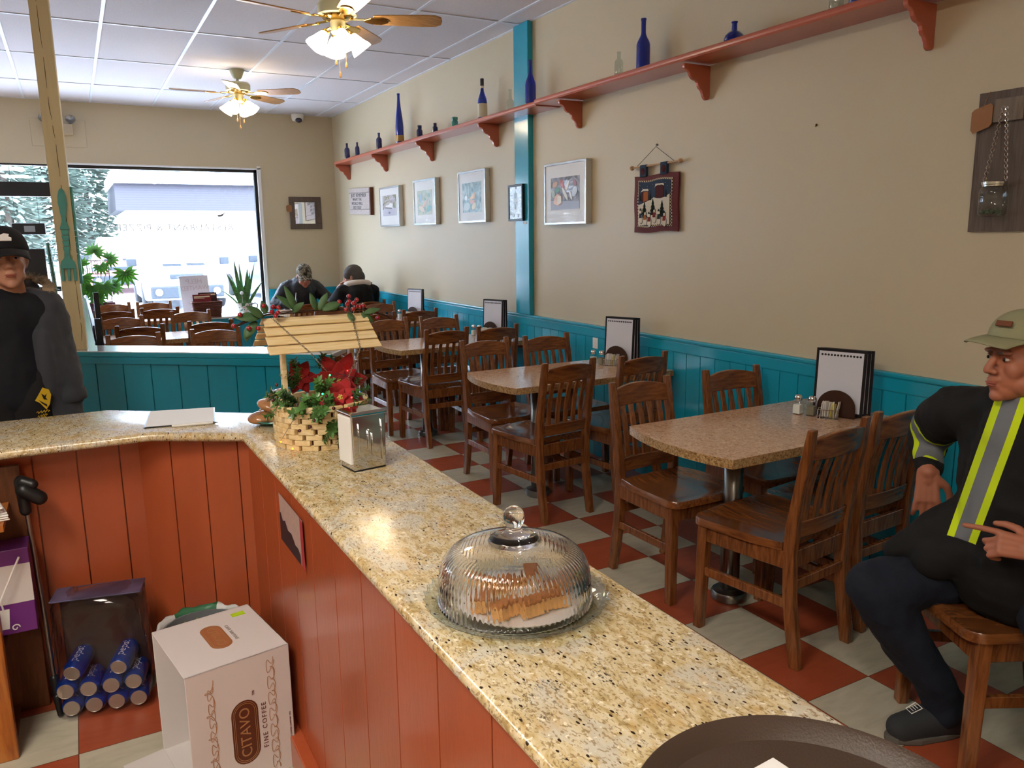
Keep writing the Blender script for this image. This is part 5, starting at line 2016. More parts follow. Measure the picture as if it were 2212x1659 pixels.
for i in range(len(prof) - 1):
    for j in range(nn):
        a = 2 * PI * (j + .5) / nn
        g = R(60) < a < R(125) and i < 4
        mb.cm = 1 if g else 0
        mb.f.append((i * nn + j, i * nn + (j + 1) % nn, (i + 1) * nn + (j + 1) % nn, (i + 1) * nn + j))
        mb.m.append(mb.cm)
mb.build('bag_liner', [m_bag, m_bagg], wb, smooth='all')
mb = MB()
for a in (70, 92, 112):
    Mx = Matrix.Rotation(R(a), 4, 'Z') @ Matrix.Translation((.118, 0, .245))
    mb.add([Mx @ V((0, 0, .022)), Mx @ V((-.002, .016, 0)), Mx @ V((-.004, 0, -.024)), Mx @ V((-.002, -.016, 0))], [(0, 1, 2, 3)])
mb.build('printed_diamond', m_lime if 0 else mat('yellow_green_print', '#a9b43a', rough=.4), wb)

# shrink wrapped pack of drink cans
m_can = mat('blue_aluminium_can', '#0d3fa8', rough=.2, metal=.5, coat=.5)
m_candk = mat('navy_can_band', '#0a1f5c', rough=.25, metal=.4)
cg = 'drink cans lying in the plastic pack'
PK = Matrix.Translation((-2.035, 1.17, 0)) @ Matrix.Rotation(R(-12), 4, 'Z')
cn = None
rows = [(-.103, .038, 'bottom row, far left'), (-.036, .038, 'bottom row, second from left'), (.031, .038, 'bottom row, second from right'), (.098, .038, 'bottom row, far right'),
        (-.115, .100, 'middle row, far left'), (-.047, .098, 'middle row, second from left'), (.020, .098, 'middle row, second from right'), (.088, .100, 'middle row, far right'),
        (-.090, .160, 'top row, left one tilted'), (.048, .158, 'top row, right one tilted')]
for x, z, l in rows:
    lb = 'blue drink can in the plastic pack showing its silver base, ' + l
    p = PK @ V((x, -.065, z))
    if cn is None:
        cn = thing('drink_can', lb, 'can', p, R(-12), cg)
        MC = Matrix.Rotation(-PI / 2, 4, 'X')   # axis z -> +y
        mb = MB(); mb.lathe([(.022, .004), (.0245, .0), (.0275, .004), (.031, .012), (.0325, .016), (.0325, .104), (.031, .109), (.026, .118), (.0255, .121)], 28, MC)
        cb_ = mb.build('can_body', m_can, cn, smooth=True)
        mb = MB(); mb.lathe([(0, .009), (.012, .008), (.019, .006), (.0222, .002), (.0245, -.0006), (.0255, .001)], 28, MC)
        mb.build('can_base', mat('can_end_metal', '#b9ac9c', rough=.35, metal=.55), cn, smooth=True)
        mb = MB()
        mb.text('pepsi', .034, Matrix.Translation((0, .062, .0331)) @ Matrix.Rotation(R(90), 4, 'Z'), sx=1.1)
        for v_i, v_ in enumerate(mb.v):
            a = v_[0] / .0328
            mb.v[v_i] = (.0330 * math.sin(a), v_[1], .0330 * math.cos(a))
        mb.build('lettering', m_white, cb_)
    else:
        c = dup(cn, label=lb, loc=p)
        c.rotation_euler = ((R(8) if 'top row' in l else 0), 0, R(-12) + (R(-10) if 'top row' in l else R(random.uniform(-2, 2))))
pk = thing('plastic_pack_wrap', 'torn clear plastic wrap standing around the blue drink cans on the floor', 'plastic wrap', (-2.035, 1.17, 0), R(-12))
mb = MB()
vs, fs = [], []
nz, nn = 14, 48
rr = random.Random(4)
for j in range(nz + 1):
    t = j / nz
    z = .002 + .41 * t
    for i in range(nn):
        a = 2 * PI * i / nn
        sx_, sy_ = .145 - .012 * t, .078 - .006 * t
        cx = abs(math.cos(a)) ** .45 * math.copysign(1, math.cos(a)) * sx_
        cy = abs(math.sin(a)) ** .45 * math.copysign(1, math.sin(a)) * sy_ - .002
        w_ = .004 * math.sin(7 * a + 9 * t) + .003 * math.sin(13 * a - 21 * t) + rr.uniform(-.0015, .0015)
        q = 1 - .35 * max(0, t - .93) / .07
        vs.append(((cx + w_) * q, (cy + w_) * q, z + .006 * math.sin(3 * a) * t))
for j in range(nz):
    for i in range(nn):
        fs.append((j * nn + i, j * nn + (i + 1) % nn, (j + 1) * nn + (i + 1) % nn, (j + 1) * nn + i))
fs.append(tuple(nz * nn + i for i in range(nn)))
mb.add(vs, fs)
mb.build('film', m_film, pk, smooth=60)
mb = MB(); mb.box(-.132, .132, .055, .062, .004, .40)
mb.build('back_film_print', mat('smoky_brown_wrap', '#3a2a26', rough=.3), pk)
mb = MB(); mb.box(-.135, .135, -.05, .062, .402, .408)
mb.build('top_print', mat('blue_wrap_print', '#4a4662', rough=.3, var=.5, vscale=15), pk, bevel=.004)

# open shelf unit at the left edge
sh = thing('shelf_unit', 'pine shelf unit at the left edge below the counter', 'shelf unit', (0, 0, 0))
mb = MB(); mb.box(-2.40, -2.292, .98, 1.02, .0, .47)
mb.build('front_board', m_pine, sh, bevel=.004)
mb = MB(); mb.box(-2.95, -2.215, 1.26, 1.285, .0, .84); mb.box(-2.95, -2.3, 1.0, 1.26, .30, .32); mb.box(-2.95, -2.3, 1.0, 1.26, .0, .03)
mb.box(-2.98, -2.95, .98, 1.285, 0, .84)
mb.build('back_board', m_pinedk, sh, bevel=.002)
mb = MB(); mb.box(-2.95, -2.255, 1.02, 1.26, .705, .725)
mb.build('top_board', m_pine, sh)
m_purple = mat('purple_print', '#6a2a78', rough=.4)
pb = thing('cup_box', 'purple and white printed paper cup box on the shelf unit', 'box', (-2.36, 1.17, .332))
mb = MB(); mb.box(-.30, .148, -.03, .08, 0, .275)
mb.build('carton', m_purple, pb, bevel=.002)
mb = MB(); mb.box(-.302, .1485, -.0312, -.03, .10, .225)
mb.build('white_band', m_card, pb)
mb = MB()
mb.loft([[(x * s_ + .045, -.0315, z) for x, z, s_ in ()] for _ in ()]) if 0 else None
Mx = Matrix.Translation((.06, -.0312, .05)) @ Matrix.Rotation(PI / 2, 4, 'X')
mb.prism([(-.014, -.03), (.014, -.03), (.02, .035), (-.02, .035)], 0, .0006, Mx)
mb.tube([Mx @ V((.004, .035, .0006)), Mx @ V((.0, .07, .0006))], .003, 5)
mb.tube([Mx @ V((.03 + .012 * math.cos(i * .5) * (1 - i / 18), -.03 + .012 * math.sin(i * .5) * (1 - i / 18), .0006)) for i in range(14)], .002, 5)
mb.build('printed_cup', m_white, pb)
for k, (a, b_) in enumerate((((.02, -.045, .14), (.105, -.05, .26)), ((-.02, -.05, .14), (-.012, -.05, .235)))):
    mb = MB(); mb.tube([(-2.34 + a[0], 1.16 + a[1] , .33 + a[2] - .06), (-2.34 + b_[0], 1.16 + b_[1], .33 + b_[2])], .003, 8)
    t_ = thing('drinking_straw', ('long leaning pale straw in the cup before the purple box', 'short upright pale straw at the left edge before the purple box')[k], 'straw', (0, 0, 0))
    mb.build('straw', m_white, t_, smooth=True)
cup = thing('plastic_cup', 'clear plastic cup with a shiny lid holding straws before the purple box', 'cup', (-2.335, 1.085, .32))
mb = MB(); mb.lathe([(.025, 0), (.034, .09), (.036, .092), (.033, .09), (.024, .003), (0, .003)], 24)
mb.build('cup_body', m_film, cup, smooth=True)
mb = MB(); mb.lathe([(0, .02), (.026, .02), (.03, .06), (0, .065)], 20)
mb.build('crumpled_foil', m_steel, cup, smooth=True)
for k in range(6):
    z = .726 + k * .006
    pass
st_ = thing('paper_stack', 'stack of white pamphlets with curled edges on top of the shelf unit', 'paper stack', (-2.33, 1.14, .727), R(12))
for k in range(9):
    mb = MB()
    o1, o2 = rr.uniform(-.006, .006), rr.uniform(-.006, .006)
    mb.box(-.14 + o1, .075 + o1 - k * .004, -.10 + o2, .11 + o2, k * .0065, k * .0065 + .005)
    mb.build('pamphlet', m_paper, st_, bevel=.0015, seg=1)
# long handled dustpan / grabber leaning
gr = thing('long_handled_grabber', 'long grey metal rod with black grip leaning against the orange boards beside the shelf unit', 'grabber', (0, 0, 0))
m_blkpl = mat('black_plastic', '#141416', rough=.4)
mb = MB(); mb.tube([(-2.205, 1.205, .70), (-2.195, 1.20, .35), (-2.19, 1.185, .12)], .0075, 10)
mb.build('rod', m_steel, gr, smooth=True)
mb = MB()
mb.limb((-2.208, 1.205, .705), (-2.212, 1.21, .80), .017, .019)
mb.limb((-2.205, 1.19, .775), (-2.165, 1.185, .745), .024, .022)
mb.limb((-2.205, 1.20, .80), (-2.18, 1.19, .79), .018, .016)
mb.build('grip', m_blkpl, gr, smooth='all')
mb = MB()
mb.limb((-2.19, 1.185, .13), (-2.188, 1.175, .075), .014, .012)
mb.limb((-2.188, 1.17, .07), (-2.184, 1.155, .015), .012, .008)
mb.build('claw', m_blkpl, gr, smooth='all')
# ------------------------------------------------------------------ people
m_skin = mat('skin_ruddy', '#a8694f', rough=.5, var=.08, vscale=25)
m_skinl = mat('skin_pale', '#bf8a72', rough=.5, var=.08, vscale=25)
m_jacket = mat('black_fleece', '#0b0b0c', rough=.9, sheen=.3, bump=.3, bscale=40)
m_parka = mat('charcoal_parka', '#343740', rough=.75, bump=.6, bscale=14, sheen=.2)
m_tee = mat('black_tee', '#0f121c', rough=.85, bump=.3, bscale=14)
m_jeans = mat('dark_blue_jeans', '#0f1726', rough=.85, bump=.3, bscale=120, var=.2, vscale=8)
m_shoe = mat('grey_mesh_shoe', '#2b2e31', rough=.8, bump=.4, bscale=300)
m_sole = mat('pale_shoe_sole', '#5b5650', rough=.7)
m_eye = mat('eye_white', '#cfc8c0', rough=.2)
m_iris = mat('dark_iris', '#1c1510', rough=.2)
m_lip = mat('lips', '#99503f', rough=.5)
m_hairg = mat('greying_hair', '#4b4541', rough=.8, var=.5, vscale=60, stretch=(4, 4, .6), bump=.8, bscale=60)
m_hairs = mat('short_grey_stubble', '#6a6059', rough=.9)
m_capo = mat('olive_khaki_cap', '#8c8a6a', rough=.85, bump=.3, bscale=150)
m_leather = mat('brown_leather_patch', '#6a3a20', rough=.6)
m_lime = m_lime


def head(mb, M, s=1.0, heavy=0):
    def E(c, r, rot=None, nu=18, nv=12):
        Mx = M @ Matrix.Translation(V(c)) @ (rot.to_4x4() if rot is not None else Matrix.Identity(4))
        q = MB(); q.ell((0, 0, 0), r, None, nu, nv)
        mb.add(q.v, q.f, Mx)
    def Lm(a, b_, ra, rb):
        q = MB(); q.limb(a, b_, ra, rb, 14)
        mb.add(q.v, q.f, M)
    E((0, .015, .035), (.074, .094, .085))
    E((0, -.010, -.010), (.068, .078, .080))
    E((0, -.030, -.045), (.058, .062, .068))
    E((0, -.052, -.078), (.040, .038, .034))
    E((0, -.074, -.098), (.022, .020, .017))
    for s_ in (-1, 1):
        E((s_ * .034, -.058, -.022), (.025, .026, .028))
        E((s_ * .042, -.02, -.062), (.020 + heavy, .045, .028 + heavy))
        E((s_ * .028, -.083, .026), (.024, .012, .008))
        E((s_ * .076, .012, -.005), (.008, .018, .031), Matrix.Rotation(.25, 3, 'Y'))
        E((s_ * .012, -.099, -.030), (.010, .010, .008))
        E((s_ * .030, -.076, .008), (.015, .010, .008))
    Lm((0, -.086, .022), (0, -.112, -.024), .009, .0115)
    E((0, -.092, -.052), (.022, .010, .010))
    E((0, -.091, -.069), (.020, .009, .008))
    E((0, -.062, .050), (.05, .022, .03))
    Lm((0, .025, -.06), (0, .045, -.175), .055 + heavy, .060 + heavy)


def face_parts(parent, M, iris=True):
    for s_ in (-1, 1):
        mb = MB(); q = MB(); q.ell((0, 0, 0), (.0110, .0100, .0054), None, 14, 10)
        mb.add(q.v, q.f, M @ Matrix.Translation((s_ * .030, -.0805, .0075)))
        mb.build('eye', m_eye, parent, smooth='all')
        mb = MB(); q = MB(); q.ell((0, 0, 0), (.0048, .0026, .0048), None, 10, 8)
        mb.add(q.v, q.f, M @ Matrix.Translation((s_ * .030, -.0892, .0072)))
        mb.build('iris', m_iris, parent, smooth='all')
        mb = MB()
        pts = [M @ V((s_ * (.012 + .010 * i), -.0955 + .0028 * i * i * .55, .0235 + .0015 * i - .0008 * i * i)) for i in range(4)]
        mb.tube(pts, [.0022, .003, .0026, .001], 6)
        mb.build('eyebrow', m_hairs, parent, smooth='all')
        mb = MB()
        pts = [M @ V((s_ * (.019 + .0075 * i), -.0915 + .0012 * i * i, .0145 + (.0018 if i in (1, 2) else 0))) for i in range(4)]
        mb.tube(pts, .0016, 6)
        mb.build('eyelid', m_lip, parent, smooth='all')
    mb = MB()
    pts = [M @ V((-.022 + .0055 * i, -.1015 + .0006 * (i - 4) ** 2 * .45, -.0605 + .0004 * (abs(i - 4)) * .5)) for i in range(9)]
    mb.tube(pts, [.0008, .0022, .0030, .0034, .0032, .0034, .0030, .0022, .0008], 8)
    pts = [M @ V((-.018 + .0045 * i, -.1000 + .0006 * (i - 4) ** 2 * .4, -.0665)) for i in range(9)]
    mb.tube(pts, [.0008, .0022, .0032, .0038, .004, .0038, .0032, .0022, .0008], 8)
    mb.build('lips', m_lip, parent, smooth='all')


def hand(mb, wrist, palm_end, normal, curl, side, s=1.0, spread=.0):
    """palm from wrist to palm_end; normal = back of the hand; curl: list of 4 finger curls (rad per joint); side +1 puts the thumb on the +x side"""
    w, p = V(wrist), V(palm_end)
    d = (p - w).normalized()
    nrm = V(normal)
    nrm = (nrm - d * nrm.dot(d)).normalized()
    sx = d.cross(nrm) * side
    PL = (p - w).length
    # palm
    for q in (-.024, -.008, .008, .024):
        mb.limb(w + sx * q * .75 * s, p + sx * q * s, .013 * s, .0115 * s, 10)
    mb.limb(w, w + d * PL * .3, .020 * s, .018 * s)
    lens = [(.040, .024, .020), (.044, .028, .021), (.041, .026, .020), (.032, .020, .018)]
    for i, q in enumerate((.0285, .0098, -.0092, -.0275)):
        base = p + sx * q * s
        dd = (d + sx * (q * spread * 10)).normalized()
        ang = 0
        pos = base
        for j, L_ in enumerate(lens[i]):
            ang += curl[i][j]
            dv = dd * math.cos(ang) - nrm * math.sin(ang)
            nx = pos + dv * L_ * s
            mb.limb(pos, nx, (.0088 - .0006 * j) * s, (.0084 - .0009 * j) * s, 10)
            pos = nx
    # thumb
    b0 = w + d * PL * .22 + sx * .020 * s
    t1 = b0 + (d * .55 + sx * .75 - nrm * .25).normalized() * .038 * s
    t2 = t1 + (d * .85 + sx * .35 - nrm * .35).normalized() * .030 * s
    t3 = t2 + (d * .95 + sx * .05 - nrm * .45).normalized() * .024 * s
    mb.limb(b0, t1, .0155 * s, .0115 * s, 10)
    mb.limb(t1, t2, .0112 * s, .0100 * s, 10)
    mb.limb(t2, t3, .0100 * s, .0080 * s, 10)


def baseball_cap(parent, M, m_c, brim_len=.075, brim_dip=.35, tall=0, button=True, up=0, side=.030):
    mb = MB()
    vs, fs = [], []
    nn, nr = 36, 10
    for i in range(nr + 1):
        t = i / nr * PI / 2
        for j in range(nn):
            a = 2 * PI * j / nn
            vs.append(((.082) * math.cos(a) * math.cos(t) ** .8, .012 + .102 * math.sin(a) * math.cos(t) ** .8, .042 + (.086 + tall) * math.sin(t) ** .95))
    for i in range(nr):
        for j in range(nn):
            fs.append((i * nn + j, i * nn + (j + 1) % nn, (i + 1) * nn + (j + 1) % nn, (i + 1) * nn + j))
    mb.add(vs, fs, M)
    if button:
        q = MB(); q.ell((0, .012, .131 + tall), (.007, .007, .004)); mb.add(q.v, q.f, M)
    o = mb.build('cap', m_c, parent, smooth='all')
    cap_o = o
    sd = o.modifiers.new('thick', 'SOLIDIFY'); sd.thickness = .002
    mb = MB()
    vs, fs = [], []
    for i in range(9):
        u = -1 + 2 * i / 8
        for j in range(6):
            v_ = j / 5
            a = u * 1.12
            bx0, by0 = .080 * math.sin(a), .012 - .100 * math.cos(a)
            bx1, by1 = .080 * math.sin(a) * .92, -.090 - brim_len * math.cos(a * 1.15) ** .8 if abs(a * 1.15) < PI / 2 else by0
            x = bx0 + (bx1 - bx0) * v_
            y = by0 + (by1 - by0) * v_
            z = .046 + up - brim_dip * .09 * v_ * v_ - side * (x / .08) ** 2 * (.4 + .6 * v_)
            vs.append((x, y, z))
    for i in range(8):
        for j in range(5):
            fs.append((i * 6 + j, (i + 1) * 6 + j, (i + 1) * 6 + j + 1, i * 6 + j + 1))
    mb.add(vs, fs, M)
    o = mb.build('brim', m_c, cap_o, smooth='all')
    sd = o.modifiers.new('thick', 'SOLIDIFY'); sd.thickness = .003
    return cap_o


def hm(loc, face_dir, nod=0, tilt=0, s=1.0):
    """head matrix: -Y of the head looks along face_dir"""
    a = math.atan2(face_dir[1], face_dir[0]) + PI / 2
    return Matrix.Translation(V(loc)) @ Matrix.Rotation(a, 4, 'Z') @ Matrix.Rotation(nod, 4, 'X') @ Matrix.Rotation(tilt, 4, 'Y') @ Matrix.Scale(s, 4)


fold_tex = bpy.data.textures.new('cloth_folds', 'CLOUDS')
fold_tex.noise_scale = .085
fold_tex.noise_depth = 2


def shell(name, fn, m, parent, voxel=.008, it=6, fac=.6):
    mb = MB()
    fn(mb)
    o = mb.build(name, m, parent, smooth='all')
    flesh(o, voxel, it, fac)
    if name in ('jacket', 'jeans', 'parka', 'tee_shirt', 'coat', 'trousers', 'apron'):
        dp = o.modifiers.new('folds', 'DISPLACE')
        dp.texture = fold_tex
        dp.strength = .022
        dp.mid_level = .5
    return o


# --- man on the right -------------------------------------------------
MAN = thing('person', 'seated man in olive cap and black jacket with yellow and grey reflective stripes, looking left', 'person', (0, 0, 0))
HM = hm((.192, -.464, 1.198), (-.93, .36), nod=R(0), s=.96)
shR, elR, wrR = V((.255, -.245, 1.01)), V((.45, -.045, .865)), V((.285, -.165, .795))
shL, elL, wrL = V((.14, -.74, 1.0)), V((.05, -.86, .80)), V((.058, -.612, .742))
def body(mb):
    head(mb, HM, heavy=.006)
    mb.limb((.235, -.475, 1.0), (.25, -.47, .85), .11, .13)
    mb.limb((.25, -.47, .85), (.28, -.45, .58), .13, .14)
    mb.limb(shR, elR, .045, .04); mb.limb(elR, wrR, .04, .027)
    mb.limb(shL, elL, .045, .04); mb.limb(elL, wrL, .04, .027)
    hand(mb, wrR, wrR + V((-.012, -.012, -.088)), (-.78, -.58, .25), [(.1, .15, .1), (.2, .35, .25), (.28, .42, .3), (.35, .5, .35)], -1, 1.06, .5)
    hand(mb, wrL, wrL + V((-.050, .062, .008)), (-.62, -.5, .6), [(.1, .15, .1), (.9, 1.1, .6), (1.0, 1.1, .7), (1.0, 1.1, .7)], 1, 1.0, .3)
shell('body', body, m_skin, MAN, .0036, 3, .45)
face_parts(MAN, HM)
capm = baseball_cap(MAN, HM @ Matrix.Translation((0, .0, .010)) @ Matrix.Scale(1.13, 4), m_capo, .056, .12, -.012, up=.004, side=.016)
mb = MB()
Mx = HM @ Matrix.Translation((.022, -.0915, .104)) @ Matrix.Rotation(R(16), 4, 'Z') @ Matrix.Rotation(R(-30), 4, 'X')
mb.box(-.022, .022, -.006, .0, -.008, .008, Mx)
mb.build('leather_patch', m_leather, capm, bevel=.001)
mb = MB()
mb.ell(HM @ V((0, .05, .0)), (.078, .06, .065), HM.to_3x3().normalized() if False else None)
def hairs_(mb):
    q = MB(); q.ell((0, .035, .012), (.0785, .082, .062)); mb.add(q.v, q.f, HM)
shell('hair', hairs_, m_hairs, MAN, .006, 3)

# reflective jacket
m_jk = mat('black_jacket_reflective', '#0b0b0c', rough=.85, bump=.3, bscale=40)
n, b, L = nodes_of(m_jk)
tc = n.nodes.new('ShaderNodeTexCoord')
def dotn(vecsock, nvec, p0):
    q = n.nodes.new('ShaderNodeVectorMath'); q.operation = 'SUBTRACT'; L(vecsock, q.inputs[0]); q.inputs[1].default_value = p0
    d_ = n.nodes.new('ShaderNodeVectorMath'); d_.operation = 'DOT_PRODUCT'; L(q.outputs[0], d_.inputs[0]); d_.inputs[1].default_value = nvec
    return d_.outputs['Value']
def band(d_, a, b_):
    return add_math(n, 'MULTIPLY', add_math(n, 'GREATER_THAN', d_, a), add_math(n, 'LESS_THAN', d_, b_))
ax = (elR - shR).normalized()
d1 = dotn(tc.outputs['Object'], tuple(ax), tuple(shR))
perp = n.nodes.new('ShaderNodeVectorMath'); perp.operation = 'DISTANCE'; L(tc.outputs['Object'], perp.inputs[0]); perp.inputs[1].default_value = tuple(shR.lerp(elR, .62))
nearm = add_math(n, 'LESS_THAN', perp.outputs['Value'], .125)
g1 = add_math(n, 'MULTIPLY', band(d1, .160, .205), nearm)
y1 = add_math(n, 'MULTIPLY', add_math(n, 'ADD', band(d1, .205, .228), band(d1, .146, .160)), nearm)
# stripe running down the front of the shoulder and chest
sn_ = V((.45, -.88, -.20)).normalized()
d2 = dotn(tc.outputs['Object'], tuple(sn_), (.185, -.412, .95))
frontv = dotn(tc.outputs['Object'], (-.86, -.5, 0), (.31, -.42, 1.0))
okf = add_math(n, 'MULTIPLY', add_math(n, 'GREATER_THAN', frontv, -.02), add_math(n, 'GREATER_THAN', dotn(tc.outputs['Object'], (0, 0, 1), (0, 0, .685)), 0))
g2 = add_math(n, 'MULTIPLY', band(d2, -.018, .018), okf)
y2 = add_math(n, 'MULTIPLY', add_math(n, 'ADD', band(d2, .018, .036), band(d2, -.036, -.018)), okf)
c = mix(n, add_math(n, 'MINIMUM', add_math(n, 'ADD', g1, g2), 1), '#0b0b0c', '#6f7276')
c = mix(n, add_math(n, 'MINIMUM', add_math(n, 'ADD', y1, y2), 1), c, '#c8e010')
L(c, b.inputs['Base Color'])
def jacket(mb):
    mb.limb((.245, -.485, .99), (.265, -.48, .80), .140, .170)
    mb.limb((.265, -.48, .80), (.28, -.46, .60), .170, .185)
    mb.limb((.26, -.36, .98), (.28, -.37, .72), .085, .09)
    mb.limb((.19, -.62, .98), (.22, -.60, .70), .10, .13)
    mb.limb(shR, shR.lerp(elR, .5), .078, .074); mb.limb(shR.lerp(elR, .5), elR, .074, .062)
    mb.limb(elR, elR.lerp(wrR, .85), .062, .044)
    mb.limb((.22, -.47, 1.065), shR, .062, .074); mb.limb((.20, -.48, 1.065), shL, .062, .075)
    mb.limb(shL, elL, .078, .065); mb.limb(elL, elL.lerp(wrL, .8), .062, .045)
    mb.limb((.225, -.46, 1.08), (.235, -.48, 1.0), .070, .10)
    # open front flap draped on the thigh
    mb.limb((.23, -.36, .72), (.13, -.27, .635), .085, .06); mb.limb((.13, -.27, .635), (.07, -.215, .60), .06, .035)
    mb.limb((.22, -.40, .66), (.10, -.32, .60), .10, .06)
shell('jacket', jacket, m_jk, MAN, .008, 7, .6)
hip1, kn1, an1 = V((.30, -.31, .535)), V((-.02, -.222, .502)), V((.215, -.322, .12))
hip2, kn2, an2 = V((.30, -.54, .525)), V((.0, -.78, .50)), V((.24, -.70, .10))
def pants(mb):
    mb.limb((.32, -.33, .54), (.32, -.53, .54), .115, .115)
    for h_, k_, a_ in ((hip1, kn1, an1), (hip2, kn2, an2)):
        mb.limb(h_, k_, .105, .078); mb.limb(k_, k_.lerp(a_, .4), .080, .073); mb.limb(k_.lerp(a_, .4), a_ + V((.0, 0, .0)), .073, .058)
    mb.limb(an1, an1 + V((.005, -.002, -.03)), .06, .064)
shell('jeans', pants, m_jeans, MAN, .008, 6, .6)
def shoe(toe, heel, nm):
    toe, heel = V(toe), V(heel)
    d = (toe - heel).normalized()
    def f(mb):
        mb.limb(heel + V((0, 0, .05)) + d * .04, heel + V((0, 0, .06)) + d * .11, .043, .047)
        mb.limb(heel + V((0, 0, .062)) + d * .11, toe + V((0, 0, .040)) - d * .050, .048, .040)
        mb.limb(heel + V((0, 0, .06)) + d * .06, heel + V((0, 0, .105)) + d * .055, .036, .036)
        mb.limb(heel + V((0, 0, .04)) + d * .035, toe + V((0, 0, .036)) - d * .055, .040, .043)
    shell('shoe', f, m_shoe, MAN, .005, 5)
    mb = MB()
    s_ = d.cross(V((0, 0, 1)))
    P_ = []
    for i in range(20):
        a = 2 * PI * i / 20
        w_ = .048 if math.cos(a) > 0 else .041
        c_ = heel + d * (.145 + .135 * math.cos(a)) + s_ * w_ * math.sin(a)
        P_.append((c_.x, c_.y))
    if sum(P_[i][0] * P_[(i + 1) % 20][1] - P_[(i + 1) % 20][0] * P_[i][1] for i in range(20)) < 0:
        P_ = P_[::-1]
    mb.prism(P_, .0, .022)
    mb.build('shoe_sole', m_sole, MAN, bevel=.005)
    return d, s_
d, s_ = shoe((.035, -.258, 0), (.30, -.355, 0), 'r')
mb = MB()
Mx = Matrix.Translation(V((.120, -.292, .100)))@ d.to_track_quat('X', 'Z').to_matrix().to_4x4() @ Matrix.Rotation(R(28), 4, 'Y') @ Matrix.Rotation(R(90), 4, 'Z')
mb.tube([Mx @ V(p) for p in ((-.014, -.018, .003), (.014, -.018, .003), (.016, .018, .001), (-.016, .018, .001))], .0016, 6, close=True)
for q in (-.008, 0, .008):
    mb.tube([Mx @ V((-.009, q, .003)), Mx @ V((.009, q, .003))], .0012, 5)
mb.build('shoe_badge', m_paper, MAN)
shoe((.09, -.80, 0), (.33, -.64, 0), 'l')

# --- woman on the left ------------------------------------------------
WOM = thing('person', 'standing person at left edge in black cap and open charcoal parka with fur hood', 'person', (-2.27, 2.25, 0))
HW = hm((.03, -.02, 1.462), (.14, -1), nod=R(-4), tilt=R(-3), s=.98)
def body2(mb):
    head(mb, HW, heavy=-.002)
    mb.limb((0, .01, 1.23), (0, .01, 1.0), .10, .10)
    mb.limb((0, 0, .98), (0, 0, .86), .10, .10)
    for s_ in (-1, 1):
        mb.limb((s_ * .145, .01, 1.26), (s_ * .19, 0, 1.04), .042, .035)
        mb.limb((s_ * .19, 0, 1.04), (s_ * .21, -.03, .86), .034, .024)
        mb.limb((s_ * .075, 0, .80), (s_ * .085, .0, .45), .06, .05); mb.limb((s_ * .085, 0, .45), (s_ * .085, .02, .09), .05, .04)
        hand(mb, (s_ * .21, -.03, .855), (s_ * .208, -.045, .785), (s_ * 1, 0, 0), [(.2, .3, .2)] * 4, -s_, .9)
shell('body', body2, m_skinl, WOM, .005, 4, .5)
face_parts(WOM, HW)
baseball_cap(WOM, HW @ Matrix.Translation((0, .0, -.008)) @ Matrix.Scale(1.14, 4), mat('black_cap_cloth', '#0e0f15', rough=.85), .075, .30, .008)
mb = MB()
Mx = HW @ Matrix.Translation((-.008, -.0945, .095)) @ Matrix.Rotation(R(-28), 4, 'X')
rr = random.Random(8)
mb.prism([(-.03, -.016), (.034, -.020), (.036, -.006), (.026, .0), (.030, .012), (.012, .016), (.0, .010), (-.026, .018)], -.004, .0, Mx @ Matrix.Rotation(PI / 2, 4, 'X'))
mb.build('white_emblem', m_paper, WOM)
def hair2(mb):
    q = MB(); q.ell((0, .045, .0), (.080, .075, .075)); mb.add(q.v, q.f, HW)
    q = MB(); q.limb((0, .10, -.03), (0, .085, -.12), .035, .03); mb.add(q.v, q.f, HW)
shell('hair', hair2, mat('light_brown_hair', '#6b4a32', rough=.8), WOM, .006, 3)
def tee(mb):
    mb.limb((0, .01, 1.235), (0, .0, 1.0), .130, .132)
    mb.limb((-.09, .01, 1.24), (.09, .01, 1.24), .095, .095)
    mb.limb((0, .0, 1.0), (0, .0, .92), .135, .14)
shell('tee_shirt', tee, m_tee, WOM, .008, 6)
def apron(mb):
    mb.limb((-.06, -.02, .90), (-.06, -.02, .70), .115, .12); mb.limb((.06, -.02, .90), (.06, -.02, .70), .115, .12)
    mb.limb((-.12, -.04, .985), (.12, -.04, .985), .062, .062)
shell('apron', apron, mat('black_apron', '#101116', rough=.85), WOM, .008, 6)
def legs(mb):
    for s_ in (-1, 1):
        mb.limb((s_ * .08, 0, .84), (s_ * .088, .0, .48), .095, .075); mb.limb((s_ * .088, 0, .48), (s_ * .088, .02, .08), .072, .055)
shell('trousers', legs, m_tee, WOM, .01, 5)
for s_ in (-1, 1):
    def f(mb):
        mb.limb((s_ * .09, .05, .045), (s_ * .10, -.12, .035), .045, .035)
    shell('boot', f, m_dark, WOM, .008, 4)
def parka(mb):
    for s_ in (-1, 1):
        mb.limb((s_ * .10, .04, 1.30), (s_ * .155, .02, 1.27), .055, .068)
        mb.limb((s_ * .155, .02, 1.27), (s_ * .185, .02, 1.06), .072, .066)
        mb.limb((s_ * .185, .02, 1.06), (s_ * .205, -.02, .90), .066, .058)
        # hanging front panels
        mb.limb((s_ * .135, .0, 1.22), (s_ * .155, .0, .95), .075, .080)
        mb.limb((s_ * .155, .0, .95), (s_ * .165, .0, .68), .080, .088)
        mb.limb((s_ * .12, -.06, 1.15), (s_ * .14, -.07, .72), .040, .045)
    mb.limb((-.08, .09, 1.24), (-.1, .09, .70), .085, .10); mb.limb((.08, .09, 1.24), (.1, .09, .70), .085, .10)
    mb.limb((-.09, .10, 1.33), (.09, .10, 1.33), .055, .055)
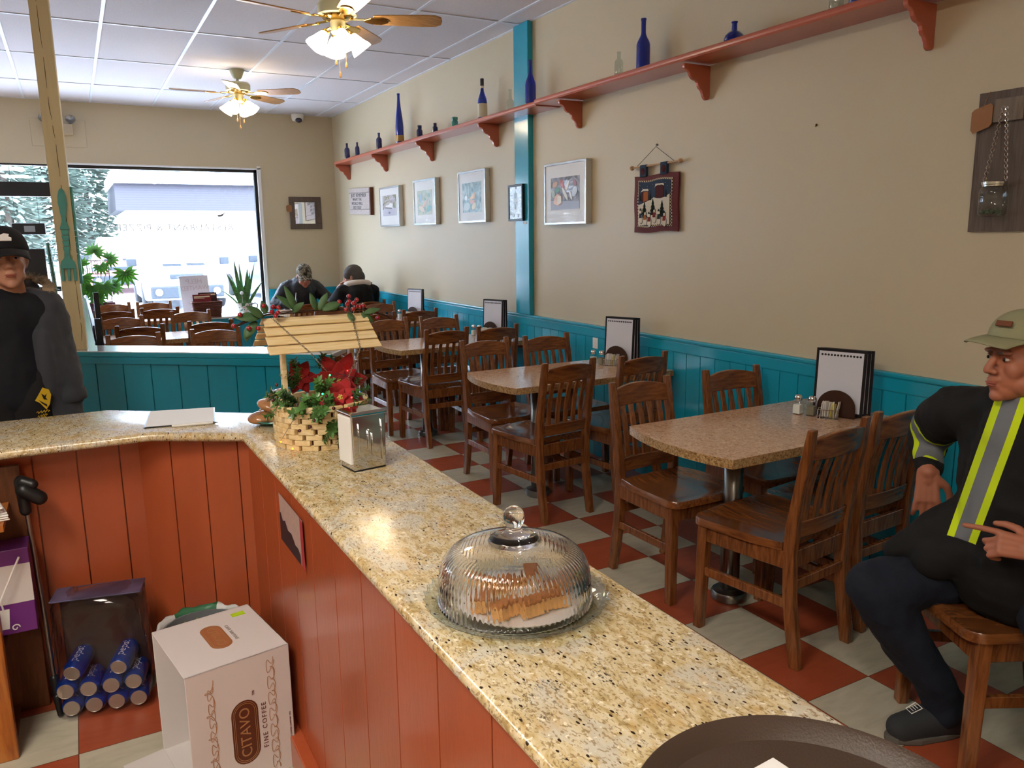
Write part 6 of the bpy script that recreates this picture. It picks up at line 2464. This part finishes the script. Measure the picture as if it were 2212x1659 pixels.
shell('parka', parka, m_parka, WOM, .008, 6, .6)
for s_ in (-1, 1):
    mb = MB()
    mb.lathe([(.058, 0), (.069, .004), (.071, .03), (.069, .055)], 20, caps=False, M= Matrix.Translation((s_ * .2065, -.022, .862)) @ Matrix.Scale(.9, 4) @ Matrix.Rotation(R(-6 * s_), 4, 'Y'))
    mb.build('cuff', m_parka, WOM, smooth='all')
# fur trim: many fine tapering hairs along the hood edge
m_fur = mat('mottled_fur', '#a39078', rough=.9, var=.6, vscale=40)
mb = MB()
rr = random.Random(12)
for i in range(3500):
    t = rr.random()
    a = -PI * .10 + PI * 1.2 * t
    c = V((.165 * math.cos(a), .02 + .115 * math.sin(a), 1.350 + .045 * max(0, math.sin(a))))
    out = V((math.cos(a) * rr.uniform(.2, 1), math.sin(a) * .6, rr.uniform(-.5, 1.1))).normalized()
    ln = rr.uniform(.022, .042)
    tip = c + out * ln + V((0, 0, -.012 * rr.random()))
    sd_ = out.orthogonal().normalized() * .0016
    c = c + V((rr.uniform(-.015, .015), rr.uniform(-.015, .015), rr.uniform(-.012, .012)))
    mb.add([c - sd_, c + sd_, tip], [(0, 1, 2)])
pts = [V((.165 * math.cos(-PI * .10 + PI * 1.2 * k / 20), .02 + .115 * math.sin(-PI * .10 + PI * 1.2 * k / 20), 1.348 + .045 * max(0, math.sin(-PI * .10 + PI * 1.2 * k / 20)))) for k in range(21)]
mb.tube(pts, .013, 8)
mb.build('fur_trim', m_fur, WOM)
# yellow logo on the apron
m_yl = mat('yellow_print', '#c9a616', rough=.6)
mb = MB()
Mx = Matrix.Translation((.105, -.1475, .905)) @ Matrix.Rotation(R(6), 4, 'Z') @ Matrix.Rotation(PI / 2, 4, 'X') @ Matrix.Rotation(R(-12), 4, 'Z')
mb.prism([(-.006, .045), (.018, .038), (.028, .018), (.028, -.022), (.018, -.045), (-.008, -.020), (-.026, -.012), (-.018, .010)], 0, .002, Mx)
mb.text('Gentry', .022, Mx @ Matrix.Translation((.006, -.066, 0)) @ Matrix.Rotation(R(12), 4, 'Z')) if False else mb.text('Grill', .024, Mx @ Matrix.Translation((.006, -.062, 0)) @ Matrix.Rotation(R(20), 4, 'Z')) if False else None
for k, (w_, yy) in enumerate(((.030, -.062), (.022, -.078), (.016, -.088))):
    mb.tube([Mx @ V((-w_ * .7 + w_ * 1.5 * q / 12 + .006, yy + .006 * math.sin(q * 2.1) + q * .0012, .001)) for q in range(13)], .0018 - .0004 * k, 5)
mb.build('apron_logo', m_yl, WOM)
mb = MB()
mb.prism([(-.008, .020), (.006, .012), (.012, .022), (.010, .004), (.018, -.004), (.004, -.004), (-.002, .008)], .002, .0026, Mx)
mb.prism([(-.014, -.008), (.018, -.024), (.020, -.034), (.0, -.022)], .002, .0026, Mx)
mb.build('logo_figure', m_tee, WOM)

# --- couple at the far table -----------------------------------------
m_coat = mat('navy_black_coat', '#0c0d15', rough=.6, bump=.4, bscale=16)
m_camo = mat('camouflage_cap', '#4a4234', rough=.85)
n, b, L = nodes_of(m_camo)
L(ramp(n, noise(n, 28, 2, objvec(n)), [(.38, '#2a241c'), (.45, '#6b6250'), (.55, '#8b8370'), (.62, '#4a3c28')], 'CONSTANT'), b.inputs['Base Color'])
MB2 = thing('person', 'man in a camouflage cap and dark coat bent over the far corner table', 'person', (.36, 7.98, 0))
H2 = hm((.015, -.20, 1.105), (-.10, -1), nod=R(20), tilt=0, s=1.03)
def b3(mb):
    head(mb, H2, heavy=.004)
    mb.limb((0, -.06, .95), (0, .02, .55), .13, .15)
    for s_ in (-1, 1):
        mb.limb((s_ * .19, -.06, .97), (s_ * .33, -.16, .79), .045, .04); mb.limb((s_ * .33, -.16, .79), (s_ * .20, -.36, .79), .04, .028)
        mb.limb((s_ * .1, .0, .5), (s_ * .12, -.38, .5), .08, .06); mb.limb((s_ * .12, -.38, .5), (s_ * .12, -.36, .08), .055, .04)
        hand(mb, (s_ * .20, -.36, .79), (s_ * .14, -.42, .785), (0, -.2, 1), [(.6, .9, .6)] * 4, -s_, 1.0)
shell('body', b3, m_skin, MB2, .006, 4)
face_parts(MB2, H2)
baseball_cap(MB2, H2 @ Matrix.Translation((0, .0, -.006)) @ Matrix.Scale(1.06, 4), m_camo, .065, .3, .01)
def coat3(mb):
    mb.limb((0, -.07, .93), (0, .02, .56), .175, .20)
    mb.limb((-.12, -.06, .96), (.12, -.06, .96), .105, .105)
    mb.limb((0, -.04, 1.03), (0, -.05, .97), .085, .12)
    for s_ in (-1, 1):
        mb.limb((s_ * .17, -.06, .965), (s_ * .32, -.15, .80), .085, .072); mb.limb((s_ * .32, -.15, .80), (s_ * .215, -.335, .79), .070, .05)
shell('coat', coat3, m_coat, MB2, .01, 6)
def tr3(mb):
    for s_ in (-1, 1):
        mb.limb((s_ * .1, .0, .52), (s_ * .12, -.38, .52), .10, .075); mb.limb((s_ * .12, -.38, .52), (s_ * .12, -.36, .08), .07, .055)
        mb.limb((s_ * .12, -.33, .04), (s_ * .12, -.47, .035), .04, .032)
shell('trousers', tr3, m_jeans, MB2, .01, 5)
WM2 = thing('person', 'person with grey brown hair and white hood over black coat at the corner table', 'person', (.73, 6.83, 0))
H3 = hm((-.035, .10, 1.115), (-.80, .60), nod=R(12), s=1.0)
def b4(mb):
    head(mb, H3)
    mb.limb((0, .04, .95), (0, .0, .55), .12, .14)
    mb.limb((-.17, .05, .96), (-.26, .22, .80), .04, .035); mb.limb((-.26, .22, .80), (-.165, .20, 1.0), .035, .025)
    mb.limb((.17, .05, .96), (.24, .24, .80), .04, .035); mb.limb((.24, .24, .80), (.10, .36, .79), .035, .025)
    hand(mb, (-.165, .20, 1.0), (-.135, .16, 1.055), (-.5, .6, .3), [(.5, .9, .6)] * 4, 1, .92)
    hand(mb, (.10, .36, .79), (.05, .39, .79), (0, .2, 1), [(.5, .8, .6)] * 4, 1, .92)
    for s_ in (-1, 1):
        mb.limb((s_ * .1, .0, .5), (s_ * .11, .38, .5), .08, .06); mb.limb((s_ * .11, .38, .5), (s_ * .11, .36, .08), .055, .04)
shell('body', b4, m_skinl, WM2, .006, 4)
def hair4(mb):
    for c, r in (((0, .02, .045), (.088, .108, .092)), ((0, .055, -.01), (.086, .085, .085)), ((0, .07, -.06), (.075, .06, .055)), ((.05, -.02, .03), (.045, .06, .05)), ((-.05, -.02, .03), (.045, .06, .05))):
        q = MB(); q.ell((0, 0, 0), r); mb.add(q.v, q.f, H3 @ Matrix.Translation(c))
shell('hair', hair4, m_hairg, WM2, .006, 3)
def coat4(mb):
    mb.limb((0, .03, .93), (0, .0, .56), .165, .19)
    mb.limb((-.12, .04, .955), (.12, .04, .955), .095, .095)
    mb.limb((-.17, .05, .955), (-.26, .22, .80), .08, .065); mb.limb((-.26, .22, .80), (-.19, .205, .93), .062, .045)
    mb.limb((.17, .05, .955), (.24, .24, .80), .08, .065); mb.limb((.24, .24, .80), (.13, .34, .79), .06, .045)
shell('coat', coat4, mat('black_wool_coat', '#08080a', rough=.9), WM2, .01, 6)
def hood(mb):
    pts = [(-.120 * math.cos(a), .05 - .10 * math.sin(a), 1.035 + .022 * math.sin(a)) for a in [PI * (i - .8) / 7 for i in range(10)]]
    for i in range(9):
        mb.limb(pts[i], pts[i + 1], .038, .038)
shell('white_hood', hood, mat('white_fleece', '#c9bdb2', rough=.95), WM2, .008, 5)
def tr4(mb):
    mb.limb((-.1, 0, .52), (.1, 0, .52), .11, .11)
    for s_ in (-1, 1):
        mb.limb((s_ * .1, .0, .52), (s_ * .11, .38, .52), .095, .075); mb.limb((s_ * .11, .38, .52), (s_ * .11, .36, .08), .07, .05)
        mb.limb((s_ * .11, .34, .04), (s_ * .11, .47, .035), .04, .03)
shell('trousers', tr4, m_tee, WM2, .01, 5)
cu = thing('drinking_glass', 'clear drinking glass with a straw on the far corner table before the man', 'glass', (.16, 7.45, .735))
mb = MB(); mb.lathe([(.028, 0), (.036, .13), (.034, .13), (.026, .006), (0, .006)], 20)
mb.build('glass_body', m_jarglass, cu, smooth=True)
mb = MB(); mb.tube([(0, 0, .01), (.03, .01, .2)], .003, 6)
mb.build('straw', m_white, cu)
pp = thing('paper_napkin', 'crumpled white napkin on the far corner table', 'napkin', (.10, 7.30, .737))
mb = MB()
rr = random.Random(3)
vs = [(x * .03 + rr.uniform(-.006, .006), y * .03 + rr.uniform(-.006, .006), rr.uniform(0, .03)) for y in range(5) for x in range(6)]
mb.add(vs, [(j * 6 + i, j * 6 + i + 1, (j + 1) * 6 + i + 1, (j + 1) * 6 + i) for j in range(4) for i in range(5)])
o = mb.build('sheet', m_paper, pp, smooth='all')
sd = o.modifiers.new('thick', 'SOLIDIFY'); sd.thickness = .001
# ------------------------------------------------------------------ ledge things
LZ = .62
m_pot = mat('dark_red_planter', '#5a1f26', rough=.4)
m_iron = mat('black_wrought_iron', '#0c0c12', rough=.5)
m_phil = mat('bright_green_leaf', '#3f7a2a', rough=.4, var=.25, vscale=8)
n, b, L = nodes_of(m_phil)
tlu = n.nodes.new('ShaderNodeBsdfTranslucent')
tlu.inputs[0].default_value = (.17, .32, .07, 1)
msh = n.nodes.new('ShaderNodeMixShader')
msh.inputs[0].default_value = .5
L(b.outputs[0], msh.inputs[1])
L(tlu.outputs[0], msh.inputs[2])
L(msh.outputs[0], n.nodes['Material Output'].inputs[0])
pl = thing('potted_philodendron', 'split leaf plant in a dark red planter at the left end of the window ledge', 'potted plant', (-1.76, 8.62, .12))
mb = MB(); mb.loft([[(x * s_, y * s_, z) for x, y in ((-.13, -.10), (.13, -.10), (.13, .10), (-.13, .10))] for s_, z in ((.8, .5), (.97, .70), (1.05, .705), (1.05, .73), (.9, .73), (.88, .70))])
mb.build('planter', m_pot, pl, bevel=.005)
mb = MB()
for x in (-.11, .11):
    for y in (-.08, .08):
        mb.tube([(x, y, .50), (x, y, 1.22 if y > 0 else .52)], .005, 6)
for z in (.80, 1.05, 1.2):
    mb.tube([(-.11, .08, z), (.11, .08, z)], .005, 6)
for k in range(7):
    x = -.09 + k * .03
    mb.tube([(x, .08, 1.05), (x, .08, 1.2)], .0035, 5)
mb.build('iron_trellis', m_iron, pl)


def split_leaf(mb, c, nrm, upv, s_):
    nrm, upv = V(nrm).normalized(), V(upv).normalized()
    sx = upv.cross(nrm).normalized()
    upv = nrm.cross(sx)
    c = V(c)
    lob = 11
    for k in range(lob):
        a = R(-125 + 250 * k / (lob - 1))
        ln = s_ * (1.0 - .28 * abs(math.sin(a / 2)))
        d = upv * math.cos(a) + sx * math.sin(a)
        p_ = d.cross(nrm)
        w_ = s_ * .12
        tip = c + d * ln - nrm * ln * .18
        mb.add([c - p_ * w_ * .6, c + d * ln * .5 - p_ * w_ - nrm * ln * .04, tip, c + d * ln * .5 + p_ * w_ - nrm * ln * .04, c + p_ * w_ * .6, c + nrm * s_ * .02], [(0, 1, 5), (1, 2, 5), (2, 3, 5), (3, 4, 5)])


lp_ = [((.27, -.10, 1.06), .13, (.1, -1, .25), (.1, 0, -1)), ((-.02, -.02, 1.30), .11, (0, -1, .6), (.3, 0, 1)), ((.12, -.02, 1.22), .10, (.2, -1, .5), (.8, 0, .3)), ((-.17, -.08, 1.02), .13, (0, -1, .2), (-.2, 0, -1)), ((-.08, -.08, .90), .14, (0, -1, .2), (-.1, 0, -1)),
       ((.04, -.10, .92), .12, (.2, -1, .3), (.1, 0, -1)), ((.14, -.05, .92), .10, (.3, -1, .3), (.6, 0, -.6)), ((-.16, -.05, 1.15), .10, (-.2, -1, .3), (-.6, 0, .4)), ((.03, .0, 1.14), .09, (0, -1, .5), (.3, 0, -.9)), ((-.04, -.1, .80), .10, (0, -1, .4), (0, 0, -1)), ((-.24, -.1, .88), .11, (-.3, -1, .3), (-.6, 0, -.8))]
for c, s_, nr_, up_ in lp_:
    mb = MB(); split_leaf(mb, c, nr_, up_, s_ * 1.45)
    o = mb.build('leaf', m_phil, pl, smooth='all'); sd = o.modifiers.new('thick', 'SOLIDIFY'); sd.thickness = .0012
mb = MB()
for c, s_, nr_, up_ in lp_:
    mb.tube([(0, 0, .73), (c[0] * .5, c[1] * .5, (.75 + c[2]) / 2 + .03), c], .003, 5)
mb.build('stems', m_leafdk, pl)

tc_ = thing('snake_plant', 'snake plant growing in a large flowered teacup planter on the window ledge', 'potted plant', (-.185, 8.62, LZ))
m_cup = mat('flowered_ceramic', '#c9c6bb', rough=.2, coat=.6)
n, b, L = nodes_of(m_cup)
vf = noise(n, 16, 3, objvec(n), 1.0)
L(ramp(n, vf, [(.40, '#3e6a48'), (.44, '#cfcabd'), (.60, '#cfcabd'), (.64, '#c0784a'), (.72, '#a84832')]), b.inputs['Base Color'])
mb = MB(); mb.lathe([(.05, 0), (.055, .006), (.085, .05), (.104, .11), (.108, .145), (.103, .145), (.098, .12), (0, .12)], 36)
mb.build('teacup', m_cup, tc_, smooth=True)
mb = MB(); mb.tube([(.10, 0, .12), (.135, 0, .135), (.165, 0, .115), (.160, 0, .08), (.125, 0, .045), (.085, 0, .045)], .008, 8)
mb.build('cup_handle', mat('navy_ceramic', '#26304a', rough=.2), tc_, smooth='all')
m_snake = mat('snake_plant_leaf', '#4c7a45', rough=.45, var=.4, vscale=14, stretch=(1, 1, 3))
m_snakee = mat('yellow_leaf_edge', '#b9bd62', rough=.5)
for k, (x, y, lx, ly, h_, w_) in enumerate(((-.03, 0, -.06, -.02, .58, .022), (0, .02, -.02, .02, .56, .022), (.03, 0, .04, -.01, .46, .024), (-.05, -.02, -.14, -.02, .42, .022), (.05, .01, .12, .0, .54, .020), (.02, -.03, .05, -.03, .34, .024), (.06, -.01, .19, .0, .30, .020), (-.06, 0, -.24, 0, .24, .016),
                                                (-.02, -.03, -.05, -.03, .30, .024), (.04, .02, .07, .03, .42, .022), (-.03, .03, -.09, .02, .36, .022), (.0, -.04, .0, -.05, .26, .022))):
    mb = MB()
    secs = []
    for i in range(9):
        t = i / 8
        ww_ = w_ * (1 - t ** 3) * (.7 + .6 * math.sin(PI * t * .8)) + .0004
        cx, cy, cz = x + lx * t ** 1.3, y + ly * t, .11 + h_ * t
        tw = .5 * math.sin(k * 2.1) + t * .4
        sx_, sy_ = math.cos(tw), math.sin(tw)
        secs.append([(cx - sx_ * ww_, cy - sy_ * ww_, cz), (cx + sy_ * .003, cy - sx_ * .003 - .003, cz), (cx + sx_ * ww_, cy + sy_ * ww_, cz), (cx, cy + .003, cz)])
    mb.loft(secs)
    mb.build('leaf', m_snake if k % 4 else m_snake, tc_, smooth=40)
mb = MB(); mb.ell((-.03, -.07, .27), (.022, .022, .022)); mb.tube([(-.02, -.05, .13), (-.03, -.07, .25)], .0025, 5)
mb.build('white_bloom', m_white, tc_, smooth='all')

bk = thing('wicker_basket', 'brown wicker basket on the window ledge holding magazines', 'basket', (-.64, 8.50, LZ))
m_wick = mat('brown_wicker', '#5c3020', rough=.7, bump=.8, bscale=60)
mb = MB()
for r_ in range(11):
    z = .006 + r_ * .0165
    s_ = .88 + .12 * r_ / 10
    pts = []
    for q in range(48):
        a = 2 * PI * q / 48
        cx = abs(math.cos(a)) ** .3 * math.copysign(1, math.cos(a)) * .165 * s_
        cy = abs(math.sin(a)) ** .3 * math.copysign(1, math.sin(a)) * .085 * s_
        o_ = .004 * (1 if (q + r_) % 2 else -1)
        pts.append((cx + o_ * math.cos(a), cy + o_ * math.sin(a), z))
    mb.tube(pts, .0085, 6, close=True)
mb.box(-.14, .14, -.07, .07, 0, .006)
mb.build('woven_body', m_wick, bk, smooth='all')
mb = MB(); mb.tube([(math.copysign(abs(math.cos(2 * PI * q / 32)) ** .3, math.cos(2 * PI * q / 32)) * .172, math.copysign(abs(math.sin(2 * PI * q / 32)) ** .3, math.sin(2 * PI * q / 32)) * .09, .185) for q in range(32)], .009, 6, close=True)
mb.build('rim', m_wick, bk, smooth='all')
for k, (x, y, h_, c, l) in enumerate(((-.05, -.04, .27, '#7a1e24', 'front, red cover'), (.02, -.01, .29, '#3a1a1a', 'middle, dark cover with pale title'), (-.02, .03, .26, '#8a3a4a', 'rear, rose cover'))):
    mg = thing('magazine', f'magazine standing in the wicker basket, {l}', 'magazine', (-.64 + x, 8.50 + y, LZ + .008), 0, 'magazines in the wicker basket', rot=(R(-6), 0, R(4 - 3 * k)))
    mb = MB(); mb.box(-.105, .105, -.003, .003, 0, h_)
    mb.build('pages', mat('magazine_cover_%d' % k, c, rough=.4), mg)
    mb = MB(); mb.box(-.09, .09, -.0038, -.003, h_ - .035, h_ - .018); mb.box(-.09, .03, -.0038, -.003, h_ - .05, h_ - .042)
    mb.build('title_block', m_label, mg)
po = thing('help_wanted_poster', 'white paper poster facing the street leaning in the window behind the basket', 'poster', (-.71, 8.78, LZ), rot=(R(-4), R(-2), 0))
m_post = mat('translucent_poster_paper', '#c9c2c6', rough=.7)
mb = MB(); mb.box(-.165, .165, 0, .003, 0, .49)
mb.build('sheet', m_post, po)
mb = MB()
MXr = Matrix.Scale(-1, 4, V((1, 0, 0)))
mb.text('HELP', .085, Matrix.Translation((0, -.0006, .42)) @ MXr @ Matrix.Rotation(PI / 2, 4, 'X'))
mb.text('WANTED', .075, Matrix.Translation((0, -.0006, .34)) @ MXr @ Matrix.Rotation(PI / 2, 4, 'X'))
mb.text('APPLY', .05, Matrix.Translation((0, -.0006, .22)) @ MXr @ Matrix.Rotation(PI / 2, 4, 'X'))
mb.text('WITHIN', .05, Matrix.Translation((0, -.0006, .16)) @ MXr @ Matrix.Rotation(PI / 2, 4, 'X'))
mb.build('lettering', mat('faded_pink_ink', '#b7a6a8', rough=.7), po)
# lettering on the pane, mirrored from inside, and the bird decal
mb = MB()
mb.text('RESTAURANT & PIZZERIA', .115, Matrix.Translation((-.92, BY + .053, 1.69)) @ MXr @ Matrix.Rotation(PI / 2, 4, 'X'), ext=.0003, sp=1.12)
tag(mb.build('window_lettering', mat('white_vinyl', '#f0f4f6', rough=.5)), 'faint white shop lettering on the big window, seen mirrored from inside', 'lettering')
bd = thing('bird_decal', 'small grey and white bird sticker on the shop window', 'sticker', (-.325, BY + .052, 1.84))
mb = MB()
Mb_ = Matrix.Rotation(R(14), 4, 'Y').inverted() @ Matrix.Rotation(PI / 2, 4, 'X')
mb.prism([(-.05, .0), (-.042, .012), (-.028, .014), (-.01, .012), (.02, .012), (.075, .030), (.08, .036), (.035, .006), (.015, -.012), (-.01, -.02), (-.03, -.012), (-.045, -.004)][::-1], 0, .0008, Mb_)
mb.build('body', mat('grey_bird_print', '#5c5c66', rough=.5), bd)
mb = MB(); mb.prism([(-.03, -.004), (-.01, -.002), (.01, -.008), (-.008, -.017), (-.026, -.010)][::-1], .0008, .0012, Mb_)
mb.build('breast', m_white, bd)

# door side objects
sg = thing('window_sign_box', 'black sign box with a grey label seen from behind, hung in the door glass', 'sign', (-2.40, BY + .022, 1.625))
mb = MB(); mb.box(-.16, .16, -.03, .03, 0, .125)
mb.build('box', m_black, sg, bevel=.004)
mb = MB(); mb.box(-.045, .06, -.032, -.03, .03, .095)
mb.build('label', mat('grey_label', '#8e9296', rough=.5), sg)
for x in (-.12, .11):
    mb = MB(); mb.tube([(x, 0, .12), (x, 0, .78)], .002, 5)
    mb.build('hanging_wire', m_iron, sg)
bb = thing('black_board', 'plain black board hung in the entrance glass beside the standing person', 'board', (-2.385, 8.42, 1.13))
mb = MB(); mb.box(-.14, .125, -.02, .02, 0, .34)
mb.build('panel', m_black, bb, bevel=.004)
mb = MB()
for x in (-.13, .115):
    mb.box(x - .012, x + .012, -.015, .015, -1.13, .0)
mb.box(-.13, .115, -.01, .01, -.6, -.57)
mb.build('stand_leg', m_black, bb)
gl_ = thing('hanging_garland', 'dark hanging garland strip beside the black board at the entrance', 'garland', (-2.215, 8.45, .78))
mb = MB()
rr = random.Random(31)
mb.tube([(0, 0, 0), (.01, 0, .3), (-.01, 0, .75)], .022, 7)
for k in range(60):
    z = rr.uniform(0, .75)
    leaf(mb, (0, 0, z), (rr.uniform(-1, 1), rr.uniform(-1, .2), rr.uniform(-.6, .6)), (0, 0, 1), rr.uniform(.04, .08), .012, .2, 3)
mb.build('foliage', m_leafdk, gl_)
# black rail posts on the side ledge
rl = thing('black_rail', 'low black rail with two square posts along the side half wall', 'rail', (0, 0, 0))
for x, y, z1 in ((-1.905, 3.93, 1.065), (-1.885, 4.60, 1.19)):
    mb = MB(); mb.box(x - .017, x + .017, y - .02, y + .02, .0, z1)
    mb.build('rail_post', m_black, rl, bevel=.004)
mb = MB(); mb.box(-1.925, -1.905, 4.6, 8.2, 0, .96)
mb.build('rail_panel', m_black, rl)

# ------------------------------------------------------------------ outside
m_snowg = mat('wet_snowy_asphalt', '#cdd0d3', rough=.8, var=.25, vscale=.6)
mb = MB(); mb.box(-60, 70, BY + .15, 110, -.2, -.08)
struct('ground', mb, m_snowg)
m_roofg = mat('grey_metal_roofing', '#4e5468', rough=.6)
n, b, L = nodes_of(m_roofg)
sp = n.nodes.new('ShaderNodeSeparateXYZ'); L(objvec(n), sp.inputs[0])
st = add_math(n, 'GREATER_THAN', add_math(n, 'FRACT', add_math(n, 'MULTIPLY', sp.outputs[2], 9)), .8)
L(mix(n, st, '#2b2830', '#201e25'), b.inputs['Base Color'])
bdg = thing('neighbouring_building', 'long white building with a dark blue grey mansard roof across the lot', 'building', (0, 40, 0))
k = 41.6 / 26.6
mb = MB(); mb.box(.35, 16, 0, 8, -.1, 3.1)
mb.build('wall', m_white, bdg)
mb = MB(); mb.loft([[(-.05, -.35, 2.95), (16.5, -.35, 2.95), (16.5, 8.3, 2.95), (-.05, 8.3, 2.95)], [(.0, .15, 4.22), (16.4, .15, 4.22), (16.4, 8.1, 4.22), (.0, 8.1, 4.22)]])
mb.build('mansard_roof', m_roofg, bdg)
mb = MB(); mb.box(-.1, 16.5, -.15, 8.3, 4.2, 4.75)
mb.build('snow_cap', m_white, bdg)
m_vanw = mat('white_car_paint', '#9aa0a8', rough=.2, coat=1)
m_cglass = mat('car_glass', '#566470', rough=.05, coat=1)
m_cplas = mat('grey_car_plastic', '#20262e', rough=.5)
m_tyre = mat('tyre', '#15161a', rough=.8)
def car(name, lab, x, y, rz, paint, w=1.85, L_=4.4, h=1.75, grp=None):
    t = thing(name, lab, 'car', (x, y, -.08), rz, grp)
    hw = w / 2
    def sec(y_, z0, z1, z2, q):  # cross-section: body with cabin
        return [(-hw * .97, y_, z0), (hw * .97, y_, z0), (hw, y_, (z0 + z1) / 2), (hw * .98, y_, z1), (hw * q, y_, z2), (-hw * q, y_, z2), (-hw * .98, y_, z1), (-hw, y_, (z0 + z1) / 2)]
    mb = MB()
    mb.loft([sec(0, .35, .72, .86, .82), sec(.12, .25, .80, .98, .90), sec(.9, .22, .92, 1.08, .92), sec(1.15, .22, .98, 1.16, .88), sec(1.75, .22, 1.0, h, .74), sec(3.6, .22, 1.0, h, .74), sec(4.1, .24, 1.0, h * .78, .8), sec(L_, .3, .95, 1.05, .85)])
    mb.build('car_body', paint, t, bevel=.04, seg=2, smooth=40)
    mb = MB(); mb.loft([[(-hw * .82, 1.12, 1.10), (hw * .82, 1.12, 1.10), (hw * .82, 1.16, 1.09), (-hw * .82, 1.16, 1.09)], [(-hw * .68, 1.70, h - .05), (hw * .68, 1.70, h - .05), (hw * .68, 1.74, h - .06), (-hw * .68, 1.74, h - .06)]])
    mb.build('windscreen', m_cglass, t)
    mb = MB(); mb.box(-hw * .86, hw * .86, -.06, .12, .30, .58); mb.box(-hw * .4, hw * .4, -.03, .1, .74, .86)
    mb.build('front_bumper', m_cplas, t, bevel=.03)
    for s_ in (-1, 1):
        mb = MB(); mb.lathe([(0, 0), (.07, .0), (.08, .03), (0, .035)], 16, Matrix.Translation((s_ * hw * .68, -.07, .45)) @ Matrix.Rotation(PI / 2, 4, 'X'))
        mb.build('fog_lamp', m_white, t)
        mb = MB(); mb.box(s_ * hw * .72 - .16, s_ * hw * .72 + .16, -.02, .15, .72, .86)
        mb.build('headlamp', m_cglass, t, bevel=.03)
        mb = MB(); mb.box(s_ * (hw + .14) - .11, s_ * (hw + .14) + .11, 1.3, 1.4, 1.02, 1.2)
        mb.build('wing_mirror', m_cplas, t, bevel=.02)
        for y_ in (.85, 3.5):
            mb = MB(); mb.lathe([(0, -.1), (.30, -.1), (.34, -.07), (.34, .07), (.30, .1), (0, .1)], 24, Matrix.Translation((s_ * (hw - .1), y_, .34)) @ Matrix.Rotation(PI / 2, 4, 'Y'))
            mb.build('wheel', m_tyre, t, smooth=True)
    mb = MB()
    for s_ in (-1, 1):
        for q in range(3):
            mb.box(s_ * .26 - .2, s_ * .26 + .2, .3 + .08 * q, .34 + .08 * q, 1.03 + .01 * q, 1.06 + .012 * q)
    mb.build('bonnet_vents', m_cplas, t)
    return t


car('parked_car', 'large white car facing the shop window, front view', .28, 18.2, 0, m_vanw)
car('parked_car', 'pale red car parked beyond the white car, left of it', -.75, 25.5, R(-5), mat('red_car_paint', '#c46068', rough=.25, coat=1))
car('parked_car', 'white car with rounded roof seen through the entrance glass, left', -7.2, 21, R(8), m_vanw)
car('parked_car', 'pale car standing behind the cream post outside', -4.2, 22.5, R(0), mat('silver_car_paint', '#9aa2a8', rough=.25, coat=1))
car('parked_car', 'blue grey car at the right edge of the big window outside', 3.6, 19.6, R(12), mat('blue_grey_car_paint', '#5c7a94', rough=.25, coat=1))
# trees
m_needle = mat('spruce_needles', '#6f7d72', rough=.9, var=.35, vscale=1.5)
m_bark = mat('grey_bark', '#5a5048', rough=.9, var=.3, vscale=4)
def tree(h, w, seed, bare=False):
    t = thing('spruce_tree', '', 'tree', (0, 0, 0))
    rr = random.Random(seed)
    mb = MB(); mb.tube([(0, 0, -.1), (0, 0, h * .95)], [h * .014, .02], 8)
    mb.build('trunk', m_bark, t)
    mb = MB()
    for i in range(3600):
        t_ = rr.random() ** .8
        z = h * (.06 + .92 * t_)
        r_ = w * (1 - t_) ** .8 * rr.uniform(.3, 1) + .1
        a = rr.uniform(0, 2 * PI)
        c = V((r_ * math.cos(a), r_ * math.sin(a), z - r_ * .25))
        d = V((math.cos(a + rr.uniform(-.6, .6)), math.sin(a + rr.uniform(-.6, .6)), rr.uniform(-.5, .15))).normalized()
        ln = rr.uniform(.4, 1.0)
        s_ = d.cross(V((0, 0, 1))).normalized() * ln * rr.uniform(.12, .25)
        mb.add([c - d * ln * .4, c + s_, c + d * ln * .6, c - s_ + V((0, 0, -.1))], [(0, 1, 2, 3)])
    mb.build('foliage', m_needle, t)
    return t
tp_ = None
spots = [(-8.6, 43, 13, 1), (-6.4, 48.5, 15, 1), (-4.5, 43, 14, 1), (-2.5, 48.5, 15, 1), (-.9, 54.5, 16, 1), (3.2, 54.5, 17, 1), (7.4, 54.5, 17, 1), (11.6, 54.5, 16, 1), (-10.5, 48.5, 15, 1), (-12.8, 43, 14, 1), (-5, 54.5, 16, 1), (-9, 54.5, 16, 1)] + [(-17 - 4.2 * q, 43 - .4 * q * q + (5 if q % 2 else 0), 14, 1) for q in range(8)] + [(-14.9 - 4.2 * q, 53 - .3 * q * q, 15, 1) for q in range(7)]
where = ['beyond the entrance glass, far left group', 'between the entrance and the cream post', 'just left of the cream post', 'right of the cream post, left of the white building', 'directly at the left gable of the white building', 'above the white building roof, left',
         'above the white building roof, centre', 'above the white building roof, right', 'at the left edge of the entrance glass', 'outermost left', 'second row behind the gap beside the building', 'second row behind the entrance trees'] + ['%s in the row running left of the entrance' % w_ for w_ in ('first', 'second', 'third', 'fourth', 'fifth', 'sixth', 'seventh', 'last')] + ['%s in the rear row left of the entrance' % w_ for w_ in ('first', 'second', 'third', 'fourth', 'fifth', 'sixth', 'last')]
for (x, y, h, s_), l in zip(spots, where):
    if tp_ is None:
        tp_ = tree(14, 1.75, 5)
        tp_['label'] = 'grey green spruce outside, ' + l
        tp_['group'] = 'spruces beyond the parking lot'
        tp_.location = (x, y, -.1)
    else:
        c = dup(tp_, label='grey green spruce outside, ' + l, loc=(x, y, -.1), rz=x * 3.1)
        c.scale = (s_, s_, h / 14)
